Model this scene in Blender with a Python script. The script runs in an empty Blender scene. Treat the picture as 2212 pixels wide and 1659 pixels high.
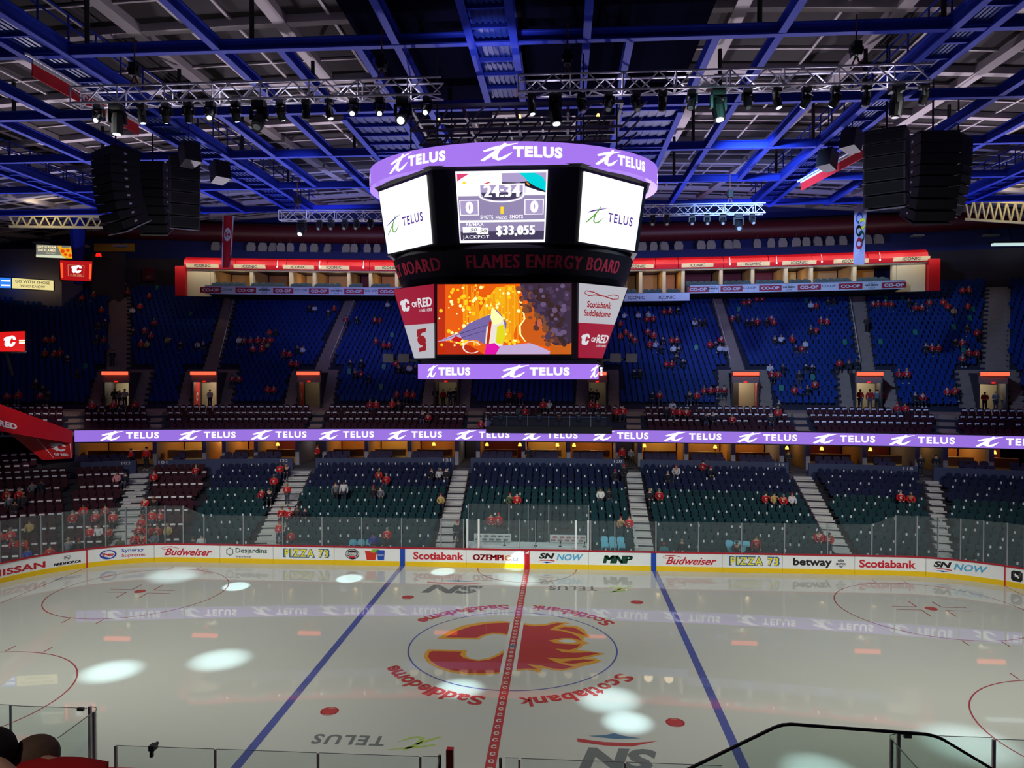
import bpy, bmesh, math, random
from mathutils import Vector, Matrix
from mathutils.geometry import tessellate_polygon
random.seed(7)
SC = bpy.context.scene
COL = SC.collection

# ------------------------------------------------------------------ camera
FPX, CX, CY = 1606.98, 1106.0, 829.5
CAM_LOC = Vector((2.219, -32.552, 12.161))
CAM_ROT = (1.55302, -0.00055, 0.069059)
cam_d = bpy.data.cameras.new('camera')
cam = bpy.data.objects.new('camera', cam_d)
COL.objects.link(cam)
cam.location = CAM_LOC
cam.rotation_euler = CAM_ROT
cam_d.sensor_width = 36.0
cam_d.lens = FPX / 2212.0 * 36.0
cam_d.clip_start = 0.05
cam_d.clip_end = 500
SC.camera = cam

# ------------------------------------------------------------------ world, exposure
w = bpy.data.worlds.new('arena_dark')
SC.world = w
w.use_nodes = True
w.node_tree.nodes['Background'].inputs[0].default_value = (0.30, 0.28, 0.55, 1)
w.node_tree.nodes['Background'].inputs[1].default_value = 0.035
SC.view_settings.view_transform = 'Standard'
SC.view_settings.look = 'None'
SC.view_settings.exposure = 0.0
SC.view_settings.gamma = 1.0
SC.view_settings.use_curve_mapping = False
SC.cycles.max_bounces = 6
SC.cycles.diffuse_bounces = 3
SC.cycles.glossy_bounces = 3
SC.cycles.transparent_max_bounces = 16
SC.cycles.use_denoising = True
SC.cycles.caustics_reflective = False
SC.cycles.caustics_refractive = False
SC.cycles.sample_clamp_indirect = 3.0

def spot(name, loc, aim, power, size_deg, blend=0.5, color=(1, 1, 1), radius=0.1):
    d = bpy.data.lights.new(name, 'SPOT')
    d.energy = power
    d.spot_size = math.radians(size_deg)
    d.spot_blend = blend
    d.color = color
    d.shadow_soft_size = radius
    o = bpy.data.objects.new(name, d)
    COL.objects.link(o)
    o.location = loc
    o.rotation_euler = (Vector(aim) - Vector(loc)).to_track_quat('-Z', 'Y').to_euler()
    return o

def point(name, loc, power, color=(1, 1, 1), radius=0.1):
    d = bpy.data.lights.new(name, 'POINT')
    d.energy = power
    d.color = color
    d.shadow_soft_size = radius
    o = bpy.data.objects.new(name, d)
    COL.objects.link(o)
    o.location = loc
    return o

# rink floodlights of the arena, on the catwalks round the ice
RINK = (1.0, 0.99, 0.93)
for fx, pw in ((-32, 15000), (-22, 10000), (-13, 8800), (13, 8800), (22, 10000), (32, 15000)):
    spot('rink_light', (fx, -14, 23.6), (fx * 0.72, 6, 0), pw, 74, 0.95, RINK, 0.4)
for sx in (-1, 1):
    spot('rink_light', (sx * 18, -9, 23.6), (sx * -1.5, 13.5, 1), 4200, 44, 0.9, RINK, 0.4)
for fx in (-22, -9, 9, 22):
    spot('rink_light', (fx, 13, 23.6), (fx * 0.8, 8, 0), 2400, 74, 0.95, RINK, 0.4)
for fx in (-24, -12, -1, 10, 24):
    spot('rink_light', (fx, -11, 23.6), (fx, -13.5, 0), 6200, 70, 0.95, RINK, 0.4)
# violet, blue and teal wash, added without fixtures to brighten stands and back wall
for bx, by, bz, ax, ay, az, p, sz, c in (
        (10.5, 6, 24.3, 27, 44, 14, 20000, 62, (0.30, 0.54, 1.0)),
        (10.5, 8, 24.3, 42, 40, 13, 7000, 60, (0.30, 0.50, 1.0)),
        (-11.7, 8, 24.3, -30, 44, 13, 1500, 70, (0.36, 0.46, 1.0)),
        (0, 6, 24, 0, 46, 13, 1000, 70, (0.42, 0.38, 1.0)),
        (-16, 20, 20, -18, 60, 27, 9000, 80, (0.30, 0.34, 1.0)),
        (16, 20, 20, 18, 60, 27, 9000, 80, (0.30, 0.34, 1.0)),
        (9, -9.5, 23.3, -1, 21, 2, 2600, 46, (0.30, 0.95, 0.85)),
        (-14, -4, 23.5, -24, 22, 3, 700, 80, (0.80, 0.74, 1.0)),
        (14, -4, 23.5, 22, 22, 3, 700, 80, (0.66, 0.76, 1.0))):
    spot('wash_fill', (bx, by, bz), (ax, ay, az), p, sz, 1.0, c, 0.3)
# upward spots added at the balcony front to brighten the roof, no fixtures
for ux in (-38, -23, -8, 10, 24, 38):
    uy = 26.9 - ux * ux / 360.0
    spot('roof_fill', (ux, uy, 8.4), (ux * 0.85, 9.5, 28), 14000, 74, 0.9, (0.92, 0.84, 1.0), 0.3)
    spot('roof_fill', (ux, uy, 8.4), (ux, 30, 30), 8000, 88, 0.9, (0.36, 0.42, 1.0), 0.3)
# added spot without a fixture, brightens the red drape of the home end
spot('drape_fill', (-24, 2, 24), (-39.5, 24, 6), 9000, 16, 0.6, (1.0, 0.92, 0.9), 0.2)
spot('catwalk_fill', (-.6, -5.0, 21.8), (-.6, -2.0, 26), 700, 80, 1.0, (0.75, 0.75, 1.0), 0.2)  # extra spot added to brighten the central catwalk steel, no lamp there
# dim unseen spot added to brighten the near stand
spot('near_fill', (-1.5, -33.5, 17.0), (-1.0, -29.0, 10), 420, 70, 0.8, (1.0, 0.86, 0.78), 0.2)

# ------------------------------------------------------------------ pixel helpers
RM = cam.rotation_euler.to_matrix()
def ray(u, v):
    return RM @ Vector(((u - CX) / FPX, -(v - CY) / FPX, -1.0))
def at_y(u, v, Y):
    d = ray(u, v); return CAM_LOC + d * ((Y - CAM_LOC.y) / d.y)
def at_z(u, v, Z):
    d = ray(u, v); return CAM_LOC + d * ((Z - CAM_LOC.z) / d.z)
def at_d(u, v, D):
    return CAM_LOC + ray(u, v) * D
def at_c(u, v, fn):
    """where the sight line meets the upright curved wall y = fn(x)"""
    d = ray(u, v); a, b = 1.0, 250.0
    for _ in range(50):
        m = (a + b) / 2; p = CAM_LOC + d * m
        if p.y < fn(p.x): a = m
        else: b = m
    return CAM_LOC + d * a
RMI = RM.transposed()
def proj(p):
    q = RMI @ (Vector(p) - CAM_LOC)
    return CX + FPX * q.x / -q.z, CY - FPX * q.y / -q.z, -q.z

# ------------------------------------------------------------------ materials
def lin(c):
    c = c / 255.0
    return c / 12.92 if c <= 0.04045 else ((c + 0.055) / 1.055) ** 2.4
def rgb(r, g, b):
    return (lin(r), lin(g), lin(b), 1.0)
MATS = {}
def mat(name, col=(0.5, 0.5, 0.5, 1), rough=0.6, metal=0.0, emit=0.0, noise=0.0, nscale=8.0, spec=0.5, objcol=False, bump=0.0, ecol=None):
    if name in MATS: return MATS[name]
    m = bpy.data.materials.new(name); m.use_nodes = True
    nt = m.node_tree; b = nt.nodes['Principled BSDF']
    b.inputs['Roughness'].default_value = rough
    b.inputs['Metallic'].default_value = metal
    b.inputs['Specular IOR Level'].default_value = spec
    b.inputs['Base Color'].default_value = col
    src = None
    if objcol:
        oi = nt.nodes.new('ShaderNodeObjectInfo'); src = oi.outputs['Color']
        nt.links.new(src, b.inputs['Base Color'])
    if noise > 0 or bump > 0:
        tc = nt.nodes.new('ShaderNodeTexCoord')
        n = nt.nodes.new('ShaderNodeTexNoise'); n.inputs['Scale'].default_value = nscale; n.inputs['Detail'].default_value = 4
        nt.links.new(tc.outputs['Object'], n.inputs['Vector'])
        if noise > 0:
            mp = nt.nodes.new('ShaderNodeMapRange')
            mp.inputs['To Min'].default_value = 1 - noise; mp.inputs['To Max'].default_value = 1 + noise
            nt.links.new(n.outputs['Fac'], mp.inputs['Value'])
            mx = nt.nodes.new('ShaderNodeVectorMath'); mx.operation = 'SCALE'
            if src: nt.links.new(src, mx.inputs[0])
            else: mx.inputs[0].default_value = col[:3]
            nt.links.new(mp.outputs['Result'], mx.inputs['Scale'])
            nt.links.new(mx.outputs['Vector'], b.inputs['Base Color'])
        if bump > 0:
            bp = nt.nodes.new('ShaderNodeBump'); bp.inputs['Strength'].default_value = bump
            nt.links.new(n.outputs['Fac'], bp.inputs['Height']); nt.links.new(bp.outputs['Normal'], b.inputs['Normal'])
    if emit > 0:
        b.inputs['Emission Color'].default_value = ecol or col
        b.inputs['Emission Strength'].default_value = emit
        b.inputs['Base Color'].default_value = (0.02, 0.02, 0.02, 1)
    MATS[name] = m
    return m
def emis(name, r, g, b, s=1.0):
    return mat(name, rgb(r, g, b), 0.5, emit=s)
def glass(name, tint=(0.9, 0.95, 0.95, 1), gl=0.06, cloud=0.04):
    if name in MATS: return MATS[name]
    m = bpy.data.materials.new(name); m.use_nodes = True
    nt = m.node_tree; nt.nodes.clear()
    out = nt.nodes.new('ShaderNodeOutputMaterial')
    tr = nt.nodes.new('ShaderNodeBsdfTransparent'); tr.inputs[0].default_value = tint
    gs = nt.nodes.new('ShaderNodeBsdfGlossy'); gs.inputs['Roughness'].default_value = 0.05
    df = nt.nodes.new('ShaderNodeBsdfDiffuse'); df.inputs[0].default_value = (0.65, 0.7, 0.72, 1)
    m1 = nt.nodes.new('ShaderNodeMixShader'); m1.inputs[0].default_value = gl
    m2 = nt.nodes.new('ShaderNodeMixShader'); m2.inputs[0].default_value = cloud
    nt.links.new(tr.outputs[0], m1.inputs[1]); nt.links.new(gs.outputs[0], m1.inputs[2])
    nt.links.new(m1.outputs[0], m2.inputs[1]); nt.links.new(df.outputs[0], m2.inputs[2])
    nt.links.new(m2.outputs[0], out.inputs[0])
    MATS[name] = m
    return m

CONC = mat('concrete', rgb(150, 150, 152), 0.85, noise=0.25, nscale=1.5, bump=0.1)
CONC_D = mat('concrete_dark', rgb(86, 84, 92), 0.9, noise=0.2, nscale=1.2)
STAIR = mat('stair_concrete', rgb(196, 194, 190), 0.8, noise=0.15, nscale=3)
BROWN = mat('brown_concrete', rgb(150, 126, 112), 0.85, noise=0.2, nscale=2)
WHITE = mat('white_paint', rgb(232, 234, 234), 0.45)
BOARDW = mat('board_white', rgb(236, 238, 238), 0.35, noise=0.04, nscale=3)
YEL = mat('kick_yellow', rgb(236, 196, 10), 0.4)
REDCAP = mat('cap_red', rgb(170, 16, 36), 0.4)
REDP = mat('print_red', rgb(196, 22, 40), 0.5)
BLUEP = mat('print_blue', rgb(20, 70, 170), 0.5)
LBLUEP = mat('print_light_blue', rgb(80, 170, 215), 0.5)
BLACKP = mat('print_black', rgb(20, 20, 24), 0.5)
GREENP = mat('print_green', rgb(16, 72, 52), 0.5)
YELP = mat('print_yellow', rgb(246, 226, 30), 0.5)
ORANGEP = mat('print_orange', rgb(226, 120, 30), 0.5)
WHITEP = mat('print_white', rgb(240, 240, 240), 0.5)
GREYP = mat('print_grey', rgb(120, 124, 130), 0.5)
STEELB = mat('steel_blue', rgb(40, 58, 176), 0.6, noise=0.12, nscale=0.7, spec=0.12)
DECKB = mat('deck_blue', rgb(30, 48, 130), 0.4, noise=0.25, nscale=0.8, spec=0.3)
ALU = mat('aluminium', rgb(226, 220, 238), 0.4, metal=0.15)
BLK = mat('black_metal', rgb(24, 24, 28), 0.5)
DARK = mat('dark_body', rgb(28, 24, 38), 0.5)
NAVY = mat('navy_cloth', rgb(14, 14, 32), 1.0, spec=0.0)
CLEAR = glass('clear_glass', (0.88, 0.93, 0.93, 1), 0.04, 0.03)
TEALS = mat('seat_teal', rgb(14, 54, 62), 0.6, noise=0.10, nscale=1.1, spec=0.15)
TEALN = mat('seat_navy', rgb(15, 27, 66), 0.6, noise=0.10, nscale=1.1, spec=0.15)
MAROON = mat('seat_maroon', rgb(58, 16, 32), 0.6, noise=0.1, nscale=1.1, spec=0.15)
BLUES = mat('seat_blue', rgb(14, 50, 124), 0.6, noise=0.15, nscale=0.9, spec=0.2)
CARD = mat('white_card', rgb(238, 236, 240), 0.7)
CREAM = mat('cream_trim', rgb(226, 206, 160), 0.6)
REDF = mat('fascia_red', rgb(206, 16, 26), 0.45, noise=0.06, nscale=1)

# ------------------------------------------------------------------ geometry helpers
class Geo:
    def __init__(s): s.v = []; s.f = []; s.mi = []
    def add(s, vs, fs, mi=0):
        o = len(s.v); s.v += [tuple(p) for p in vs]
        s.f += [tuple(i + o for i in f) for f in fs]; s.mi += [mi] * len(fs)
        return s
    def box(s, lo, hi, mi=0, M=None):
        x0, y0, z0 = lo; x1, y1, z1 = hi
        vs = [(x0, y0, z0), (x1, y0, z0), (x1, y1, z0), (x0, y1, z0), (x0, y0, z1), (x1, y0, z1), (x1, y1, z1), (x0, y1, z1)]
        if M is not None: vs = [M @ Vector(p) for p in vs]
        return s.add(vs, [(0, 3, 2, 1), (4, 5, 6, 7), (0, 1, 5, 4), (1, 2, 6, 5), (2, 3, 7, 6), (3, 0, 4, 7)], mi)
    def bar(s, a, b, w, h=None, mi=0, up=(0, 0, 1)):
        a, b = Vector(a), Vector(b); h = h or w; d = (b - a)
        if d.length < 1e-6: return s
        d.normalize(); up = Vector(up)
        if abs(d.dot(up)) > 0.98: up = Vector((0, 1, 0))
        r = d.cross(up).normalized(); q = r.cross(d)
        c = [(-w / 2, -h / 2), (w / 2, -h / 2), (w / 2, h / 2), (-w / 2, h / 2)]
        vs = [a + r * i + q * j for i, j in c] + [b + r * i + q * j for i, j in c]
        return s.add(vs, [(0, 1, 2, 3), (7, 6, 5, 4), (0, 4, 5, 1), (1, 5, 6, 2), (2, 6, 7, 3), (3, 7, 4, 0)], mi)
    def tube(s, a, b, r0, r1=None, n=10, mi=0, caps=True):
        a, b = Vector(a), Vector(b); r1 = r0 if r1 is None else r1
        d = (b - a).normalized(); up = Vector((0, 0, 1)) if abs(d.z) < 0.95 else Vector((0, 1, 0))
        r = d.cross(up).normalized(); q = r.cross(d)
        vs = []
        for c, rr in ((a, r0), (b, r1)):
            for i in range(n):
                t = 2 * math.pi * i / n; vs.append(c + r * (math.cos(t) * rr) + q * (math.sin(t) * rr))
        fs = [(i, (i + 1) % n, n + (i + 1) % n, n + i) for i in range(n)]
        if caps: fs += [tuple(range(n - 1, -1, -1)), tuple(range(n, 2 * n))]
        return s.add(vs, fs, mi)
    def hull(s, ra, rb, mi=0, caps=True):
        """skin between two rings of equal count"""
        n = len(ra); fs = [(i, (i + 1) % n, n + (i + 1) % n, n + i) for i in range(n)]
        if caps: fs += [tuple(range(n - 1, -1, -1)), tuple(range(n, 2 * n))]
        return s.add(list(ra) + list(rb), fs, mi)
    def loft(s, rings, mi=0, caps=True):
        n = len(rings[0]); vs = [p for r in rings for p in r]; fs = []
        for k in range(len(rings) - 1):
            fs += [(k * n + i, k * n + (i + 1) % n, (k + 1) * n + (i + 1) % n, (k + 1) * n + i) for i in range(n)]
        if caps: fs += [tuple(range(n - 1, -1, -1)), tuple(range((len(rings) - 1) * n, len(rings) * n))]
        return s.add(vs, fs, mi)
    def prism(s, pts, a, b, F, mi=0):
        """2D outline extruded between offsets a and b through the frame F(x, y, o)"""
        n = len(pts); vs = [F(x, y, a) for x, y in pts] + [F(x, y, b) for x, y in pts]
        tri = tessellate_polygon([[Vector((x, y, 0)) for x, y in pts]])
        fs = [tuple(t) for t in tri] + [tuple(i + n for i in reversed(t)) for t in tri]
        fs += [(i, (i + 1) % n, n + (i + 1) % n, n + i) for i in range(n)]
        return s.add(vs, fs, mi)
    def mesh(s, name, mats, smooth=False, off=(0, 0, 0)):
        me = bpy.data.meshes.new(name); o = Vector(off)
        me.from_pydata([tuple(Vector(p) - o) for p in s.v], [], s.f)
        for m in (mats if isinstance(mats, (list, tuple)) else [mats]): me.materials.append(m)
        if any(s.mi): me.polygons.foreach_set('material_index', s.mi)
        if smooth: me.polygons.foreach_set('use_smooth', [True] * len(me.polygons))
        bm = bmesh.new(); bm.from_mesh(me); bmesh.ops.recalc_face_normals(bm, faces=bm.faces); bm.to_mesh(me); bm.free()
        me.update()
        return me

def link(name, data, parent=None, loc=(0, 0, 0)):
    o = bpy.data.objects.new(name, data); COL.objects.link(o); o.location = loc
    if parent is not None: o.parent = parent
    return o
def tag(o, label=None, cat=None, group=None, kind=None):
    if label: o['label'] = label
    if cat: o['category'] = cat
    if group: o['group'] = group
    if kind: o['kind'] = kind
    return o
def thing(name, label, cat, loc=(0, 0, 0), group=None, kind=None):
    return tag(link(name, None, None, loc), label, cat, group, kind)
def wpos(o):
    p = Vector(o.location)
    while o.parent: o = o.parent; p = p + Vector(o.location)
    return p
def part(name, geo, m, parent, label=None, smooth=False, kind=None):
    """world-space geometry -> mesh child"""
    o = link(name, geo.mesh(name, m, smooth, wpos(parent)), parent)
    return tag(o, label, None, None, kind)
def solo(name, geo, m, label, cat, group=None, kind=None, smooth=False, loc=(0, 0, 0)):
    return tag(link(name, geo.mesh(name, m, smooth, loc), None, loc), label, cat, group, kind)
def clone(root, loc=None, rot=None, scale=None):
    r = root.copy(); COL.objects.link(r)
    if loc is not None: r.location = loc
    if rot is not None: r.rotation_euler = rot
    if scale is not None: r.scale = scale
    for ch in root.children:
        c = ch.copy(); COL.objects.link(c); c.parent = r
        for g in ch.children:
            d = g.copy(); COL.objects.link(d); d.parent = c
    return r
ORD = ['zeroth', 'first', 'second', 'third', 'fourth', 'fifth', 'sixth', 'seventh', 'eighth', 'ninth', 'tenth', 'eleventh', 'twelfth', 'thirteenth', 'fourteenth', 'fifteenth', 'sixteenth', 'seventeenth', 'eighteenth', 'nineteenth', 'twentieth', 'twenty-first', 'twenty-second', 'twenty-third', 'twenty-fourth', 'twenty-fifth', 'twenty-sixth']

# ------------------------------------------------------------------ flat print: text and emblems in 2D
_TXT = {}
def text2d(body, bold=0.0, shear=0.0, space=1.0):
    """unit-height filled text: (verts, faces, width) with the glyph box scaled to height 1"""
    k = (body, bold, shear, space)
    if k in _TXT: return _TXT[k]
    c = bpy.data.curves.new('txt', 'FONT'); c.body = body; c.size = 1.0; c.offset = bold; c.shear = shear; c.space_character = space
    c.resolution_u = 3
    o = bpy.data.objects.new('txt', c); COL.objects.link(o)
    dg = bpy.context.evaluated_depsgraph_get(); dg.update()
    me = o.evaluated_get(dg).to_mesh()
    vs = [(v.co.x, v.co.y) for v in me.vertices]; fs = [tuple(p.vertices) for p in me.polygons]
    o.evaluated_get(dg).to_mesh_clear(); bpy.data.objects.remove(o); bpy.data.curves.remove(c)
    x0 = min(v[0] for v in vs); x1 = max(v[0] for v in vs); y0 = min(v[1] for v in vs); y1 = max(v[1] for v in vs)
    r = ([((x - x0) / (x1 - x0), (y - y0) / (y1 - y0)) for x, y in vs], fs, (x1 - x0) / (y1 - y0))
    _TXT[k] = r
    return r
def stroke(pts, ws):
    """polyline with widths -> outline polygon"""
    L = []; Rr = []
    n = len(pts)
    for i in range(n):
        a = pts[max(0, i - 1)]; b = pts[min(n - 1, i + 1)]
        dx, dy = b[0] - a[0], b[1] - a[1]; l = math.hypot(dx, dy) or 1
        nx, ny = -dy / l * ws[i] / 2, dx / l * ws[i] / 2
        L.append((pts[i][0] + nx, pts[i][1] + ny)); Rr.append((pts[i][0] - nx, pts[i][1] - ny))
    n2 = len(L)
    return (L + Rr, [(i, i + 1, n2 + i + 1, n2 + i) for i in range(n2 - 1)])
def polyg(pts):
    tri = tessellate_polygon([[Vector((x, y, 0)) for x, y in pts]])
    return (list(pts), [tuple(t) for t in tri])
def disc2(cx, cy, rx, ry=None, n=28):
    ry = ry or rx
    return ([(cx + rx * math.cos(2 * math.pi * i / n), cy + ry * math.sin(2 * math.pi * i / n)) for i in range(n)], [tuple(range(n))])
def ring2(cx, cy, rx, ry, wd, n=36, a0=0.0, a1=360.0):
    vs = []; fs = []
    full = abs(a1 - a0) >= 359.9; m = n if full else n + 1
    for i in range(m):
        t = math.radians(a0 + (a1 - a0) * i / n)
        vs += [(cx + rx * math.cos(t), cy + ry * math.sin(t)), (cx + (rx - wd) * math.cos(t), cy + (ry - wd) * math.sin(t))]
    for i in range(n):
        j = (i + 1) % m; fs.append((2 * i, 2 * j, 2 * j + 1, 2 * i + 1))
    return (vs, fs)
def rect2(x0, y0, x1, y1):
    return ([(x0, y0), (x1, y0), (x1, y1), (x0, y1)], [(0, 1, 2, 3)])
def inbox(g, x0, y0, x1, y1):
    vs = [(x0 + (x1 - x0) * p[0], y0 + (y1 - y0) * p[1]) for p in g[0]]
    return (vs, g[1])
def put(name, items, F, m, parent, off=0.012, label=None):
    """print 2D shapes through the surface frame F as one flat piece of print"""
    g = Geo()
    for vs, fs in items: g.add([F(x, y, off) for x, y in vs], fs)
    me = bpy.data.meshes.new(name); o0 = wpos(parent)
    me.from_pydata([tuple(Vector(p) - o0) for p in g.v], [], g.f); me.materials.append(m); me.update()
    return tag(link(name, me, parent), label)
def T(body, x0, y0, x1, y1, bold=0.02, shear=0.0, space=1.0):
    t = text2d(body, bold, shear, space); return inbox((t[0], t[1]), x0, y0, x1, y1)
def TB(body, x0, y0, x1, y1, d, shear=0.0, space=1.0):
    """heavier lettering: the same outline laid three times, d apart"""
    return [T(body, x0 + k, y0, x1 - d + k, y1, 0.0, shear, space) for k in (0, d / 2, d)]
def telus_t(x0, y0, x1, y1, th=1.0):
    k = 0.13 * th
    its = [stroke([(0.05, 0.56), (0.30, 0.70), (0.62, 0.84), (1.0, 0.99)], [k * .7, k * 1.1, k, k * .15]),
           stroke([(0.0, 0.03), (0.18, 0.24), (0.38, 0.50), (0.56, 0.78), (0.66, 1.0)], [k * .8, k, k, k, k * .5]),
           stroke([(0.45, 0.60), (0.38, 0.36), (0.37, 0.16), (0.46, 0.09), (0.60, 0.16), (0.84, 0.46)], [k * .8, k * 1.1, k * 1.1, k * 1.1, k, k * .2])]
    return [inbox(i, x0, y0, x1, y1) for i in its]
def quadframe(p00, p10, p11, p01):
    """frame of a four-cornered panel, (0..1, 0..1) left to right, bottom to top, offset along its face"""
    p00, p10, p11, p01 = map(Vector, (p00, p10, p11, p01))
    nrm = ((p10 - p00).cross(p01 - p00)).normalized()
    def F(a, b, o=0.0):
        return p00 * ((1 - a) * (1 - b)) + p10 * (a * (1 - b)) + p11 * (a * b) + p01 * ((1 - a) * b) + nrm * o
    return F
def slab(F, depth, g=None, mi=0):
    g = g or Geo()
    return g.prism([(0, 0), (1, 0), (1, 1), (0, 1)], 0.0, -depth, F, mi)
# ================================================================== ICE
FT = 0.3048
HL, HW, CR = 30.48, 12.954, 8.534
SL = HL - CR
def bpos(s, inset=0.0, z=0.0):
    """point on the rink outline; s = metres along the far boards from the red line (+ = towards +x)"""
    sg = 1 if s >= 0 else -1; a = abs(s); Rr = CR - inset
    if a <= SL: return Vector((s, HW - inset, z))
    th = (a - SL) / CR
    if th <= math.pi / 2:
        return Vector((sg * (SL + Rr * math.sin(th)), HW - CR + Rr * math.cos(th), z))
    d = (a - SL) - CR * math.pi / 2
    return Vector((sg * (HL - inset), HW - CR - d, z))
def bnorm(s):
    a = abs(s); sg = 1 if s >= 0 else -1
    th = min(max(0, (a - SL) / CR), math.pi / 2)
    return Vector((-sg * math.sin(th), -math.cos(th), 0))
def ice_material():
    m = bpy.data.materials.new('ice'); m.use_nodes = True
    nt = m.node_tree; b = nt.nodes['Principled BSDF']
    tc = nt.nodes.new('ShaderNodeTexCoord')
    mpg = nt.nodes.new('ShaderNodeMapping'); mpg.inputs['Scale'].default_value = (0.5, 6.0, 1)
    n = nt.nodes.new('ShaderNodeTexNoise'); n.inputs['Scale'].default_value = 1.5; n.inputs['Detail'].default_value = 6
    nt.links.new(tc.outputs['Object'], mpg.inputs[0]); nt.links.new(mpg.outputs[0], n.inputs['Vector'])
    r = nt.nodes.new('ShaderNodeMapRange'); r.inputs['To Min'].default_value = 0.008; r.inputs['To Max'].default_value = 0.03
    nt.links.new(n.outputs['Fac'], r.inputs[0]); nt.links.new(r.outputs[0], b.inputs['Roughness'])
    b.inputs['Base Color'].default_value = rgb(178, 181, 171)
    b.inputs['IOR'].default_value = 1.45
    b.inputs['Specular IOR Level'].default_value = 0.5
    MATS['ice'] = m
    return m
ICE = ice_material()
def icemat(name, r, g, b): return mat('ice_' + name, rgb(r, g, b), 0.02, spec=0.5)
outline = []
for i in range(-64, 65):
    outline.append(bpos(i * 0.78))
far = [p for p in outline if p.y >= 0]
pts = far + [Vector((p.x, -p.y, 0)) for p in reversed(far)]
g = Geo(); n = len(pts)
g.add(pts + [p + Vector((0, 0, -0.1)) for p in pts], [tuple(range(n))] + [(i, n + i, n + (i + 1) % n, (i + 1) % n) for i in range(n)])
ice = solo('floor', g, ICE, 'pale grey rink ice sheet with painted lines and logos', 'ice', kind='structure')
# concrete slab under boards and stands
g = Geo(); g.box((-75, -34, -0.5), (75, 62, -0.11))
slab_o = solo('floor', g, CONC_D, 'dark concrete base slab under the rink and stands', 'floor', kind='structure')

IF = lambda x, y, o=0.0: Vector((x, y, o))
def ring_pts(cx, cy, r, wd, n=72):
    return ring2(cx, cy, r, r, wd, n)
IRED = icemat('red', 164, 68, 66); IBLUE = icemat('blue', 80, 88, 142); IYEL = icemat('yellow', 196, 146, 64)
IWHT = icemat('white', 186, 189, 180); IGRY = icemat('grey', 106, 110, 108); IGRN = icemat('green', 156, 178, 96); ISLT = icemat('slate', 84, 112, 136)
ILRED = icemat('thin_red', 140, 66, 70)
def iput(name, items, m, off, label=None): return put(name, items, IF, m, ice, off, label)
for sx in (-1, 1):
    iput('blue_line', [rect2(sx * 25.5 * FT - .155, -HW + .02, sx * 25.5 * FT + .155, HW - .02)], IBLUE, 0.002)
iput('red_line_border', [rect2(-.33, -3.0, .33, 3.2)], IWHT, 0.006)
iput('red_line', [rect2(-.17, -HW + .02, .17, HW - .02)], IRED, 0.0075)
ck = []
for i in range(56):
    y = -12.4 + i * 0.45
    ck.append(ring2(0.0, y, 0.10, 0.12, 0.05, 10, 20, 340))
iput('red_line_checks', ck, IWHT, 0.0085)['kind'] = 'stuff'
iput('centre_dot', [disc2(0, 0, 0.16)], ISLT, 0.009)
iput('centre_circle', [ring_pts(0, 0, 4.60, 0.07, 96)], IBLUE, 0.002)
iput('referee_crease', [ring2(0, HW - .02, 3.05, 3.05, 0.06, 40, 180, 360)], ILRED, 0.003)
for sx in (-1, 1):
    iput('goal_line', [rect2(sx * 89 * FT - .03, -HW + 1.2, sx * 89 * FT + .03, HW - 1.2)], ILRED, 0.002)
    for sy in (-1, 1):
        x, y = sx * 20 * FT, sy * 22 * FT
        iput('faceoff_spot', [ring_pts(x, y, .33, .05, 24), polyg([(x - .28, y - .12), (x - .17, y - .24), (x + .17, y - .24), (x + .28, y - .12), (x + .28, y + .12), (x + .17, y + .24), (x - .17, y + .24), (x - .28, y + .12)])], IRED, 0.003)
        x, y = sx * 69 * FT, sy * 22 * FT
        iput('faceoff_circle', [ring_pts(x, y, 4.60, .06, 80)], ILRED, 0.003)
        iput('faceoff_spot', [disc2(x, y, .31)], IRED, 0.003)
        hs = []
        for a in (-1, 1):
            for b in (-1, 1):
                hs.append(rect2(x + a * .62 - .0, y + b * .26 - .03, x + a * 1.85, y + b * .26 + .03) if a > 0 else rect2(x - 1.85, y + b * .26 - .03, x - .62, y + b * .26 + .03))
                hs.append(rect2(x + a * .62 - .03, min(y + b * .26, y + b * 1.2), x + a * .62 + .03, max(y + b * .26, y + b * 1.2)))
                hs.append(rect2(x + a * .86 - .03, min(y + b * 4.58, y + b * 5.2), x + a * .86 + .03, max(y + b * 4.58, y + b * 5.2)))
        iput('faceoff_hash', hs, ILRED, 0.0035)
# centre emblem: flaming letter C, traced on the ice plane
def zc(L): return [(840 + X * 560 / 2212, 1290 + Y * 230 / 908) for X, Y in L]
C_OUT = zc([(410,355),(520,285),(640,240),(800,212),(950,203),(1120,215),(1240,235),(1340,228),(1430,208),(1550,222),(1480,238),(1600,245),(1665,275),(1690,310),(1725,343),(1662,345),(1660,375),(1715,395),(1660,405),(1640,430),(1600,450),(1720,462),(1850,482),(1760,505),(1660,525),(1760,522),(1815,548),(1730,572),(1650,590),(1580,615),(1480,628),(1380,622),(1320,605),(1303,622),(1290,648),(1240,632),(1180,622),(1070,630),(960,652),(800,665),(650,660),(500,635),(400,600),(330,560),(300,510),(310,470),(340,445),(668,452),(655,480),(660,505),(700,525),(760,533),(850,520),(930,485),(1000,440),(1040,410),(1060,380),(1030,335),(960,318),(880,315),(810,335),(765,362)])
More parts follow.
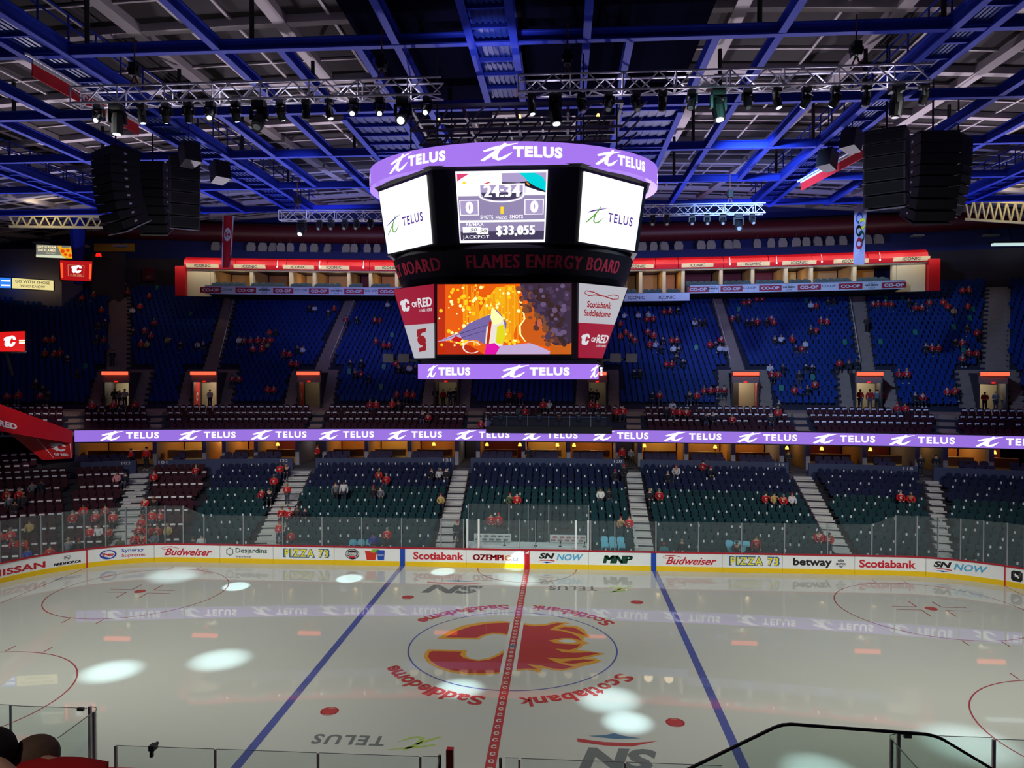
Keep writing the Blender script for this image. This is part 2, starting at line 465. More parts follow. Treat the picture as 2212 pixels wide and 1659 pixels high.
C_IN = zc([(480,345),(580,290),(700,250),(850,225),(1000,218),(1120,230),(1240,250),(1340,243),(1440,220),(1490,224),(1420,250),(1370,280),(1480,290),(1560,310),(1620,340),(1640,370),(1560,350),(1480,350),(1360,370),(1430,395),(1540,402),(1600,404),(1640,398),(1600,435),(1540,450),(1420,440),(1480,468),(1580,475),(1720,470),(1800,480),(1700,500),(1600,520),(1460,525),(1340,515),(1440,560),(1580,595),(1480,615),(1400,608),(1290,580),(1180,572),(1250,605),(1280,615),(1180,608),(1070,618),(960,640),(800,650),(660,645),(520,620),(420,585),(360,545),(335,510),(345,470),(370,460),(625,465),(605,490),(640,520),(760,545),(860,532),(940,500),(1020,450),(1070,400),(1080,370),(1040,325),(960,305),(880,303),(800,322),(745,348)])
C_F1 = zc([(1440,268),(1500,255),(1580,260),(1630,285),(1660,310),(1690,330),(1620,312),(1550,292),(1490,280)])
C_F2 = zc([(1470,555),(1560,540),(1660,530),(1760,540),(1660,556),(1560,570)])
C_EYE = zc([(1430,374),(1500,360),(1570,364),(1605,378),(1570,390),(1500,388)])
def onice(L): return [(at_z(u, v, 0).x, at_z(u, v, 0).y) for u, v in L]
C_OUT, C_IN, C_F1, C_F2, C_EYE = map(onice, (C_OUT, C_IN, C_F1, C_F2, C_EYE))
iput('emblem_outline', [polyg(C_OUT)], IYEL, 0.003, 'golden outline of the flaming C emblem on the ice')
iput('emblem_fill', [polyg(C_IN), polyg(C_F1), polyg(C_F2)], IRED, 0.0045, 'red flaming C emblem at centre ice')
iput('emblem_eye', [polyg(C_EYE)], IWHT, 0.005)
# the same emblem upright in a unit box, for signs
_xs = [-p[0] for p in C_OUT]; _ys = [-p[1] for p in C_OUT]
_x0, _x1, _y0, _y1 = min(_xs), max(_xs), min(_ys), max(_ys)
def emblem(L): return polyg([((-x - _x0) / (_x1 - _x0), (-y - _y0) / (_y1 - _y0)) for x, y in L])
EMB_OUT, EMB_IN = emblem(C_OUT), emblem(C_IN)
# arched wordmarks around the circle
def arc_word(word, r, a0, a1, up_in):
    """letters from angle a0 to a1 (degrees); they read from the far side of the rink"""
    its = []; ws = [max(0.35, text2d(c, 0.03)[2]) if c not in 'il' else 0.3 for c in word]
    ws = [{'i': .32, 'l': .32, 'm': 1.25, 't': .6}.get(c, .95 if c == 'S' else .8) for c in word]
    tot = sum(ws); cur = 0
    for c, wd in zip(word, ws):
        am = math.radians(a0 + (a1 - a0) * (cur + wd / 2) / tot); cur += wd
        tall = 1.0 if c in 'Stbdlki' else 0.72
        t = text2d(c, 0.035)
        H = 0.78 * tall; Wd = wd * 0.78 * 0.80
        rr = Vector((math.cos(am), math.sin(am)))
        up = -rr if up_in else rr
        rt = Vector((up.y, -up.x))
        base = rr * r
        its.append(([tuple(base + rt * ((p[0] - .5) * Wd) + up * (p[1] * H)) for p in t[0]], t[1]))
    return its
iput('wordmark', arc_word('Scotiabank', 5.85, 35, 84, True) + arc_word('Saddledome', 5.85, 96, 148, True), IRED, 0.003, 'red arched wordmark on the far arc of the circle')
iput('wordmark', arc_word('Scotiabank', 5.15, -30, -84, False) + arc_word('Saddledome', 5.15, -97, -152, False), IRED, 0.003, 'red arched wordmark on the near arc of the circle')
def flip(items, cx, cy, wd, h):
    """unit box print laid on ice, reading from the far side, centred at cx, cy"""
    return [([(cx - (p[0] - .5) * wd, cy - (p[1] - .5) * h) for p in g_[0]], g_[1]) for g_ in items]
SN_SW = [polyg([(-.06, .16), (.3, .24), (.65, .24), (1.0, .16), (1.0, .26), (.65, .34), (.3, .34)])]
SN_BL = [polyg([(.16, .10), (.5, .14), (.86, .08), (.62, .03), (.5, -.03), (.38, .04)])]
for cx_, cy_, wd_, hh in ((at_z(1333, 1624, 0).x, at_z(1333, 1624, 0).y, 2.5, 2.3), (at_z(980, 1267, 0).x, at_z(980, 1267, 0).y, 3.3, 2.6)):
    iput('network_letters', flip([T('SN', 0, .40, 1, 1, .05, .25)], cx_, cy_, wd_, hh), IGRY, 0.003)
    iput('network_swoosh', flip(SN_SW, cx_, cy_, wd_, hh), IRED, 0.003)
    iput('network_point', flip(SN_BL, cx_, cy_, wd_, hh), ISLT, 0.003)
for u_, v_, wd_, hh in ((810, 1602, 4.2, 1.0), (1275, 1272, 4.6, 1.3)):
    p = at_z(u_, v_, 0)
    iput('sponsor_letters', flip([T('TELUS', .42, .12, 1, .78, .03, 0, 1.2)], p.x, p.y, wd_, hh), IGRY, 0.003)
    iput('sponsor_stroke', flip(telus_t(0, 0, .38, 1, .8), p.x, p.y, wd_, hh), IGRN, 0.003)

# ================================================================== BOARDS
stab = []
for i in range(-900, 901):
    s = i * 0.05; u, v, z = proj(bpos(s, 0, .6)); stab.append((u, s))
def s_of_u(u):
    best = None
    for (u0, s0), (u1, s1) in zip(stab, stab[1:]):
        if u0 <= u <= u1 and u1 > u0: return s0 + (s1 - s0) * (u - u0) / (u1 - u0)
    return -40 if u < 0 else 40
def BF(x, y, o=0.0):
    """board face: x along the rink outline, y up, o towards the ice"""
    return bpos(x, o, y)
def board_band(s0, s1, z0, z1, i0, i1):
    """solid strip following the outline between two insets (i0 ice side)"""
    n = max(1, int(abs(s1 - s0) / 0.5)); rings = []
    for i in range(n + 1):
        s = s0 + (s1 - s0) * i / n
        rings.append([bpos(s, i0, z0), bpos(s, i1, z0), bpos(s, i1, z1), bpos(s, i0, z1)])
    return Geo().loft(rings)
boards = thing('dasher_boards', 'white dasher boards with yellow kickplate and red cap along the far side of the ice', 'boards', (0, HW, 0))
SEAMS = [-38] + [s_of_u(u) for u in (187, 333, 475, 590, 722, 869, 1007, 1138, 1271, 1411, 1560, 1690, 1846, 2000, 2171)] + [38]
for a, b in zip(SEAMS, SEAMS[1:]):
    part('board_panel', board_band(a + .012, b - .012, .30, 1.10, 0.0, -.10), BOARDW, boards)
    part('kick_plate', board_band(a + .006, b - .006, 0.0, .30, .015, -.10), YEL, boards)
part('board_backing', board_band(-38, 38, 0.0, 1.09, -.102, -.16), CONC_D, boards)
part('cap_rail', board_band(-38, 38, 1.10, 1.165, .03, -.20), REDCAP, boards, 'dark red cap rail')
def bput(name, items, m, off=0.008, label=None): return put(name, items, BF, m, boards, off, label)
def U(u): return s_of_u(u)
def bt(txt, u0, u1, z0, z1, m, bold=.02, shear=0.0, space=1.0, off=0.008, name='advert_lettering'):
    return bput(name, [T(txt, U(u0), z0, U(u1), z1, bold, shear, space)], m, off)
for u in (869.5, 1412):
    s = U(u); bput('line_stripe', [rect2(s - .155, 0, s + .155, 1.10)], BLUEP, 0.02, 'blue vertical stripe where the blue line meets the boards')
s = U(1138.5); bput('line_stripe', [rect2(s - .155, 0, s + .155, 1.10)], REDP, 0.02, 'red vertical stripe where the centre line meets the boards')
bput('sports_mark', [polyg([(s - .1 + i * .07, .92), (s - .045 + i * .07, .92), (s - .045 + i * .07 + .03, .98 + .045 * i), (s - .075 + i * .07, 1.0 + .045 * i)]) for i in range(3)], WHITEP, 0.024)
for u in (187.5, 2171):
    s = U(u); bput('line_stripe', [rect2(s - .035, 0, s + .035, 1.10)], REDP, 0.02)
bt('NISSAN', -22, 98, .40, .78, REDP, .03)
bput('advert_lettering', TB('NHLSHOP.CA', U(116), .38, U(175), .54, .04, .2), BLACKP)
SHIELD = polyg([(0, .95), (.25, .92), (.5, 1.0), (.75, .92), (1, .95), (.97, .4), (.85, .2), (.5, 0), (.15, .2), (.03, .4)])
def shield(u0, u1, z0, z1, dark, light, nm='league_shield'):
    a, b = U(u0), U(u1)
    bput(nm, [inbox(SHIELD, a, z0, b, z1)], dark, .009)
    bput(nm, [inbox(SHIELD, a + (b - a) * .1, z0 + (z1 - z0) * .1, b - (b - a) * .1, z1 - (z1 - z0) * .1)], light, .012)
    bput(nm, [inbox(stroke([(.2, .75), (.8, .3)], [.22, .22]), a, z0, b, z1), T('NHL', a + (b - a) * .2, z0 + (z1 - z0) * .4, b - (b - a) * .2, z0 + (z1 - z0) * .62, .06)], dark, .015)
shield(138, 152, .60, .92, GREYP, WHITEP)
a, b = U(215), U(252)
bput('fuel_oval', [disc2((a + b) / 2, .67, (b - a) / 2, .29)], BLUEP, .009)
bput('fuel_oval', [disc2((a + b) / 2, .67, (b - a) / 2 - .10, .22)], WHITEP, .012)
bt('Esso', 221, 246, .57, .79, REDP, .05, 0, 1, .015)
bt('Synergy', 263, 311, .68, .96, BLUEP, .012)
bt('Supreme.', 263, 316, .38, .63, REDP, .012)
for o0, o1 in ((349, 458), (1432, 1548)):
    bt('Budweiser', o0 + 6, o1, .42, .88, REDP, .022, .45)
    a, b = U(o0), U(o1); k = (b - a)
    bput('script_loop', [stroke([(a + .16 * k, .86), (a + .05 * k, .78), (a, .86), (a + .05 * k, .96), (a + .20 * k, .97), (a + .34 * k, .86)], [.03, .03, .035, .04, .05, .02])], REDP)
a, b = U(488), U(505)
bput('hexagon_mark', [ring2((a + b) / 2, .72, (b - a) / 2, .26, .05, 6, 30, 390)], GREENP)
bt('Desjardins', 509, 577, .56, .96, GREENP, .015)
bt('Insurance', 510, 542, .36, .48, BLACKP, .008)
for o0, o1 in ((613, 711), (1576, 1683)):
    bt('PIZZA 73', o0 - 1, o1 + 1, .40, 1.0, mat('print_pizza_blue', rgb(20, 96, 160), .5), .085, 0, 1.25)
    bt('PIZZA 73', o0 + 2, o1 - 2, .46, .94, YELP, .03, 0, 1.27, .012)
a, b = U(746), U(776)
bput('juice_badge', [disc2((a + b) / 2, .70, (b - a) / 2, .33)], BLACKP, .009)
bput('juice_badge', [ring2((a + b) / 2, .70, (b - a) / 2 - .05, .28, .03), disc2((a + b) / 2, .52, .25, .10)], WHITEP, .012)
bput('juice_badge', [disc2((a + b) / 2, .52, .21, .07)], REDP, .014)
bput('advert_lettering', TB('CLAMATO', U(747), .62, U(775), .82, .03), WHITEP, .016)
a, b = U(788), U(815)
bput('red_cup', [polyg([(a, .92), (b, .92), (b - .12, .36), (a + .12, .36)])], mat('print_cup', rgb(206, 44, 24), .5), .009, 'red tumbler printed on the boards')
bput('celery_leaf', [polyg([(b - .45, .86), (b - .3, 1.02), (b + .05, 1.04), (b + .25, .96), (b - .05, .9), (b - .2, .78)])], mat('print_leaf', rgb(130, 180, 50), .5), .012)
a, b = U(813), U(831)
bput('drink_can', [polyg([(a, .92), (a + .06, .98), (b - .03, .98), (b, .92), (b - .04, .36), (a + .1, .36)])], BLUEP, .014, 'blue can printed on the boards')
bt('CLAMATO', 815, 829, .62, .72, WHITEP, .0, 0, 1, .017)
bt('Scotiabank', 893, 1002, .44, .92, REDP, .03)
bput('advert_lettering', TB('OZEMPI', U(1021), .46, U(1088), .82, .07), REDP)
bt('C', 1090, 1103, .46, .80, ORANGEP, .04)
bt('.ca', 1105, 1119, .46, .66, GREYP, .0, .3)
for o0, o1, p0, p1 in ((1164, 1198, 1202, 1260), (2016, 2056, 2060, 2134)):
    a, b = U(o0), U(o1)
    bput('network_letters', [inbox(T('SN', 0, .42, 1, 1, .05, .25), a, .36, b, .98)], BLACKP)
    bput('network_swoosh', [inbox(x, a, .36, b, .98) for x in SN_SW], REDP)
    bput('network_point', [inbox(x, a, .36, b, .98) for x in SN_BL], BLUEP)
    bt('NOW', p0, p1, .54, .94, LBLUEP, .03, .25)
bput('advert_lettering', TB('MNP', U(1302), .42, U(1367), .90, .13, .2), GREENP)
bt('betway', 1713, 1797, .36, .96, BLACKP, .03)
a, b = U(1805), U(1828)
bput('odds_badge', [inbox(SHIELD, a + .12, .38, b - .12, .92)], GREYP, .008)
bput('odds_badge', [rect2(a, .52, b, .74)], WHITEP, .011)
bt('BIG PICK', 1806, 1827, .56, .70, BLACKP, .04, 0, 1, .014)
bt('Scotiabank', 1856, 1979, .44, .92, REDP, .03)
a, b = U(2184), U(2209)
bput('league_box', [polyg([(a + .1, .36), (b - .1, .36), (b, .46), (b, .86), (b - .1, .96), (a + .1, .96), (a, .86), (a, .46)])], BLACKP, .006)
shield(2189, 2204, .44, .88, WHITEP, BLACKP)

# ------------------------------------------------------------------ far glass
rink_glass = thing('rink_glass', 'tall clear glass shield panels standing on the far dasher boards', 'glass', (0, HW, 1.17))
POST = mat('glass_post', rgb(150, 156, 160), .4, metal=.4)
def pane(s0, s1, h0, h1, parent=rink_glass):
    n = max(1, int((s1 - s0) / .8)); r = []
    for i in range(n + 1):
        s = s0 + (s1 - s0) * i / n; h = h0 + (h1 - h0) * i / n
        r.append([bpos(s, -.08, 1.165), bpos(s, -.092, 1.165), bpos(s, -.092, 1.165 + h), bpos(s, -.08, 1.165 + h)])
    part('glass_pane', Geo().loft(r), CLEAR, parent)
LO, HI = 1.83, 2.40
PU = [-60, 2, 46, 91, 137, 183, 229, 272, 316, 356, 395]
prev = None
for u0, u1 in zip(PU, PU[1:]): pane(s_of_u(max(0.5, u0)) if u0 > 0 else -36, s_of_u(u1) - .03, HI, HI)
pane(U(395) + .02, U(440), HI, LO)
LU = [440, 525, 610, 695, 781, 867, 952, 1001]
for u0, u1 in zip(LU, LU[1:]): pane(U(u0) + .02, U(u1) - .02, LO, LO)
RU = [1276, 1328, 1417, 1509, 1602, 1695, 1788, 1884]
for u0, u1 in zip(RU, RU[1:]): pane(U(u0) + .02, U(u1) - .02, LO, LO)
pane(U(1884) + .02, U(1935), LO, HI)
EU = [1935, 1981, 2026, 2074, 2123, 2174, 2211]
for u0, u1 in zip(EU, EU[1:]): pane(U(u0) + .02, U(u1) - .02, HI, HI)
def gpost(s, h, w=.07):
    part('glass_post', Geo().bar(bpos(s, -.09, 1.165), bpos(s, -.09, 1.165 + h), w), POST, rink_glass)
for u in PU[1:]: gpost(U(u), HI)
for u in LU: gpost(U(u), LO)
for u in RU: gpost(U(u), LO)
for u in EU: gpost(U(u), HI)

# ------------------------------------------------------------------ penalty boxes and scorer bench
pb = thing('penalty_box', 'glass-walled penalty boxes and white scorer counter behind the boards at centre ice', 'penalty box', (0.5, HW + 1, 0))
xa, xb = bpos(U(1003)).x, bpos(U(1274)).x
for u in (1008, 1033, 1244, 1271):
    x = bpos(U(u)).x; part('white_post', Geo().bar((x, HW + .30, 0.2), (x, HW + .30, 2.95), .12), WHITE, pb)
for u in (1121, 1156):
    x = bpos(U(u)).x; part('clear_post', Geo().bar((x, HW + .30, 1.17), (x, HW + .30, 2.95), .05), POST, pb)
fr = [xa] + [bpos(U(u)).x for u in (1033, 1121, 1156, 1244)] + [xb]
for a, b in zip(fr, fr[1:]):
    part('front_pane', Geo().box((a + .07, HW + .295, 1.17), (b - .07, HW + .307, 2.9)), CLEAR, pb)
yb = 14.9
bx = [xa + (xb - xa) * t for t in (0, .34, .50, .67, 1.0)]
for a, b in zip(bx, bx[1:]):
    part('back_pane', Geo().box((a + .04, yb, 1.2), (b - .04, yb + .015, 3.6)), CLEAR, pb)
for x in bx: part('back_post', Geo().bar((x, yb, 0.0), (x, yb, 3.6), .06), POST, pb)
for x in (xa - .1, xb + .1): part('side_pane', Geo().box((x - .008, HW + .38, 1.17), (x + .008, yb - .05, 3.3)), CLEAR, pb)
part('counter', Geo().box((xa + .2, HW + .45, .95), (xb - .2, HW + .95, 1.22)), BOARDW, pb, 'long white scorer counter')
part('back_wall', Geo().box((xa, yb - .12, 0.0), (xb, yb - .03, 1.2)), BOARDW, pb)
for a, b, col in ((xa + .4, xa + .36 * (xb - xa), BLUEP), (xa + .68 * (xb - xa), xb - .15, REDP)):
    F = quadframe((a, yb - .14, 1.22), (b, yb - .14, 1.22), (b, yb - .14, 1.72), (a, yb - .14, 1.72))
    o = part('sponsor_panel', slab(F, -.04), WHITE, pb)
    its = [T('NATION', .03 + .19 * i + (.05 if j else 0), .14 + .42 * j, .15 + .19 * i + (.05 if j else 0), .40 + .42 * j, .05) for i in range(5) for j in range(2)]
    put('sponsor_lettering', its, F, BLACKP if col is BLUEP else REDP, pb, .045)
for u, v in ((1090, 1184), (1157, 1183), (1210, 1184), (1262, 1184)):
    p = at_y(u, v, HW + .7); x = p.x
    mc = solo('desk_microphone', Geo().box((x - .09, HW + .62, 1.22), (x + .09, HW + .78, 1.26)).bar((x, HW + .7, 1.26), (x + .03, HW + .66, 1.48), .03).tube((x + .03, HW + .66, 1.47), (x + .03, HW + .62, 1.56), .03), BLK, 'small black desk microphone on the white scorer counter', 'microphone', 'items on the scorer counter')
# ================================================================== SPECTATORS: where they sit (worked out before the seats)
PP = []
def crowd(ox, oy, sc, txt, kind='s'):
    for tok in txt.split():
        x, y, c = tok.split(','); PP.append((ox + float(x) * sc, oy + float(y) * sc, c, kind))
_k = 740 / 2212
crowd(0, 500, _k, '530,420,r 605,410,r 655,515,r 825,380,r 800,345,w 965,425,r 855,500,w 905,490,r 1190,360,r 1225,372,r 1258,362,k 635,610,k 680,600,k 625,690,k 670,690,r 300,710,r 340,705,r 935,640,r 1000,600,r 975,665,r 860,650,k 910,725,r 948,725,y 1085,700,y 1165,735,k 1280,730,w 1318,735,k 350,795,r 390,800,r 290,780,r 440,830,k 500,915,k 1545,700,w 1578,700,r 1620,700,r 1665,700,r 1740,660,r 1780,660,k 1745,695,r 1706,700,r 1690,738,r 1730,742,y 1635,772,r 1690,772,r 1920,770,k 1952,776,w 1835,800,r 1865,805,r 1880,842,r 1908,842,r 2000,505,k 2032,505,w 2122,510,k 2158,490,r 1505,955,r 1545,950,r 1730,1030,r 1768,1035,r 50,1080,r 120,1085,r 265,1080,r 310,1085,k 275,1010,k 230,1005,k 595,1125,r 735,1120,r 875,1112,r 790,1115,k')
crowd(740, 500, _k, '20,580,r 90,575,k 208,575,r 240,575,r 215,695,r 265,740,r 300,740,r 50,850,k 120,845,k 290,482,w 85,920,k 118,920,r 170,960,k 345,855,r 365,885,k 398,882,k 432,886,w 470,885,k 178,1110,r 212,1106,r 350,1070,r 320,1105,r 365,1110,k 415,1070,r 455,1070,r 555,1200,r 515,1180,k 895,1240,r 940,1235,w 1075,1070,r 1108,1060,k 1142,1075,r 1140,1145,g 1178,1150,r 1295,1110,r 1332,1120,w 1605,1110,r 1642,1120,r 1770,1155,r 1812,1150,r 1820,535,w 1910,530,w 1975,540,w 2075,512,r 2115,520,r 2165,520,k 1965,572,r 2008,566,r 1795,600,r 1830,660,r 1795,665,r 1862,672,r 1885,702,r 1970,660,r 2010,665,r 2125,700,r 2158,696,r 2070,700,k 1985,745,r 2022,745,w 2060,772,k 2135,770,w 2170,772,k 2090,840,r 2120,840,r 2155,836,k 1885,930,k 1912,932,k 2000,1080,k 2045,1080,r 2130,1115,w 2095,1150,k 2136,1150,r 2175,1155,r')
crowd(1472, 500, _k, '290,425,r 322,425,r 405,465,r 437,462,r 485,430,r 522,436,r 715,396,r 756,400,r 885,396,k 835,466,w 870,466,r 945,460,k 985,455,k 330,560,r 365,556,k 425,590,k 457,590,k 490,590,r 550,575,k 578,555,r 597,592,r 85,590,w 117,590,k 150,590,k 902,590,r 940,590,r 835,632,k 870,630,r 603,690,k 645,696,w 715,695,r 740,766,k 777,772,r 800,735,w 185,730,r 220,720,k 257,710,r 250,766,w 286,766,w 10,850,k 1020,850,r 1080,850,k 1130,850,k 570,890,w 622,925,r 658,902,k 590,930,r 802,886,k 845,886,k 860,1000,r 730,1040,r 770,1046,b 815,1046,k 1235,480,r 1270,480,r 1318,480,r 1355,480,r 1470,476,k 1514,480,r 1552,480,r 1600,466,r 1690,466,r 1720,496,r 1757,500,y 1850,496,r 1815,386,r 1856,386,r 1845,640,k 1910,646,r 1770,726,k 1815,720,r 1578,756,k 1614,756,r 1648,760,r 1810,806,r 1857,800,r 1905,800,r 1405,920,r 1455,926,r 1715,1050,r 1767,1050,r 1510,1076,k 1550,1090,r 1395,1130,r 1447,1136,r 630,1120,k 148,1040,r 190,1036,r 234,1040,r 277,1040,r 55,1080,k 100,1080,r 160,1190,k 205,1190,k 330,1200,r 578,1200,k 622,1190,r 10,1180,r')
crowd(0, 950, _k, '1265,195,r 995,240,r 755,260,p 810,250,k 210,290,g 262,286,k 45,350,r 125,340,r 60,410,g 98,415,k 150,412,k 945,405,r 1000,400,k 980,470,r 1035,490,r 915,545,r 962,572,r 900,600,r 1012,582,r 1085,600,y 1000,640,g 470,500,r 540,482,r 620,522,r 635,580,w 680,462,r 730,482,r 705,582,r 580,582,r 870,660,r 922,656,r 775,672,o 1245,652,k 1292,656,w 190,550,y 70,640,r 100,655,r 40,640,r 130,645,r 325,715,r 180,722,b 440,682,g 510,690,k 1810,205,r 1856,206,k 1770,272,r 1690,360,r 1742,356,k 1820,490,r 1870,486,r 1915,490,k 1960,490,k 1805,592,r 1880,596,r')
crowd(740, 950, _k, '235,240,r 282,246,r 200,326,k 242,326,g 575,206,k 625,210,w 670,206,k 635,392,y 740,582,k 958,506,r 1002,500,r 1080,376,o 1122,386,r 1665,340,w 1720,336,k 1760,250,k 1795,512,y 1850,520,r 1985,342,k 2045,346,r 2100,222,k 2155,222,w 2075,700,t 2190,700,k')
crowd(1472, 950, _k, '140,186,r 190,190,k 545,396,r 600,400,y 655,406,r 715,402,w 1415,376,r 1480,376,r 355,715,k 885,652,r 955,646,r')
# standing people: in tunnel mouths (v), in the suite doorways (d), in the seat rows and stairs (a)
crowd(0, 500, _k, '682,1000,k 740,1005,k 772,1000,g 805,1010,w 1355,1005,w', 'v')
crowd(740, 500, _k, '650,1020,r 600,1035,k 695,1040,k 730,1025,k 1640,1035,k 1605,1045,k', 'v')
crowd(1472, 500, _k, '1155,1010,r 1218,1012,r 1265,1015,g 1302,1005,r 1960,1000,r 2030,1015,g 2085,1025,y', 'v')
crowd(0, 500, _k, '845,1400,r 945,1405,r 2050,1370,r', 'd')
crowd(740, 500, _k, '1805,1405,r 1862,1412,g 1200,1392,k', 'd')
crowd(1472, 500, _k, '690,1400,k 1545,1465,k 1645,1475,k', 'd')
crowd(0, 950, _k, '1862,325,r 2175,322,g', 'a')
crowd(740, 950, _k, '15,322,w 295,620,r 205,645,b 1815,215,k', 'a')
crowd(1472, 950, _k, '475,690,r', 'a')
crowd(1472, 500, _k, '755,935,k 1190,590,k', 'a')
crowd(0, 500, _k, '735,810,k', 'a')
# ================================================================== STANDS
def sagL(x): return x * x / 250.0 + 0.012 * max(0.0, abs(x) - 28) ** 2
def sagU(x): return x * x / 380.0
def dist_out(x, y):
    qx = max(0, abs(x) - (HL - CR)); qy = max(0, abs(y) - (HW - CR))
    return math.hypot(qx, qy) - CR
LROW = {k: (16.3 + .84 * k, .39 + .332 * k) for k in range(0, 12)}
LROW[-1] = (15.46, .2); LROW[-2] = (14.62, .04); LROW[12] = (26.4, 4.4); LROW[13] = (27.2, 4.75); LROW[14] = (28.0, 5.1)
UROW = {k: (27.6 + .9 * k, 7.0 + .467 * k) for k in range(4)}
BROW = {k: (36.0 + .84 * k, 9.05 + .49 * k) for k in range(0, 26)}
def yL(k, x): return LROW[k][0] - sagL(x)
def yU(k, x): return UROW[k][0] - sagU(x)
def yB(k, x): return BROW[k][0] - sagU(x)
def edge_x(yf, z, line):
    """x on a row where its sight line crosses the pixel line (u0,v0)-(u1,v1)"""
    (u0, v0, u1, v1) = line; a, b = -70.0, 70.0
    def h(x):
        u, v, d = proj((x, yf(x), z)); return u - (u0 + (u1 - u0) * (v - v0) / (v1 - v0))
    for _ in range(40):
        m = (a + b) / 2
        if h(m) < 0: a = m
        else: b = m
    return (a + b) / 2
LAIS = [((235, 1180, 280, 1010), (292, 1180, 322, 1010)), ((540, 1180, 625, 1005), (597, 1180, 672, 1005)), ((935, 1185, 978, 1007), (980, 1185, 1012, 1007)),
        ((1372, 1185, 1352, 1012), (1415, 1185, 1385, 1012)), ((1812, 1200, 1713, 1017), (1850, 1200, 1753, 1017)), ((2027, 1209, 1999, 1030), (2061, 1209, 2030, 1030))]
LGAP = (128, 1180, 158, 1000); LRAIL = (405, 1140, 468, 985)
def aisles(rows, yf, lines, dz=0.6):
    out = {}
    for k in rows:
        f = (lambda x, k=k: yf(k, x)); z = rows[k][1] + dz
        out[k] = [(edge_x(f, z, a), edge_x(f, z, b)) for a, b in lines]
    return out
LA = aisles(LROW, yL, LAIS)
LG = {k: (edge_x(lambda x: yL(k, x), LROW[k][1] + .6, LGAP), edge_x(lambda x: yL(k, x), LROW[k][1] + .6, LRAIL)) for k in LROW}
BAIS = [((241, 614, 234, 860), (279, 614, 278, 860)), ((482, 654, 425, 845), (505, 654, 458, 845)), ((748, 640, 660, 835), (771, 640, 692, 835)),
        ((960, 640, 935, 860), (985, 640, 990, 860)), ((1262, 640, 1268, 860), (1290, 640, 1312, 860)),
        ((1541, 650, 1590, 830), (1562, 650, 1622, 830)), ((1835, 644, 1862, 810), (1867, 644, 1889, 810)), ((2134, 600, 2119, 830), (2178, 600, 2173, 830))]
VOM = [(218, 283), (410, 472), (640, 694), (936, 990), (1268, 1312), (1580, 1641), (1846, 1909), (2111, 2182)]
VX = []
for a, b in VOM:
    f = lambda x: 35.2 - sagU(x)
    VX.append((edge_x(f, 10.5, (a, 0, a + .001, 999)), edge_x(f, 10.5, (b, 0, b + .001, 999))))
BA = aisles(BROW, yB, BAIS, .5)
def fan(x, k): return x * (1 + .0105 * (BROW[k][0] - 35.2))     # stairs fan out with the rows
for k in range(0, 7):
    BA[k] = [(fan(v0, k) - 1.05, fan(v1, k) + 1.05) for v0, v1 in VX]
UAIS = [((147, 930, 147, 860), (174, 930, 174, 860)), ((322, 930, 328, 860), (348, 930, 352, 860)), ((664, 930, 686, 860), (692, 930, 706, 860)), ((1008, 930, 1013, 860), (1040, 930, 1044, 860)),
        ((1354, 930, 1352, 860), (1386, 930, 1380, 860)), ((1722, 930, 1706, 860), (1752, 930, 1728, 860)), ((2030, 930, 2026, 860), (2066, 930, 2060, 860))]
UA = aisles(UROW, yU, UAIS, .5)


TIERS = [('L', LROW, yL, range(-2, 15)), ('U', UROW, yU, range(4)), ('B', BROW, yB, range(26))]
SIT = []; OCC = {}
for u, v, c, kd in PP:
    if kd not in 'sa': continue
    hgt = .86 if kd == 's' else 1.12; best = None
    for tn, rows, yf, ks in TIERS:
        for k in ks:
            p = at_c(u, v, lambda x: yf(k, x) + .02)
            e = abs(p.z - rows[k][1] - hgt)
            if tn == 'L' and dist_out(p.x, p.y - .3) < .35: continue
            if best is None or e < best[0]: best = (e, tn, k, p.x)
    e, tn, k, x = best
    row = OCC.setdefault((tn, k), [])
    for _ in range(6):
        cl = [q for q in row if abs(q - x) < .50]
        if not cl: break
        x = cl[0] + (.52 if x >= cl[0] else -.52)
    row.append(x)
    SIT.append((tn, k, x, c, kd))
def taken(tn, k, x): return any(abs(q - x) < .265 for q in OCC.get((tn, k), ()))
def strip(yf0, yf1, z0, z1, x0, x1, step=2.0, g=None, mi=0):
    n = max(1, int(math.ceil((x1 - x0) / step))); rings = []
    for i in range(n + 1):
        x = x0 + (x1 - x0) * i / n; a, b = yf0(x), yf1(x)
        rings.append([(x, a, z0), (x, b, z0), (x, b, z1), (x, a, z1)])
    return (g or Geo()).loft(rings, mi)
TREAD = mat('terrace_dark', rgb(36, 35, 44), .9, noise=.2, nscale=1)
lower = thing('lower_terrace', 'stepped concrete terrace of the lower bowl behind the glass', 'terrace', (0, 20, 0), kind='structure')
def row_runs(k, lim):
    runs = []; cur = None; x = -lim
    while x <= lim + .01:
        y = yL(k, x) - .42
        ok = dist_out(x, y) > .25 and not (xa - .3 < x < xb + .3 and y < yb + .1)
        if ok: cur = [x, x] if cur is None else [cur[0], x]
        elif cur: runs.append(cur); cur = None
        x += .5
    if cur: runs.append(cur)
    return [r for r in runs if r[1] - r[0] > 1]
for k in range(-2, 12):
    for r in row_runs(k, 47):
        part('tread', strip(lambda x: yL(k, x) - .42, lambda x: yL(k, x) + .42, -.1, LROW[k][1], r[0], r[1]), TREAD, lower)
for k in (12, 13, 14):
    x1 = LG[11][0] - .3
    part('tread', strip(lambda x: yL(k, x) - .42, lambda x: yL(k, x) + .42, 2.0, LROW[k][1], -47, x1), TREAD, lower)
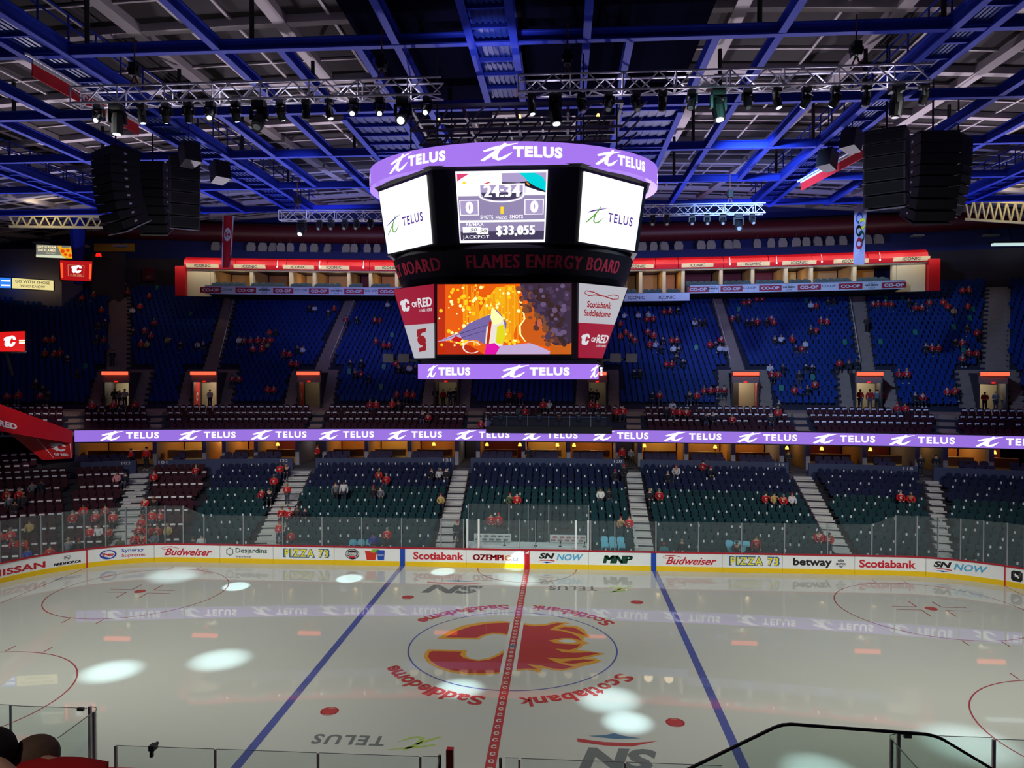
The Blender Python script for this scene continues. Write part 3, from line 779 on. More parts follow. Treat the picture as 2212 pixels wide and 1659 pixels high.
# light stair flights
for ai in range(6):
    st = thing('stair_flight', 'pale concrete stair flight climbing between ' + ['sections one-oh-two and one-oh-one', 'sections one-twenty-two and one-twenty-one', 'sections one-twenty-one and one-twenty', 'sections one-twenty and one-nineteen', 'sections one-nineteen and one-eighteen', 'section one-eighteen and the corner'][ai], 'stairs', (sum(LA[5][ai]) / 2, yL(5, sum(LA[5][ai]) / 2), LROW[5][1]), kind='structure')
    for k in range(-2, 12):
        x0, x1 = LA[k][ai]; xm = (x0 + x1) / 2
        if dist_out(xm, yL(k, xm) - .42) < .3: continue
        for h in (0, 1):
            za = LROW[k][1] + h * .166
            f0 = lambda x: yL(k, x) - .42 + h * .42
            part('step', strip(f0, lambda x: yL(k, x) + .42, za - .1, za + .08, x0 + .02, x1 - .02), STAIR, st)

# ------------------------------------------------------------------ seats
def arch(wd, h, n=4):
    """rounded-top outline, origin bottom centre"""
    r = wd * .28; p = [(-wd * .44, 0), (wd * .44, 0), (wd / 2, h * .4)]
    for i in range(n + 1):
        t = math.pi / 2 * i / n; p.append((wd / 2 - r + r * math.cos(t), h - r + r * math.sin(t)))
    for i in range(n + 1):
        t = math.pi / 2 * (1 + i / n); p.append((-wd / 2 + r + r * math.cos(t), h - r + r * math.sin(t)))
    p.append((-wd / 2, h * .4))
    return p
def seat_geos(lo=False):
    n = 1 if lo else 3
    back = Geo().prism(arch(.47, .50, n), 0, .05, lambda x, y, o: Vector((x, .22 + o + y * .18, .38 + y)))
    pan = Geo().prism(arch(.43, .36, n), 0, .05, lambda x, y, o: Vector((x, .06 + o + y * .16, .30 + y)))
    opan = Geo().box((-.215, -.24, .36), (.215, .2, .41))
    post = Geo().box((-.03, .16, 0), (.03, .24, .42)).box((-.25, -.12, .55), (-.235, .26, .60)).box((-.25, .16, .3), (-.235, .24, .58))
    card = Geo().box((-.05, .235, .70), (.05, .25, .86))
    plac = Geo().prism([(-.14, .0), (.14, 0), (.18, .13), (.14, .16), (-.14, .16), (-.18, .13)], 0, .012, lambda x, y, o: Vector((x, .235 - o + y * .18, .60 + y)))
    return back, pan, post, card, plac, opan
SB, SP, SPO, SCD, SPL, SOP = seat_geos()
SBm = {c: SB.mesh('backrest', m) for c, m in (('teal', TEALS), ('navy', TEALN), ('maroon', MAROON), ('aqua', mat('seat_aqua', rgb(110, 190, 215), .45)))}
SPm = {c: SP.mesh('seat_pan', m) for c, m in (('teal', TEALS), ('navy', TEALN), ('maroon', MAROON), ('aqua', MATS['seat_aqua']))}
SOPm = {c: SOP.mesh('seat_pan', m) for c, m in (('teal', TEALS), ('navy', TEALN), ('maroon', MAROON), ('aqua', MATS['seat_aqua']))}
SPOm = SPO.mesh('stanchion', BLK); SCDm = SCD.mesh('paper_card', CARD); SPLm = SPL.mesh('placard', CARD)
def seat_obj(name, loc, ang, col, card, label, group):
    o = thing(name, label, 'seat', loc, group); o.rotation_euler = (0, 0, ang)
    link('backrest', SBm[col], o); link('seat_pan', (SOPm if card == 'open' else SPm)[col], o); link('stanchion', SPOm, o)
    if card == 'card': link('paper_card', SCDm, o)
    if card == 'plac': link('placard', SPLm, o)
    return o
lb, lp, lpo, lcd, lpl, lop = seat_geos(True)
class SeatStuff:
    def __init__(s, wx=.95): s.g = Geo(); s.wx = wx
    def add(s, loc, ang, card, mi):
        M = Matrix.Translation(loc) @ Matrix.Rotation(ang, 4, 'Z') @ Matrix.Diagonal((s.wx, 1, 1, 1))
        for gg, i in ((lb, mi), (lop if card == 'open' else lp, mi)) + (((lcd, 0),) if card == 'card' else ((lpl, 0),) if card == 'plac' else ()):
            s.g.add([M @ Vector(p) for p in gg.v], gg.f, i)
SPELL = {'102': 'one-oh-two', '101': 'one-oh-one', '122': 'one-twenty-two', '121': 'one-twenty-one', '120': 'one-twenty', '119': 'one-nineteen', '118': 'one-eighteen'}
def section(k, x):
    A = LA[k]
    if x < LG[k][0]: return 'corner', 'the drape corner'
    if x < A[0][0]: return '102', 'section one-oh-two'
    if x < LG[k][1]: return '101', 'section one-oh-one'
    for i, n_ in ((1, '122'), (2, '121'), (3, '120'), (4, '119'), (5, '118')):
        if x < A[i][0]: return n_, 'section ' + SPELL[n_]
    return 'past', 'the end section'
def lower_seats():
    out = []
    for k in range(-2, 15):
        i = 0; x = -46.0
        while x < 46:
            x += .53 / math.sqrt(1 + (x / 125) ** 2); i += 1
            if k >= 12 and x > LG[11][0] - 2.8: break
            y = yL(k, x)
            if k < 12 and any(a - .28 < x < b + .28 for a, b in LA[k]): continue
            if k < 12 and (abs(x - LG[k][0]) < .30 or abs(x - LG[k][1]) < .32): continue
            if dist_out(x, y - .35) < .30: continue
            if xa - .5 < x < xb + .5 and y < yb + .55: continue
            u, v, d = proj((x, y, LROW[k][1] + .7))
            if not -25 < u < 2237: continue
            out.append((k, i, x, y))
    return out
UPS = []
TSEAT, MSEAT, BSEAT = [], [], []
for k, i, x, y in lower_seats():
    kk = min(k, 11); sec, sd = section(kk, x)
    ang = math.atan(-x / 125.0 - (.024 * max(0, abs(x) - 28) * (1 if x > 0 else -1)))
    loc = Vector((x, y, LROW[k][1]))
    if sec in ('corner', '102', '101'):
        card = 'plac' if (k % 2 == 0 or sec == 'corner' and k > 10) else None
        if taken('L', k, x): card = 'open'
        MSEAT.append((k, loc, ang, 'maroon', card, sec, sd))
    else:
        if sec == '120': card = 'card' if (i + k) % 3 == 0 else None
        else: card = 'card' if (i * 2 + k) % 5 in (0, 2) else None
        col = 'navy' if k >= 8 else 'teal'
        u, v, d = proj(loc + Vector((0, 0, .7)))
        if any(abs(u - uu) < 10 and abs(v - vv) < 9 for uu, vv in ((756, 1173), (771, 1173), (788, 1172), (1311, 1172), (1328, 1172), (1346, 1174), (1580, 1181), (1600, 1181), (1618, 1180))): col, card = 'aqua', None
        if taken('L', k, x): card = 'open'
        TSEAT.append((k, loc, ang, col, card, sec, sd))
def row_word(k): return ORD[k + 3] + ' row above the glass'
def build_seats(L, cap, colour, extra):
    L.sort(key=lambda t: (t[0], t[5]))
    one = L[:cap]; rest = L[cap:]
    for k, loc, ang, col, card, sec, sd in one:
        c = 'light aqua' if col == 'aqua' else colour
        seat_obj('maroon_seat' if col == 'maroon' else 'teal_seat', loc, ang, col, card, '%s seat %s in %s, %s' % (c, {'card': 'with a white card', 'plac': 'with a white placard', None: 'without a card', 'open': 'folded down'}[card], sd, row_word(k)), '%s seats of %s' % (c, sd))
    st = SeatStuff(); idx = {'maroon': 1, 'teal': 1, 'navy': 2, 'aqua': 3}
    for k, loc, ang, col, card, sec, sd in rest: st.add(loc, ang, card, idx[col])
    return st, extra
st, _ = build_seats(TSEAT, 300, 'dark teal', None)
solo('seat_rows', st.g, [CARD, TEALS, TEALN, MATS['seat_aqua']], 'remaining rows of dark teal and navy folding seats of the lower bowl', 'seats', kind='stuff')
st2, _ = build_seats(MSEAT, 300, 'maroon', None)
# upper maroon rows
n_m = 0
for k in range(4):
    x = -48.0; i = 0
    while x < 48:
        x += .535; i += 1
        if any(a - .3 < x < b + .3 for a, b in UA[k]): continue
        if k < 3 and -3.4 < x < 7.3 and k < 2: continue
        u, v, d = proj((x, yU(k, x), UROW[k][1] + .7))
        if not -25 < u < 2237: continue
        card = 'plac' if k > 0 and not (random.random() < .05) else None
        if not (340 < u or u > 0): card = None
        if taken('U', k, x): card = 'open'
        st2.add(Vector((x, yU(k, x), UROW[k][1])), math.atan(-x / 190), card, 1)
if st2.g.v: solo('seat_rows', st2.g, [CARD, MAROON], 'rows of maroon seats with white placards behind the violet ribbon board and in the corner', 'seats', kind='stuff')
# upper blue bank
_a, _b = at_d(-40, 640, 81), at_d(128, 640, 81); BLK_A = (min(_a.y, _b.y) + 1.0, _b.x)
bl = []
GREENS = mat('seat_green', rgb(24, 120, 110), .5)
for k in range(0, 26):
    x = -66.0; i = 0
    while x < 66:
        x += .53; i += 1
        if k > 22 and abs(x) < 41: continue
        if any(a - .3 < x < b + .3 for a, b in BA[k]): continue
        u, v, d = proj((x, yB(k, x), BROW[k][1] + .6))
        if not -20 < u < 2232: continue
        if x < BLK_A[1] and yB(k, x) > BLK_A[0] - .5: continue
        bl.append((k, x, u, v))
bl.sort(key=lambda t: (t[0], -abs(t[1])))
U_SEC = [(-99, 'past section one-oh-two'), (-36, 'above section one-oh-two'), (-27, 'above section one-twenty-two'), (-13, 'above section one-twenty-one'), (-3, 'above section one-twenty'), (11, 'above section one-nineteen'), (23, 'above section one-eighteen'), (35, 'past section one-eighteen')]
def usec(x):
    r = U_SEC[0][1]
    for a, n_ in U_SEC:
        if x >= a: r = n_
    return r
bseat_hi = Geo().add(SB.v, SB.f, 0).add(SP.v, SP.f, 0); bseat_hi.v = [(a_ * .88, b_, c_) for a_, b_, c_ in bseat_hi.v]
bseat_m = {0: bseat_hi.mesh('blue_seat', BLUES), 1: bseat_hi.mesh('green_seat', GREENS)}
random.seed(3)
stb = SeatStuff(.88)
for j, (k, x, u, v) in enumerate(bl):
    gr = 1 if random.random() < (.018 if u > 1500 else .004) else 0
    loc = Vector((x, yB(k, x), BROW[k][1])); ang = math.atan(-x / 190)
    if j < 300 and not taken('B', k, x):
        o = link('arena_chair', bseat_m[gr], None, loc); o.rotation_euler = (0, 0, ang)
        c = 'green' if gr else 'blue'
        tag(o, '%s upper seat %s, %s row of the upper bank' % (c, usec(x), ORD[k + 1]), 'seat', '%s seats of the upper bank %s' % (c, usec(x)))
    else: stb.add(loc, ang, 'open' if taken('B', k, x) else None, 1 + gr)
solo('seat_rows', stb.g, [CARD, BLUES, GREENS], 'remaining rows of blue seats filling the upper bank', 'seats', kind='stuff')

# ------------------------------------------------------------------ upper terraces
upper = thing('upper_terrace', 'stepped terrace of the upper balcony behind the violet ribbon board', 'terrace', (0, 38, 6), kind='structure')
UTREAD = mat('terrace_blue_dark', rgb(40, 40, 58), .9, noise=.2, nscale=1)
for k in range(4):
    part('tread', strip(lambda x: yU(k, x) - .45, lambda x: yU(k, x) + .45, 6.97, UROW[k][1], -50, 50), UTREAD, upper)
part('cross_aisle', strip(lambda x: 30.76 - sagU(x), lambda x: 35.58 - sagU(x), 6.97, 8.72, -56, 56), BROWN, upper)
# blue bank treads are interrupted by the tunnel mouths in their first seven rows
for k in range(26):
    lim = 64
    cuts = [-lim] + [e for v0, v1 in (VX if k < 6 else []) for e in (fan(v0, k) - .05, fan(v1, k) + .05)] + [lim]
    for a, b in zip(cuts[0::2], cuts[1::2]):
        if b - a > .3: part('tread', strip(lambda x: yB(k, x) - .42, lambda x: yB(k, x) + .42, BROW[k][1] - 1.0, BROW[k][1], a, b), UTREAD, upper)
for rows, yf, tab, nm in ((UROW, yU, UA, 'u'), (BROW, yB, BA, 'b')):
    for k in rows:
        if k > 24: continue
        for ai, (x0, x1) in enumerate(tab[k]):
            if nm == 'b' and k < 6:
                v0, v1 = (fan(q, k) for q in VX[ai])
                for a, b in ((x0, v0 - .05), (v1 + .05, x1)):
                    part('aisle_step', strip(lambda x: yf(k, x) - .44, lambda x: yf(k, x) + .40, rows[k][1] - .42, rows[k][1] + .05, a, b), BROWN, upper); part('aisle_step', strip(lambda x: yf(k, x), lambda x: yf(k, x) + .42, rows[k][1] + .05, rows[k][1] + .28, a, b), BROWN, upper)
            else:
                part('aisle_step', strip(lambda x: yf(k, x) - .44, lambda x: yf(k, x) + .40, (rows[k][1] - .42 if nm == 'b' else rows[k][1] - .02), rows[k][1] + .05, x0, x1), BROWN, upper)
                part('aisle_step', strip(lambda x: yf(k, x) - .0, lambda x: yf(k, x) + .42, rows[k][1] + .05, rows[k][1] + .28, x0, x1), BROWN, upper)
# white handrails on the blue stairs
for ai, side in ((1, 1), (5, 0), (6, 0), (2, 1)):
    pts_ = []
    for k in range(7, 23):
        x = BA[k][ai][side]; pts_.append(Vector((x, yB(k, x), BROW[k][1] + .9)))
    hr = thing('stair_handrail', 'thin white handrail along the upper stairs ' + usec(pts_[0].x), 'handrail', pts_[0] - Vector((0, 0, .9)))
    for a, b in zip(pts_, pts_[1:]): part('rail', Geo().bar(a, a + (b - a) * .9, .05), WHITE, hr)
    for p in pts_[::3]: part('post', Geo().bar(p - Vector((0, 0, .9)), p, .04), POST, hr)

# ------------------------------------------------------------------ tunnels (vomitories)
SIGN = emis('sign_red', 255, 92, 60, 1.6)
EXITM = emis('exit_red', 240, 30, 20, 1.2)
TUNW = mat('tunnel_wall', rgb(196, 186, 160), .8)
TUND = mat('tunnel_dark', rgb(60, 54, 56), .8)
VLBL = ['past section one-oh-two', 'above section one-oh-one', 'above section one-twenty-two', 'above section one-twenty-one', 'above section one-twenty', 'above section one-nineteen', 'above section one-eighteen', 'past section one-eighteen']
for vi, (v0, v1) in enumerate(VX):
    xm = (v0 + v1) / 2; y0 = 35.3 - sagU(xm)
    t = thing('tunnel_portal', 'tunnel mouth with glowing red sign bar in the blue bank ' + VLBL[vi], 'tunnel', (xm, y0, 8.72))
    def skew(g_):
        g_.v = [(x_ * (1 + .0105 * max(0, y_ - y0)), y_, z_) for x_, y_, z_ in g_.v]; return g_
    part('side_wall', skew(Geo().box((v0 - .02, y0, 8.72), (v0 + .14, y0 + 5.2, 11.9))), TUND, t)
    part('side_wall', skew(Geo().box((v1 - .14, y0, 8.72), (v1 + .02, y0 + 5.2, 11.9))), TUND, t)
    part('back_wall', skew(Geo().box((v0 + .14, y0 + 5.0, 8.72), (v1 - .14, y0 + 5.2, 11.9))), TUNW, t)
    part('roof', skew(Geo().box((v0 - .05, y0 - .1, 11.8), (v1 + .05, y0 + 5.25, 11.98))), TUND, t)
    part('lintel', Geo().box((v0 + .02, y0 - .06, 11.1), (v1 - .02, y0 + .1, 11.78)), mat('lintel_grey', rgb(110, 106, 104), .7), t)
    part('sign_bar', Geo().box((v0 + .1, y0 - .42, 11.78), (v1 - .1, y0 - .12, 12.08)), SIGN, t, 'glowing red sign bar')
    part('sign_hood', Geo().box((v0 - .02, y0 - .46, 12.08), (v1 + .02, y0 + .1, 12.16)), CONC_D, t)
    part('exit_lamp', Geo().box((xm - .14, y0 - .12, 11.12), (xm + .14, y0 - .07, 11.24)), EXITM, t)
    part('tunnel_floor', skew(Geo().box((v0, y0 + .3, 8.5), (v1, y0 + 5.2, 8.72))), BROWN, t)
    lit = vi in (0, 1, 5, 6, 7)
    point('tunnel_lamp', (xm * 1.03, y0 + 3.2, 11.4), 110 if lit else 16, (1.0, .86, .62), .15)
    if vi in (1, 2, 5):
        sg = -1 if vi != 5 else 1
        px_ = v0 + .16 if sg < 0 else v1 - .16; px2 = px_ * (1 + .0105 * 3.6); px1 = px_ * 1.0042
        F = quadframe((px1, y0 + .4, 8.75), (px2, y0 + 3.6, 8.75), (px2, y0 + 3.6, 11.3), (px1, y0 + .4, 11.3)) if sg < 0 else quadframe((px2, y0 + 3.6, 8.75), (px1, y0 + .4, 8.75), (px1, y0 + .4, 11.3), (px2, y0 + 3.6, 11.3))
        part('red_wall_panel', slab(F, .03), REDF, t)
        put('wall_emblem', [inbox(EMB_IN, .3, .2, .7, .55)], F, WHITEP, t, .012)
    if vi in (1, 5):
        part('half_open_door', Geo().box((xm - .1, y0 + 4.6, 8.74), (xm + .5, y0 + 4.9, 11.0)), TUND, t)

# ------------------------------------------------------------------ violet ribbon board
RY = lambda x: 26.3 - x * x / 360.0
VIO = emis('led_violet', 152, 112, 222, 1.0)
LEDW = emis('led_white', 246, 240, 255, 1.15)
X0, X1 = at_c(161, 943, RY).x, 41.0
ribbon = thing('ribbon_board', 'long violet LED ribbon board with white lettering along the balcony front', 'ribbon board', (0, 26.3, 6.5))
def ribF(x, y, o=0.0):
    sl = -x / 180.0; nrm = Vector((sl, -1, 0)).normalized()
    return Vector((x, RY(x), y)) + nrm * o
cuts = [X0 + (X1 - X0) * i / 26 for i in range(27)]
for a, b in zip(cuts, cuts[1:]):
    part('led_panel', strip(lambda x: RY(x), lambda x: RY(x) + .12, 6.60, 7.50, a, b), VIO, ribbon)
part('housing', strip(lambda x: RY(x) - .03, lambda x: RY(x) + .45, 7.50, 7.58, X0 - .2, X1), DARK, ribbon)
part('housing', strip(lambda x: RY(x) - .03, lambda x: RY(x) + .45, 6.52, 6.60, X0 - .2, X1), DARK, ribbon)
def xr(u): return at_c(u, 943, RY).x
for u in (218, 388, 544, 691, 839, 985, 1131, 1282, 1436, 1595, 1758, 1923, 2110, 2290):
    a = xr(u); k = 1.9 * (1.0)
    put('sponsor_stroke', telus_t(a, 6.67, a + 1.65, 7.43, 1.3), ribF, LEDW, ribbon, .012)
    put('sponsor_lettering', [T('TELUS', a + 1.84, 6.82, a + 4.28, 7.34, .04, 0, 1.2)], ribF, LEDW, ribbon, .012)

# ------------------------------------------------------------------ lower suites behind the top wall of the lower bowl
TOPW = mat('top_wall_blue', rgb(66, 76, 112), .7, noise=.1, nscale=2)
def wyL(x): return 26.55 - sagL(x)
doors = [(a[0], a[1]) for a in LA[11]]
segs = []; cur = LG[11][0]
for a, b in doors + [(44, 44)]:
    segs.append((cur, a - .05)); cur = b + .05
wl = ['102', '101', '121', '120', '119', '118', 'the corner']
for i, (a, b) in enumerate(segs):
    wlt = thing('suite_parapet', 'slate blue parapet wall topping ' + ['section one-oh-two', 'sections one-oh-one and one-twenty-two', 'section one-twenty-one', 'section one-twenty', 'section one-nineteen', 'section one-eighteen', 'the section beyond section one-eighteen'][i], 'parapet', ((a + b) / 2, wyL((a + b) / 2), 4.2))
    part('wall', strip(lambda x: wyL(x), lambda x: wyL(x) + .18, 3.9, 5.20, a, b, .5), TOPW, wlt)
    def pf(x, y, o=0.0): return Vector((x, wyL(x) - o, y))
    nums = {0: [('102', b - .95)], 1: [('101', a + .15), ('122', b - .95)], 2: [('121', b - .85)], 3: [('120', b - .8)], 4: [('119', b - .95)], 5: [('118', b - .95)]}.get(i, [])
    for tx, x in nums: put('section_number', [T(tx, x, 4.92, x + .62, 5.14, .012)], pf, WHITEP, wlt, .05)['kind'] = 'stuff'
# suite floor, ceiling and back
suite = thing('lower_suite_row', 'row of private suites under the violet ribbon board', 'suites', (0, 30, 4.4), kind='structure')
SU0, SU1 = -38.5, 44
part('suite_floor', strip(lambda x: wyL(x) + .2, lambda x: 33.6 - sagU(x), 3.7, 4.35, SU0, SU1), CONC_D, suite)
part('suite_ceiling', strip(lambda x: RY(x) + .5, lambda x: 34.0 - sagU(x), 6.75, 6.95, SU0, SU1), DARK, suite)
PIL = [161, 337, 443, 486, 555, 644, 702, 793, 885, 987, 1033, 1131, 1228, 1334, 1382, 1482, 1583, 1687, 1744, 1866, 1979, 2040, 2139, 2240]
GREYC = mat('pillar_grey', rgb(168, 168, 182), .7)
PX = []
for u in PIL:
    p = at_c(u, 970, lambda x: 28.9 - sagU(x)); PX.append(p.x)
for x in PX: part('pillar', strip(lambda q: 28.7 - sagU(q), lambda q: 29.3 - sagU(q), 4.35, 6.75, x - .16, x + .16), GREYC, suite)
WARM = [mat('suite_wood', rgb(196, 132, 60), .6, noise=.15, nscale=2), mat('suite_cream', rgb(232, 196, 110), .7), mat('suite_red', rgb(120, 40, 44), .7), mat('suite_tan', rgb(206, 160, 96), .7)]
CLUB = mat('club_seat', rgb(52, 44, 82), .8)
club_g = Geo().prism(arch(.60, .52, 3), 0, .12, lambda x, y, o: Vector((x, .25 + o + y * .12, .42 + y))).box((-.28, -.28, .30), (.28, .25, .48)).box((-.3, -.25, 0), (.3, .3, .30))
club_m = club_g.mesh('club_seat', CLUB)
doorbays = {(644, 702), (987, 1033), (1334, 1382), (1687, 1744), (1979, 2040)}
bayc = 0
for i, (ua, ub) in enumerate(zip(PIL, PIL[1:])):
    a, b = PX[i] + .18, PX[i + 1] - .18; xm = (a + b) / 2
    isdoor = (ua, ub) in doorbays
    wm = WARM[[3, 1, 1, 0, 2, 3, 0, 1, 0, 3, 2, 1, 0, 3, 1, 3, 0, 3, 2, 2, 3, 0, 2, 0][i]]
    if (b - a) < .8: wm = WARM[1]
    part('back_wall', strip(lambda x: 33.2 - sagU(x), lambda x: 33.4 - sagU(x), 4.35, 6.75, a, b), CONC_D if isdoor else wm, suite)
    part('party_wall', strip(lambda x: 29.3 - sagU(x), lambda x: 33.2 - sagU(x), 4.35, 6.75, PX[i] - .08, PX[i] + .08), WARM[3] if not isdoor else GREYC, suite)
    point('suite_lamp', (xm, 31.6 - sagU(xm), 6.55), 12 if isdoor else (55 if i not in (5, 10, 18, 19) else 22), (1.0, .62, .26) if not isdoor else (1, .85, .7), .12)
    if isdoor or (b - a) < 1.6: continue
    bayc += 1
    part('counter', strip(lambda x: 29.9 - sagU(x), lambda x: 30.3 - sagU(x), 4.36, 5.5, a + .2, b - .4), WARM[i % 2], suite)
    n_s = max(3, int((b - a - .7) / .64))
    for row in (0, 1):
        for j in range(n_s):
            x = a + .45 + j * .64
            if x > b - .4: continue
            y = 27.55 + row * .85 - sagU(x) - (sagL(x) - sagU(x)) * .75
            sgap = min(abs(x - (d0 + d1) / 2) for d0, d1 in doors)
            if sgap < 1.2: continue
            o = link('club_seat', club_m, None, (x, y, 4.35 + row * .22)); tag(o, 'dark plum seat in the %s row of the %s suite bay' % (['front', 'rear'][row], ORD[bayc]), 'seat', 'plum seats of the suites')
            if row: solo('seat_plinth', Geo().box((x - .31, y - .3, 4.35), (x + .31, y + .4, 4.565)), CONC_D, 'dark plinth under a rear plum seat of the %s suite bay' % ORD[bayc], 'plinth', 'plinths of the suites')
# small lamps and tables glowing inside the suites
GLOW = emis('lamp_glow', 255, 190, 70, 3.0)
for u, v in ((937, 962), (1123, 962), (1240, 958), (1700, 955), (1775, 963), (2148, 962), (565, 957), (440, 958), (1052, 961), (1204, 958), (1880, 964), (1545, 957), (600, 960), (1392, 962)):
    p = at_c(u, v, lambda x: 31.0 - sagU(x)); z = 5.95
    o = thing('table_lamp', 'small glowing amber lamp on a stand inside a suite', 'lamp', (p.x, p.y, 4.35), 'amber lamps in the suites')
    part('lamp_stand', Geo().tube((p.x, p.y, 4.35), (p.x, p.y, 4.42), .16).tube((p.x, p.y, 4.42), (p.x, p.y, 5.75), .025), BLK, o)
    part('lamp_shade', Geo().tube((p.x, p.y, 5.72), (p.x, p.y, 5.98), .16, .09), GLOW, o)

# ------------------------------------------------------------------ media platform hanging over the ribbon
mp = thing('media_platform', 'dark glazed media platform with chairs hanging over the middle of the ribbon board', 'platform', (2, 25.9, 7.25))
mx0 = at_y(1050, 930, 25.9).x; mx1 = at_y(1322, 930, 25.9).x
part('deck', Geo().box((mx0, 25.97, 7.60), (mx1, 28.9, 7.68)), DARK, mp)
part('front_wall', Geo().box((mx0, 25.88, 7.24), (mx1, 25.96, 7.78)), DARK, mp)
SMOKE = glass('smoked_glass', (.45, .5, .7, 1), .05, .03)
ng = 6
for i in range(ng):
    a = mx0 + (mx1 - mx0) * i / ng; b = mx0 + (mx1 - mx0) * (i + 1) / ng
    part('guard_pane', Geo().box((a + .03, 25.9, 7.80), (b - .03, 25.92, 8.62)), SMOKE, mp)
    part('guard_post', Geo().bar((a, 25.91, 7.7), (a, 25.91, 8.66), .04), POST, mp)
part('desk', Geo().box((mx0 + .3, 28.0, 8.36), (mx1 - .3, 28.5, 8.42)), WHITE, mp, 'long white desk top')
part('desk_front', Geo().box((mx0 + .3, 28.4, 7.68), (mx1 - .3, 28.47, 8.36)), mat('desk_brown', rgb(110, 90, 92), .7), mp)
for i, u in enumerate((1082, 1124, 1165, 1208, 1250, 1292)):
    x = at_y(u, 915, 27.0).x; yc = 27.0; zf = 7.68
    o = thing('swivel_chair', ('orange-backed' if i == 3 else 'grey-backed') + ' black swivel chair on the media platform deck', 'chair', (x, yc, 7.68), 'swivel chairs on the media platform' if i != 3 else None)
    part('base', Geo().tube((x, yc, zf), (x, yc, zf + .04), .28, .24).tube((x, yc, zf + .04), (x, yc, zf + .4), .04), BLK, o)
    part('seat', Geo().box((x - .25, yc - .25, zf + .4), (x + .25, yc + .25, zf + .48)), BLK, o)
    part('backrest', Geo().prism(arch(.46, .6, 3), 0, .06, lambda a_, b_, c_: Vector((x + a_, yc - .22 - c_, zf + .5 + b_))), BLK, o)
    part('back_pad', Geo().prism(arch(.26, .34, 3), 0, .02, lambda a_, b_, c_: Vector((x + a_, yc - .30 - c_, zf + .6 + b_))), ORANGEP if i == 3 else GREYP, o)
# ================================================================== UPPER SUITES
def YC(x): return 47.6 - x * x / 350.0
usuite = thing('upper_suite_row', 'row of upper suites with cream pillars between white banner and red fascia', 'suites', (0, 49, 20), kind='structure')
UX0, UX1 = at_c(381, 600, YC).x, at_c(2022, 590, YC).x
LOWA, LOWB = at_c(872, 640, YC).x, at_c(1490, 640, YC).x      # the middle of the balcony hangs lower
def zoff(x): return -.75 if LOWA < x < LOWB else 0.0
cutsx = [(UX0 + 2.8, LOWA, 0), (LOWA, LOWB, -.75), (LOWB, at_c(1955, 620, YC).x, 0)]
bal = [thing('balcony_banner', lab, 'banner', ((a + b) / 2, YC((a + b) / 2), 20.3 + dz)) for (a, b, dz), lab in zip(cutsx, ('long white sponsor banner under the upper suites over sections one-oh-one to one-twenty-one', 'white sponsor banner of the lower middle balcony behind the scoreboard', 'long white sponsor banner under the upper suites over sections one-nineteen and one-eighteen'))]
def CF(x, y, o=0.0): return Vector((x, YC(x) - o, y))
for (a, b, dz), bo in zip(cutsx, bal):
    n_ = max(2, int((b - a) / 2.6))
    for i in range(n_):
        p, q = a + (b - a) * i / n_, a + (b - a) * (i + 1) / n_
        part('banner_panel', strip(YC, lambda x: YC(x) + .08, 20.3 + dz, 21.12 + dz, p + .01, q - .01), BOARDW, bo)
    part('banner_rail', strip(lambda x: YC(x) - .03, lambda x: YC(x) + .1, 21.12 + dz, 21.18 + dz, a, b), GREYC, bo)
    part('balcony_slab', strip(lambda x: YC(x) + .09, lambda x: YC(x) + 7.0, 20.35 + dz, 20.65 + dz, a, b), CONC_D, usuite)
for u in (455, 531, 612, 689, 765, 838, 1508, 1580, 1664, 1748, 1837, 1931):
    bo = bal[0] if u < 900 else bal[2]
    x = at_c(u, 630, YC).x
    w_ = 1.05 if u < 900 else 1.1
    put('coop_block', [rect2(x - w_, 20.42, x + w_, 21.0)], CF, REDP, bo, .01)
    put('coop_lettering', [T('CO-OP', x - w_ * .8, 20.55, x + w_ * .8, 20.88, .05)], CF, WHITEP, bo, .016)
for u in (489, 650, 801, 1619, 1790):
    bo = bal[0] if u < 900 else bal[2]
    x = at_c(u, 630, YC).x
    put('coop_lettering', [T('CO-OP', x - .65, 20.66, x + .65, 20.9, .03)], CF, GREYP, bo, .012)
for u in (571, 727, 1538, 1704, 1883):
    bo = bal[0] if u < 900 else bal[2]
    x = at_c(u, 630, YC).x
    put('whisky_lettering', [T('WHISKY', x - .62, 20.66, x + .62, 20.86, .05), T('CO-OP', x - .3, 20.42, x + .3, 20.58, .01), T('WORLD OF', x - .35, 20.9, x + .35, 21.02, .02)], CF, BLACKP, bo, .012)
for u in (1375, 1441):
    x = at_c(u, 651, YC).x
    put('placard_lettering', [T('ICONIC', x - .85, 19.75, x + .85, 20.1, .01)], CF, BLACKP, bal[1], .012)
# pillars, lintel, walls
UP = [440, 527, 614, 666, 742, 790, 848, 905, 960, 1020, 1080, 1140, 1200, 1260, 1320, 1388, 1440, 1482, 1566, 1636, 1710, 1766, 1862, 1950]
UPX = [at_c(u, 600, YC).x for u in UP]
for x in UPX: part('pillar', strip(lambda q: YC(q) + 1.9, lambda q: YC(q) + 2.4, 20.65 + zoff(x), 23.05, x - .17, x + .17), CREAM, usuite)
part('lintel', strip(lambda q: YC(q) + 1.75, lambda q: YC(q) + 2.5, 23.0, 23.14, UX0, UX1), CREAM, usuite)
part('end_wall', strip(lambda q: YC(q) + 1.9, lambda q: YC(q) + 2.2, 20.2, 23.0, UX0 + .1, UPX[0] - .2), CREAM, usuite, 'cream blank end wall')
part('end_wall', strip(lambda q: YC(q) + 1.9, lambda q: YC(q) + 2.2, 20.2, 23.0, UPX[-1] + .2, UX1 - .1), CREAM, usuite, 'cream blank end wall')
part('suite_roof', strip(lambda q: YC(q) + 2.5, lambda q: YC(q) + 8.0, 23.14, 23.4, UX0, UX1), DARK, usuite)
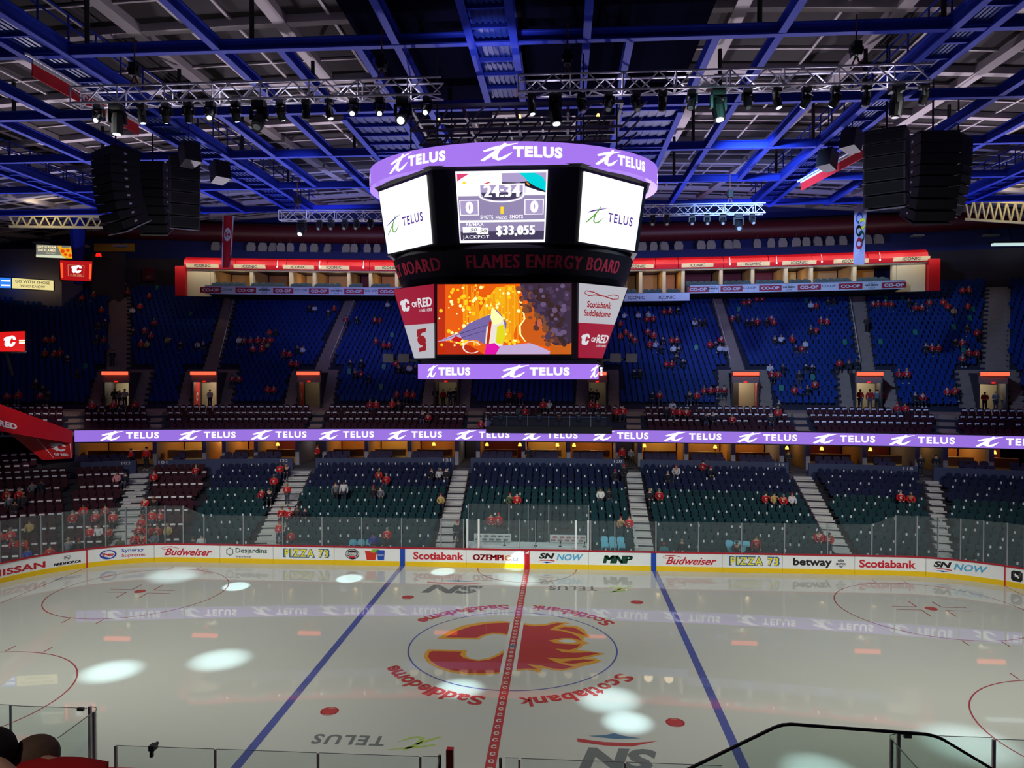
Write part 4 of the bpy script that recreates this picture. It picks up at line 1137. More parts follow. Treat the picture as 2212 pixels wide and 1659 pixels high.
tealc = mat('upper_club', rgb(60, 84, 88), .7)
uclub_m = club_g.mesh('club_seat', tealc)
wv = [3, 0, 1, 3, 2, 0, 2, 3, 0, 1, 2, 3, 0, 1, 3, 3, 0, 2, 2, 2, 1, 3, 0, 3]
for i in range(len(UPX) - 1):
    a, b = UPX[i] + .18, UPX[i + 1] - .18; xm = (a + b) / 2; dz = zoff(xm)
    part('back_wall', strip(lambda q: YC(q) + 6.4, lambda q: YC(q) + 6.6, 20.6 + dz, 23.1, a, b), WARM[wv[i]], usuite)
    part('party_wall', strip(lambda q: YC(q) + 2.4, lambda q: YC(q) + 6.4, 20.6 + dz, 23.1, UPX[i] - .08, UPX[i] + .08), WARM[3], usuite)
    dim = i in (17, 18, 4, 1) or 6 <= i <= 14
    point('suite_lamp', (xm, YC(xm) + 4.2, 22.3), 7 if dim else 28, (1, .76, .48), .5)
    for row in (0, 1):
        x = a + .4; j = 0
        while x < b - .3:
            o = link('club_seat', uclub_m, None, (x, YC(x) + .75 + row * .85, 20.65 + dz + row * .2))
            tag(o, 'dark green seat in the %s row of the %s upper suite bay' % (['front', 'rear'][row], ORD[i + 1]), 'seat', 'green seats of the upper suites')
            if row: solo('seat_plinth', Geo().box((x - .31, YC(x) + 1.3, 20.65 + dz), (x + .31, YC(x) + 1.95, 20.845 + dz)), CONC_D, 'dark plinth under the rear seats of the %s upper suite bay' % ORD[i + 1], 'plinth', 'plinths of the upper suites')
            x += .66
# red fascia with pale placards
fas = thing('red_fascia', 'long curved glossy red fascia with cream placards over the upper suites', 'fascia', (0, YC(0) + 1.5, 23.14))
fc = [at_c(u, 565, YC).x for u in (381, 495, 607, 697, 790, 880)] + [at_c(u, 565, YC).x for u in (960, 1060, 1160, 1260, 1340, 1420, 1470, 1570, 1669, 1765, 1888, 2022)]
for a, b in zip(fc, fc[1:]):
    rings = []
    for i in range(7):
        x = a + .03 + (b - a - .06) * i / 6; y = YC(x)
        rings.append([(x, y + 1.6, 23.14), (x, y + 1.45, 23.6), (x, y + 1.6, 24.1), (x, y + 2.0, 24.4), (x, y + 2.5, 24.45), (x, y + 2.5, 23.14)])
    part('fascia_panel', Geo().loft(rings), REDF, fas)
def FF(x, y, o=0.0):
    t = (y - 23.14); yy = 1.6 - .15 * min(1, max(0, t / .46)) + .15 * max(0, (t - .46) / .5)
    return Vector((x, YC(x) + yy - o, y))
for u in (446, 546, 650, 726, 845, 1375, 1502, 1621, 1719, 1829, 1957):
    x = at_c(u, 572, YC).x * 1.03; w_ = 1.65
    put('placard', [rect2(x - w_, 23.24, x + w_, 23.66)], FF, CREAM, fas, .03)
    put('placard_lettering', [T('ICONIC', x - .8, 23.31, x + .8, 23.6, .012)], FF, BLACKP, fas, .04)
LAMPW = emis('lamp_white', 255, 250, 240, 2.0)
for u in (495, 607, 697, 790, 1570, 1669, 1765, 1888):
    x = at_c(u, 572, YC).x * 1.03
    o = thing('bracket_lamp', 'small white bracket lamp on the seam of the red fascia', 'lamp', (x, YC(x) + 1.2, 23.3), 'bracket lamps on the red fascia')
    part('arm', Geo().bar((x, YC(x) + 1.4, 24.2), (x, YC(x) + 1.2, 23.8), .05).bar((x, YC(x) + 1.2, 23.8), (x, YC(x) + 1.2, 23.5), .05), WHITE, o)
    part('bulb', Geo().tube((x, YC(x) + 1.2, 23.5), (x, YC(x) + 1.2, 23.34), .09, .06), LAMPW, o)
for x in [fc[0] + (fc[-1] - fc[0]) * i / 20 for i in range(21)]:
    fl_ = bpy.data.lights.new('fascia_fill', 'AREA'); fl_.shape = 'RECTANGLE'; fl_.size = 3.6; fl_.size_y = .12; fl_.energy = 55; fl_.color = (1, .93, .85)  # unseen strip lights added in front of the fascia to brighten it
    fo_ = bpy.data.objects.new('fascia_fill', fl_); COL.objects.link(fo_); fo_.location = (x, YC(x) - .1, 24.5)
    fo_.rotation_euler = (Vector((x, YC(x) + 1.6, 23.5)) - Vector(fo_.location)).to_track_quat('-Z', 'Y').to_euler()
for u, sd in ((373, 'one-oh-one'), (2035, 'one-eighteen')):
    p = at_c(u, 598, YC)
    solo('end_pillar', Geo().box((p.x - .55, p.y + 1.5, 20.2), (p.x + .55, p.y + 2.3, 23.4)), REDF, 'red end pillar of the upper suite row above section ' + sd, 'pillar')

# ================================================================== BACK WALLS
WALLN = mat('wall_navy', rgb(44, 52, 122), .85, noise=.15, nscale=.3)
WALLB = mat('wall_brown', rgb(70, 58, 66), .9, noise=.2, nscale=.5)
bw = Geo()
strip(lambda x: 60.0 - sagU(x), lambda x: 60.5 - sagU(x), 0, 34, -72, 72, 4, bw)
solo('wall_back', bw, WALLN, 'tall dark navy wall curving behind the upper bank', 'wall', kind='structure')
cw = Geo()
strip(lambda x: 59.3 - sagU(x), lambda x: 59.9 - sagU(x), 18, 25.6, -72, UX0 - 1.5, 4, cw)
solo('wall_concourse', cw, WALLB, 'dim brown concourse wall behind the top rows above the drape', 'wall', kind='structure')
cw = Geo()
strip(lambda x: 59.3 - sagU(x), lambda x: 59.9 - sagU(x), 18, 25.6, UX1 + 1.5, 72, 4, cw)
solo('wall_concourse', cw, WALLB, 'dim brown concourse wall behind the top rows past the suites', 'wall', kind='structure')
for sx in (-1, 1):
    solo('wall_side', Geo().box((sx * 72 - .25, -34, 0), (sx * 72 + .25, 62, 32)), WALLN, 'dark side wall of the arena at the %s end' % ('home' if sx < 0 else 'visitor'), 'wall', kind='structure')
# maroon ring beam, row of pale floodlight housings below it
MRING = mat('ring_maroon', rgb(92, 26, 38), .45, noise=.1, nscale=.5)
rg = Geo(); rings = []
for i in range(61):
    x = -70 + 140 * i / 60; y = 57.6 - sagU(x)
    rings.append([(x, y + 1.1 * math.cos(2 * math.pi * j / 14), 28.6 + 1.1 * math.sin(2 * math.pi * j / 14)) for j in range(14)])
rg.loft(rings)
solo('ring_beam', rg, MRING, 'thick round maroon ring beam under the roof edge', 'beam', smooth=True, kind='structure')
FLOOD = mat('flood_grey', rgb(150, 146, 150), .6)
flood = thing('floodlight', 'pale grey angled floodlight hood hung in the row under the maroon ring beam', 'floodlight', (0, 0, 0), 'floodlight hoods under the ring beam')
part('hood', Geo().prism([(-.45, 0), (.45, 0), (.52, .5), (.35, 1.0), (-.3, 1.05), (-.5, .6)], 0, .35, lambda a, b, c: Vector((a, c + .25 * (b - .5), b - 1.1))), FLOOD, flood)
part('bracket', Geo().bar((0, .2, -.1), (0, .2, .5), .07).bar((-.3, .2, -.1), (.3, .2, -.1), .05), BLK, flood)
FU = [465, 542, 567, 587, 607, 627, 654, 678, 706, 747, 765, 793, 814, 1387, 1412, 1436, 1466, 1515, 1536, 1574, 1592, 1636, 1666, 1691, 1720, 1742, 1768, 1793, 1822, 1877, 1900]
random.seed(5)
for j, u in enumerate(FU):
    p = at_c(u, 535, lambda x: 56.2 - sagU(x))
    lc = (p.x, p.y, 27.35); rt = (0, 0, random.uniform(-.35, .35)); s_ = random.uniform(.82, 1.05)
    if j == 0: flood.location = lc; flood.rotation_euler = rt; flood.scale = (s_, s_, 1)
    else: clone(flood, lc, rt, (s_, s_, 1))

# ================================================================== CEILING
def zceil(x, y): return 28.3 + .0013 * y * y - .0011 * x * x
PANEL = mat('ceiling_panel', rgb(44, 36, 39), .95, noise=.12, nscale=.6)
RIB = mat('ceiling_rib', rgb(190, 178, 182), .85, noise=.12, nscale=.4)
ceil = thing('ceiling', 'coffered concrete saddle roof with pale ribs and dark panels', 'ceiling', (0, 20, 28), kind='structure')
GX, GY, PXo, PYo = 6.8, 6.9, -.35 + 3.4, .6
xs = [PXo + GX * i for i in range(-12, 12)]; ys = [PYo + GY * j for j in range(-4, 9)]
def rib(geo, pts_, wd, dp):
    rings = []
    for i, p in enumerate(pts_):
        a = pts_[max(0, i - 1)]; b = pts_[min(len(pts_) - 1, i + 1)]; d = (b - a); d.z = 0; d.normalize(); s_ = Vector((-d.y, d.x, 0)) * wd / 2
        rings.append([p - s_, p + s_, p + s_ - Vector((0, 0, dp)), p - s_ - Vector((0, 0, dp))])
    return geo.loft(rings)
for x in xs:
    part('main_rib', rib(Geo(), [Vector((x, y, zceil(x, y))) for y in [ys[0] + (ys[-1] - ys[0]) * i / 24 for i in range(25)]], .62, .42), RIB, ceil)
for y in ys:
    part('main_rib', rib(Geo(), [Vector((x, y, zceil(x, y) + .02)) for x in [xs[0] + (xs[-1] - xs[0]) * i / 30 for i in range(31)]], .46, .40), RIB, ceil)
for x in xs[:-1]:
    for t in (1, 2):
        xx = x + GX * t / 3
        part('thin_rib', rib(Geo(), [Vector((xx, y, zceil(xx, y))) for y in [ys[0] + (ys[-1] - ys[0]) * i / 24 for i in range(25)]], .13, .14), RIB, ceil)
for y in ys[:-1]:
    for t in (1, 2):
        yy = y + GY * t / 3
        part('thin_rib', rib(Geo(), [Vector((x, yy, zceil(x, yy) + .01)) for x in [xs[0] + (xs[-1] - xs[0]) * i / 30 for i in range(31)]], .13, .14), RIB, ceil)
cells = []
for x in xs[:-1]:
    for y in ys[:-1]:
        for i in range(3):
            for j in range(3):
                cx, cy = x + GX * (i + .5) / 3, y + GY * (j + .5) / 3
                u, v, d = proj((cx, cy, zceil(cx, cy)))
                vis = d > 0 and -40 < u < 2252 and -40 < v < 500
                cells.append((0 if vis else 1, d, cx, cy))
cells.sort()
pg = Geo()
def cell_geo(cx, cy, g):
    hx, hy = GX / 6 - .05, GY / 6 - .05
    q = [(cx - hx, cy - hy), (cx + hx, cy - hy), (cx + hx, cy + hy), (cx - hx, cy + hy)]
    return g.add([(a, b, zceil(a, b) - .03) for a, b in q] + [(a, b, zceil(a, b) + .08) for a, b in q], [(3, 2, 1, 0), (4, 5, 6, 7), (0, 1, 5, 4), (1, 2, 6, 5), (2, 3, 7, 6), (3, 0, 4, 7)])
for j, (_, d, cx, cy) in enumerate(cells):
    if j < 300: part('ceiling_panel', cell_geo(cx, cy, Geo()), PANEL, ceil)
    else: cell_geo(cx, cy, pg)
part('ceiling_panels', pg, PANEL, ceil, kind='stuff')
tp = Geo()
N_ = 24
for i in range(N_):
    for j in range(N_):
        q = [(xs[0] + (xs[-1] - xs[0]) * (i + a) / N_, ys[0] + (ys[-1] - ys[0]) * (j + b) / N_) for a, b in ((0, 0), (1, 0), (1, 1), (0, 1))]
        tp.add([(a, b, zceil(a, b) + .3) for a, b in q], [(0, 1, 2, 3)])
part('roof_deck', tp, CONC_D, ceil)

# ================================================================== BLUE ROOF STEEL
ZS = 25.0
def ibeam(g, a, b, h=.46, wd=.30, tk=.06):
    """steel I-section between two points; z of a and b is the underside"""
    a, b = Vector(a), Vector(b); up = Vector((0, 0, 1))
    g.bar(a + up * (tk / 2), b + up * (tk / 2), wd, tk).bar(a + up * (h - tk / 2), b + up * (h - tk / 2), wd, tk).bar(a + up * (h / 2), b + up * (h / 2), tk, h - 2 * tk)
    return g
steel = thing('roof_steel_grid', 'grid of royal blue steel beams hanging under the coffered roof', 'steel grid', (0, 5, ZS))
YB = [-17.9, -10.6, -3.2, 4.1, 11.5, 19.0, 26.4]
for y in YB:
    part('cross_beam', ibeam(Geo(), (-46, y, ZS), (46, y, ZS)), STEELB, steel)
for x, y0, y1 in ((-11.7, -18, 27), (-9.2, -3.2, 4.1), (-4.4, -18, 27), (-6.0, -3.2, 4.1), (3.1, -18, 27), (4.8, -3.2, 4.1), (10.5, -18, 27), (8.1, -3.2, 4.1), (-23.7, -3, 27), (-27.2, -10, 27), (22.6, -3, 27), (26.0, -10, 27), (14.0, 4.1, 19), (-15.2, 4.1, 19)):
    part('long_beam', ibeam(Geo(), (x, y0, ZS + .02), (x, y1, ZS + .02), .5, .3), STEELB, steel)
# hangers between steel and roof
for x in (-26, -17.2, -10.3, -3.4, 3.0, 9.7, 16.5, 24):
    for y in (-3.2, 4.1, 11.5, 19.0):
        part('hanger', Geo().tube((x, y, ZS + .5), (x, y, zceil(x, y) - .6), .10, n=8), BLK, steel)
def catwalk(name, x0, x1, y0, y1, label, rails=True, z=ZS, grp=None):
    cwk = thing(name, label, 'catwalk', ((x0 + x1) / 2, (y0 + y1) / 2, z))
    for x in (x0, x1): part('edge_beam', ibeam(Geo(), (x, y0, z - .05), (x, y1, z - .05), .62, .3), STEELB, cwk)
    n_ = int((y1 - y0) / 1.5)
    for i in range(n_):
        a = y0 + (y1 - y0) * i / n_; b = y0 + (y1 - y0) * (i + 1) / n_
        g = Geo(); m_ = 6; wdd = (x1 - x0 - .36) / m_
        for j in range(m_):
            xl = x0 + .18 + wdd * j
            g.box((xl, a + .06, z + .22), (xl + wdd * .55, b - .06, z + .30)); g.box((xl + wdd * .55, a + .06, z + .27), (xl + wdd, b - .06, z + .33))
        part('deck_sheet', g, DECKB, cwk)
        part('deck_rib', Geo().bar((x0, a, z + .16), (x1, a, z + .16), .12, .16), STEELB, cwk)
    if rails:
        for x in (x0, x1):
            for h in (.75, 1.2): part('rail', Geo().bar((x, y0, z + .5 + h), (x, y1, z + .5 + h), .06), STEELB, cwk)
            for i in range(int((y1 - y0) / 1.8) + 1): part('rail_post', Geo().bar((x, y0 + i * 1.8, z + .5), (x, y0 + i * 1.8, z + 1.7), .06), STEELB, cwk)
    return cwk
catwalk('catwalk', -19.8, -18.0, -14, 27, 'blue steel catwalk with handrails over sections one-oh-one and one-twenty-two')
catwalk('catwalk', 16.8, 18.2, -14, 27, 'blue steel catwalk with handrails over sections one-nineteen and one-eighteen')
catwalk('catwalk', -1.4, .28, -12, 3.2, 'short blue ribbed catwalk leading to the hoists over the scoreboard', rails=False)
catwalk('catwalk', -34.5, -33.0, 2, 27, 'outer blue catwalk reaching the tapered blue column')
catwalk('catwalk', 31.5, 33.0, 2, 27, 'outer blue catwalk beside the black line arrays on the visitor end')
catwalk('deck_platform', 5.0, 8.0, 5, 22, 'wide blue corrugated platform behind the scoreboard on the visitor end', rails=False)
catwalk('deck_platform', -9.0, -6.0, 5, 22, 'wide blue corrugated platform behind the scoreboard on the home end', rails=False)
# dark drape canopy above the scoreboard
solo('acoustic_canopy', Geo().box((-6.3, -14, 26.0), (-1.7, 8.2, 26.9)).box((.55, -14, 26.0), (7.9, 8.2, 26.9)).box((-1.7, 3.3, 26.3), (.55, 8.2, 26.9)), NAVY, 'dark navy acoustic canopy hung above the scoreboard', 'canopy')
# blue column carrying the outer catwalk
p = at_d(168, 500, 76)
col_ = thing('tapered_column', 'tapered royal blue column standing behind the lit red cabinet sign', 'column', (p.x, p.y, 21))
part('shaft', Geo().loft([[Vector((p.x + r * math.cos(t * math.pi / 4), p.y + r * math.sin(t * math.pi / 4), z)) for t in range(8)] for r, z in ((.42, 21.0), (.50, 23.4), (.72, 26.0), (.78, 28.4))]), STEELB, col_)
part('capital', Geo().tube((p.x, p.y, 28.2), (p.x, p.y, 28.8), 1.2, 1.0, 16), STEELB, col_)
# warm lit roof-edge trusses at both ends
YTR = mat('truss_cream', rgb(230, 214, 150), .6)
for (u0, v0, u1, v1, D0, D1, lab) in ((20, 488, 222, 468, 66, 68, 'warm lit cream truss at the roof edge beside the blue column'), (2085, 432, 2230, 440, 66, 64, 'warm lit cream truss at the roof edge past the black line arrays')):
    a, b = at_d(u0, v0, D0), at_d(u1, v1, D1)
    t = thing('edge_truss', lab, 'truss', tuple(a)); dn = Vector((0, 0, -1.7 if u0 > 1000 else -1.0))
    if u0 < 100: a = Vector((a.x, a.y, b.z - .3))
    part('top_chord', Geo().bar(a, b, .22), YTR, t); part('bottom_chord', Geo().bar(a + dn, b + dn, .2), YTR, t)
    n_ = 8
    for i in range(n_):
        q0 = a + (b - a) * i / n_; q1 = a + (b - a) * (i + 1) / n_; qm = (q0 + q1) / 2
        part('web', Geo().bar(q0, qm + dn, .12), YTR, t); part('web', Geo().bar(qm + dn, q1, .12), YTR, t)
    m = (a + b) / 2
    point('edge_lamp', (m.x, m.y - 2.0, m.z + .3), 110, (1, .86, .55), .3)

# ================================================================== LIGHTING TRUSSES
def box_truss(label, a, b, size=.62, n=None, name='lighting_truss'):
    a, b = Vector(a), Vector(b); L = (b - a).length; n = n or int(L / .62); d = (b - a).normalized(); s_ = Vector((-d.y, d.x, 0)).normalized() * size / 2; up = Vector((0, 0, size / 2))
    t = thing(name, label, 'truss', tuple((a + b) / 2))
    cs = [s_ + up, s_ - up, -s_ - up, -s_ + up]
    for c in cs: part('chord', Geo().tube(a + c, b + c, .042, n=6), ALU, t)
    for i in range(n + 1):
        p = a + (b - a) * i / n
        if i % 3 == 0:
            g = Geo()
            for j in range(4): g.tube(p + cs[j], p + cs[(j + 1) % 4], .028, n=5, caps=False)
            part('frame', g, ALU, t)
    for i in range(n):
        p, q = a + (b - a) * i / n, a + (b - a) * (i + 1) / n
        z_ = i % 2
        g = Geo()
        for j in ((0, 1), (2, 3), (1, 2)):
            c0, c1 = (cs[j[0]], cs[j[1]]) if z_ else (cs[j[1]], cs[j[0]])
            g.tube(p + c0, q + c1, .028, n=5, caps=False)
        part('lacing', g, ALU, t)
    return t
ZT = 22.75
tl0, tl1 = at_d(152, 205, 28.6), at_d(958, 198, 28.2)
tr0, tr1 = at_d(1122, 192, 28.0), at_d(1995, 166, 27.0)
yl = (tl0.y + tl1.y) / 2
box_truss('long silver lighting truss hung over the home end of the ice', (tl0.x, yl, ZT), (tl1.x, yl, ZT))
box_truss('long silver lighting truss hung over the visitor end of the ice', (tr0.x, yl, ZT), (tr1.x, yl, ZT))
f0, f1 = at_d(605, 466, 50), at_d(845, 464, 50)
box_truss('short silver truss behind the scoreboard above the red flag side', (f0.x, f0.y, f0.z), (f1.x, f1.y, f0.z))
f2, f3 = at_d(1370, 455, 49), at_d(1646, 452, 49)
box_truss('short silver truss behind the scoreboard above the ringed flag side', (f2.x, f2.y, f2.z), (f3.x, f2.y, f2.z))
for x0_, x1_ in ((tl0.x, tl1.x), (tr0.x, tr1.x)):
    for i_ in range(6): point('truss_fill', (x0_ + (x1_ - x0_) * (i_ + .5) / 6, yl, ZT - .1), 9, (.86, .84, 1.0), .06)  # small points added inside the trusses to brighten their tubes
# chain hoists carrying the trusses
HOIST = mat('hoist_rust', rgb(120, 70, 56), .6)
for x, y, z in ((tl0.x + 2.4, yl, ZT), (tl1.x - 2.3, yl, ZT), (tr0.x + 1.8, yl, ZT), (tr1.x - 2.5, yl, ZT), (f0.x + 1.2, f0.y, f0.z), (f3.x - 2.2, f2.y, f2.z)):
    h = thing('chain_hoist', 'black chain hoist holding a lighting truss from the roof steel', 'hoist', (x, y, z + .35), 'chain hoists of the trusses')
    part('motor', Geo().box((x - .14, y - .2, z + .75), (x + .14, y + .2, z + 1.25)).tube((x - .22, y, z + 1.0), (x + .22, y, z + 1.0), .14), BLK, h)
    part('sling', Geo().bar((x - .2, y, z + .32), (x, y, z + .8), .05).bar((x + .2, y, z + .32), (x, y, z + .8), .05), HOIST, h)
    part('chain', Geo().tube((x, y, z + 1.2), (x, y, ZS if z > 22 else 26), .03, n=6), HOIST, h)

# moving heads: base, yoke, head, lens
LENS_ON = emis('lens_on', 225, 240, 255, 4.0)
LENS_OFF = mat('lens_off', rgb(170, 176, 190), .15)
def moving_head(x, y, z, aim, on, big, label, group):
    """hangs under z; the head looks at aim"""
    s_ = 1.55 if big else 1.0
    o = thing('moving_head_light', label, 'stage light', (x, y, z), group)
    part('base', Geo().box((x - .15 * s_, y - .13 * s_, z - .16 * s_), (x + .15 * s_, y + .13 * s_, z)), BLK, o)
    d = (Vector(aim) - Vector((x, y, z))).normalized(); c = Vector((x, y, z - .46 * s_))
    sd = d.cross(Vector((0, 0, 1))).normalized()
    g = Geo()
    for k in (-1, 1): g.bar(c + sd * (.19 * s_ * k), c + sd * (.19 * s_ * k) + Vector((0, 0, .30 * s_)), .06 * s_, .12 * s_)
    part('yoke', g.bar(c + sd * (.2 * s_) + Vector((0, 0, .27 * s_)), c - sd * (.2 * s_) + Vector((0, 0, .27 * s_)), .12 * s_, .06 * s_), BLK, o)
    part('head', Geo().tube(c - d * (.24 * s_), c - d * (.05 * s_), .12 * s_, .16 * s_, 12).tube(c - d * (.05 * s_), c + d * (.26 * s_), .16 * s_, .14 * s_, 12), BLK, o, smooth=False)
    lens = part('lens', Geo().tube(c + d * (.255 * s_), c + d * (.285 * s_), .088 * s_, n=14), LENS_ON if on else LENS_OFF, o, 'lit lens' if on else None)
    return c + d * (.34 * s_)
POOLS = [((375, 1243), 6.2, 52000, 1), ((510, 1267), 3.6, 90000, 0), ((755, 1250), 3.6, 90000, 0), ((957, 1235), 3.2, 90000, 0), ((1113, 1252), 4.6, 60000, 1), ((1112, 1222), 2.4, 90000, 0), ((475, 1425), 6.4, 40000, 1), ((240, 1450), 6.4, 40000, 1), ((993, 1487), 4.6, 42000, 1), ((1315, 1511), 6.0, 36000, 1), ((1355, 1560), 4.6, 42000, 1), ((2095, 1608), 7.5, 26000, 1), ((1770, 1668), 6.0, 30000, 1)]
LH = [(190, 1), (232, 2), (290, 1), (345, 1), (396, 1), (446, 1), (502, 1), (555, 3), (603, 1), (660, 0), (711, 1), (765, 1), (822, 1), (873, 2), (925, 1)]
RH = [(1150, 1), (1200, 2), (1255, 0), (1312, 0), (1370, 0), (1425, 0), (1485, 0), (1540, 2), (1600, 0), (1660, 1), (1720, 1), (1778, 1), (1840, 0), (1900, 3), (1955, 0)]
random.seed(11)
pool_of = {232: 7, 290: 6, 345: 0, 396: 1, 502: 2, 603: 3, 711: 8, 1778: 4, 1720: 5, 1150: 9, 1200: 10, 1540: 12, 1660: 11}
for L_, side in ((LH, 'home'), (RH, 'visitor')):
    for j, (u, k) in enumerate(L_):
        x = at_d(u, 220, 28.2).x; on = k in (1, 2)
        z = ZT - .31
        ty = random.uniform(-14, -2)
        aim = Vector((x + random.uniform(-3, 3), -22 + random.uniform(-3, 3), 8)) if on else Vector((x + random.uniform(-6, 6), -10 + random.uniform(-8, 8), 6))
        pi_ = pool_of.get(u)
        if pi_ is not None:
            (pu, pv), sz, pw, bl_ = POOLS[pi_]; aim = at_z(pu, pv, 0) if pi_ != 5 else at_y(pu, pv, HW)
        tipp = moving_head(x, yl, z, aim, on, k in (2, 3), '%s black moving head light, %s along the %s end truss' % (('large' if k in (2, 3) else 'small') + (' lit' if on else ' unlit'), ORD[j + 1], side), 'moving heads on the %s end truss' % side)
        if pi_ is not None: spot('moving_head_beam', tipp, aim, pw * (.95 if bl_ else .75), sz * (1.2 if bl_ else 1), 1.0 if bl_ else .4, (.62, .88, 1.0), .06)
for L_, fy, fz, side in (((640, 652, 690, 715, 745, 770, 800), f0.y, f0.z, 'red flag'), ((1495, 1527, 1561, 1595, 1625, 1410, 1440), f2.y, f2.z, 'ringed flag')):
    for j, u in enumerate(sorted(L_)):
        x = at_y(u, 480, fy).x; big = u in (652, 1595)
        if u == 640: continue
        moving_head(x, fy, fz - .31, Vector((x + random.uniform(-4, 4), fy - 15, 8)), u == 652, big, 'small black stage light, %s along the far truss on the %s side' % (ORD[j + 1], side), 'stage lights of the far trusses')
# amber work lamps above the scoreboard
AMB = emis('amber_lamp', 255, 170, 70, 8)
for u, v in ((948, 260), (1122, 252), (1292, 250)):
    p = at_d(u, v, 36.5)
    o = thing('work_lamp', 'tiny amber work lamp hanging above the scoreboard', 'lamp', tuple(p), 'amber work lamps above the scoreboard')
    part('cable', Geo().tube(p + Vector((0, 0, .1)), (p.x, p.y, 26.3), .015, n=5), BLK, o)
    part('bulb', Geo().tube(p - Vector((0, 0, .1)), p + Vector((0, 0, .1)), .1, .05), AMB, o)

# ================================================================== LOUDSPEAKERS
SPK = mat('speaker_black', rgb(20, 18, 25), .7, noise=.1, nscale=4)
SPG = mat('speaker_grey', rgb(66, 62, 76), .6, noise=.06, nscale=4)
SPL_ = mat('speaker_pale', rgb(170, 168, 188), .6)
def line_array(label, u, v0, v1, D, wpx, n, yaw, curve, body, bottom, group):
    top = at_d(u, v0, D); bot = at_d(u, v1, D); H = top.z - bot.z; wd = wpx * D / FPX; dp = wd * .8
    t = thing('line_array', label, 'loudspeaker', (top.x, top.y, bot.z), group)
    R0 = Matrix.Rotation(yaw, 4, 'Z'); z = top.z; ang = 0; yoff = 0
    h = H / n
    for i in range(n):
        ang = curve * (i / n) ** 1.5; 
        M = Matrix.Translation((top.x, top.y, z - h / 2)) @ R0 @ Matrix.Translation((0, yoff, 0)) @ Matrix.Rotation(ang, 4, 'X')
        c = part('cabinet', Geo().box((-wd / 2, -dp / 2, -h * .47), (wd / 2, dp / 2, h * .47), 0, M), body, t)
        g = Geo(); g.box((-wd * .46, -dp / 2 - .015, -h * .40), (wd * .46, -dp / 2 - .002, h * .40), 0, M)
        gr = link('grille', g.mesh('grille', SPK, False, wpos(t)), c)
        for sx in (-1, 1):
            hd = Geo().box((sx * wd / 2 - .005, -.08, -.05), (sx * (wd / 2 + .012), .08, .05), 0, M); link('handle', hd.mesh('handle', BLK if body is SPG else ALU, False, wpos(t)), c)
        z -= h; yoff += math.sin(ang) * h
    M = Matrix.Translation((top.x, top.y, z)) @ R0 @ Matrix.Translation((0, yoff, 0)) @ Matrix.Rotation(curve, 4, 'X')
    if bottom: part('bottom_plate', Geo().box((-wd * .48, -dp * .5, -.06), (wd * .48, dp * .5, 0), 0, M), bottom, t, 'pale underside plate')
    part('fly_frame', Geo().box((-wd * .5, -dp * .4, top.z), (wd * .5, dp * .4, top.z + .14), 0, Matrix.Translation((top.x, top.y, 0)) @ R0), BLK, t)
    part('fly_chain', Geo().tube((top.x, top.y, top.z + .14), (top.x, top.y, zceil(top.x, top.y)), .05, n=6), BLK, t)
    return t
line_array('wide black line array of stacked loudspeakers nearest the red ceiling banner over the home end', 250, 330, 486, 40, 80, 9, 2.6, -.55, SPK, SPL_, None)
line_array('middle black line array hanging between two others at the home end', 330, 358, 495, 44, 58, 8, 3.3, -.5, SPK, mat('speaker_olive', rgb(120, 124, 116), .6), None)
line_array('grey fronted line array of six cabinets at the home end', 398, 345, 490, 42, 60, 6, .55, .25, SPG, SPL_, None)
line_array('grey fronted line array of six cabinets at the visitor end', 1915, 290, 445, 36, 82, 6, -.55, .25, SPG, SPL_, None)
line_array('broad black line array in the middle at the visitor end', 2015, 296, 466, 38, 86, 8, -3.1, -.5, SPK, SPG, None)
line_array('outermost black line array with pale side light at the visitor end', 2070, 300, 455, 40, 50, 8, -2.4, -.5, SPK, SPL_, None)
def speaker_box(label, u0, v0, u1, v1, D, yaw):
    c = at_d((u0 + u1) / 2, (v0 + v1) / 2, D); wd = (u1 - u0) * .62 * D / FPX; h = (v1 - v0) * .72 * D / FPX
    t = thing('loudspeaker', label, 'loudspeaker', (c.x, c.y, c.z - h / 2))
    M = Matrix.Translation(c) @ Matrix.Rotation(yaw, 4, 'Z') @ Matrix.Rotation(-.25, 4, 'X')
    part('cabinet', Geo().loft([[M @ Vector(q) for q in ((-wd / 2, -wd / 2, z), (wd / 2, -wd / 2, z), (wd * .38, wd / 2, z), (-wd * .38, wd / 2, z))] for z in (-h / 2, h / 2)]), SPG, t)
    part('grille', Geo().box((-wd * .46, -wd / 2 - .02, -h * .46), (wd * .46, -wd / 2 - .004, h * .46), 0, M), SPK, t)
    part('hanger', Geo().tube((c.x, c.y, c.z + h * .48), (c.x, c.y, 26.0 if abs(c.x) < 7 else zceil(c.x, c.y)), .03, n=6), BLK, t)
speaker_box('single grey loudspeaker hung beside the grey line array of the home end', 378, 305, 438, 365, 40, .9)
speaker_box('smaller single grey loudspeaker behind the home end arrays', 445, 345, 502, 400, 44, .9)
speaker_box('single grey loudspeaker above the red banner end of the visitor side', 1812, 275, 1870, 334, 39, -.9)
speaker_box('smaller single grey loudspeaker overlapping the red ceiling banner', 1762, 318, 1816, 373, 42, -.9)
speaker_box('pale grey loudspeaker hung over the scoreboard near its home side hoist', 935, 0, 975, 42, 31, .6)
speaker_box('pale grey loudspeaker hung over the scoreboard near its visitor side hoist', 1140, 0, 1178, 38, 31, -.6)

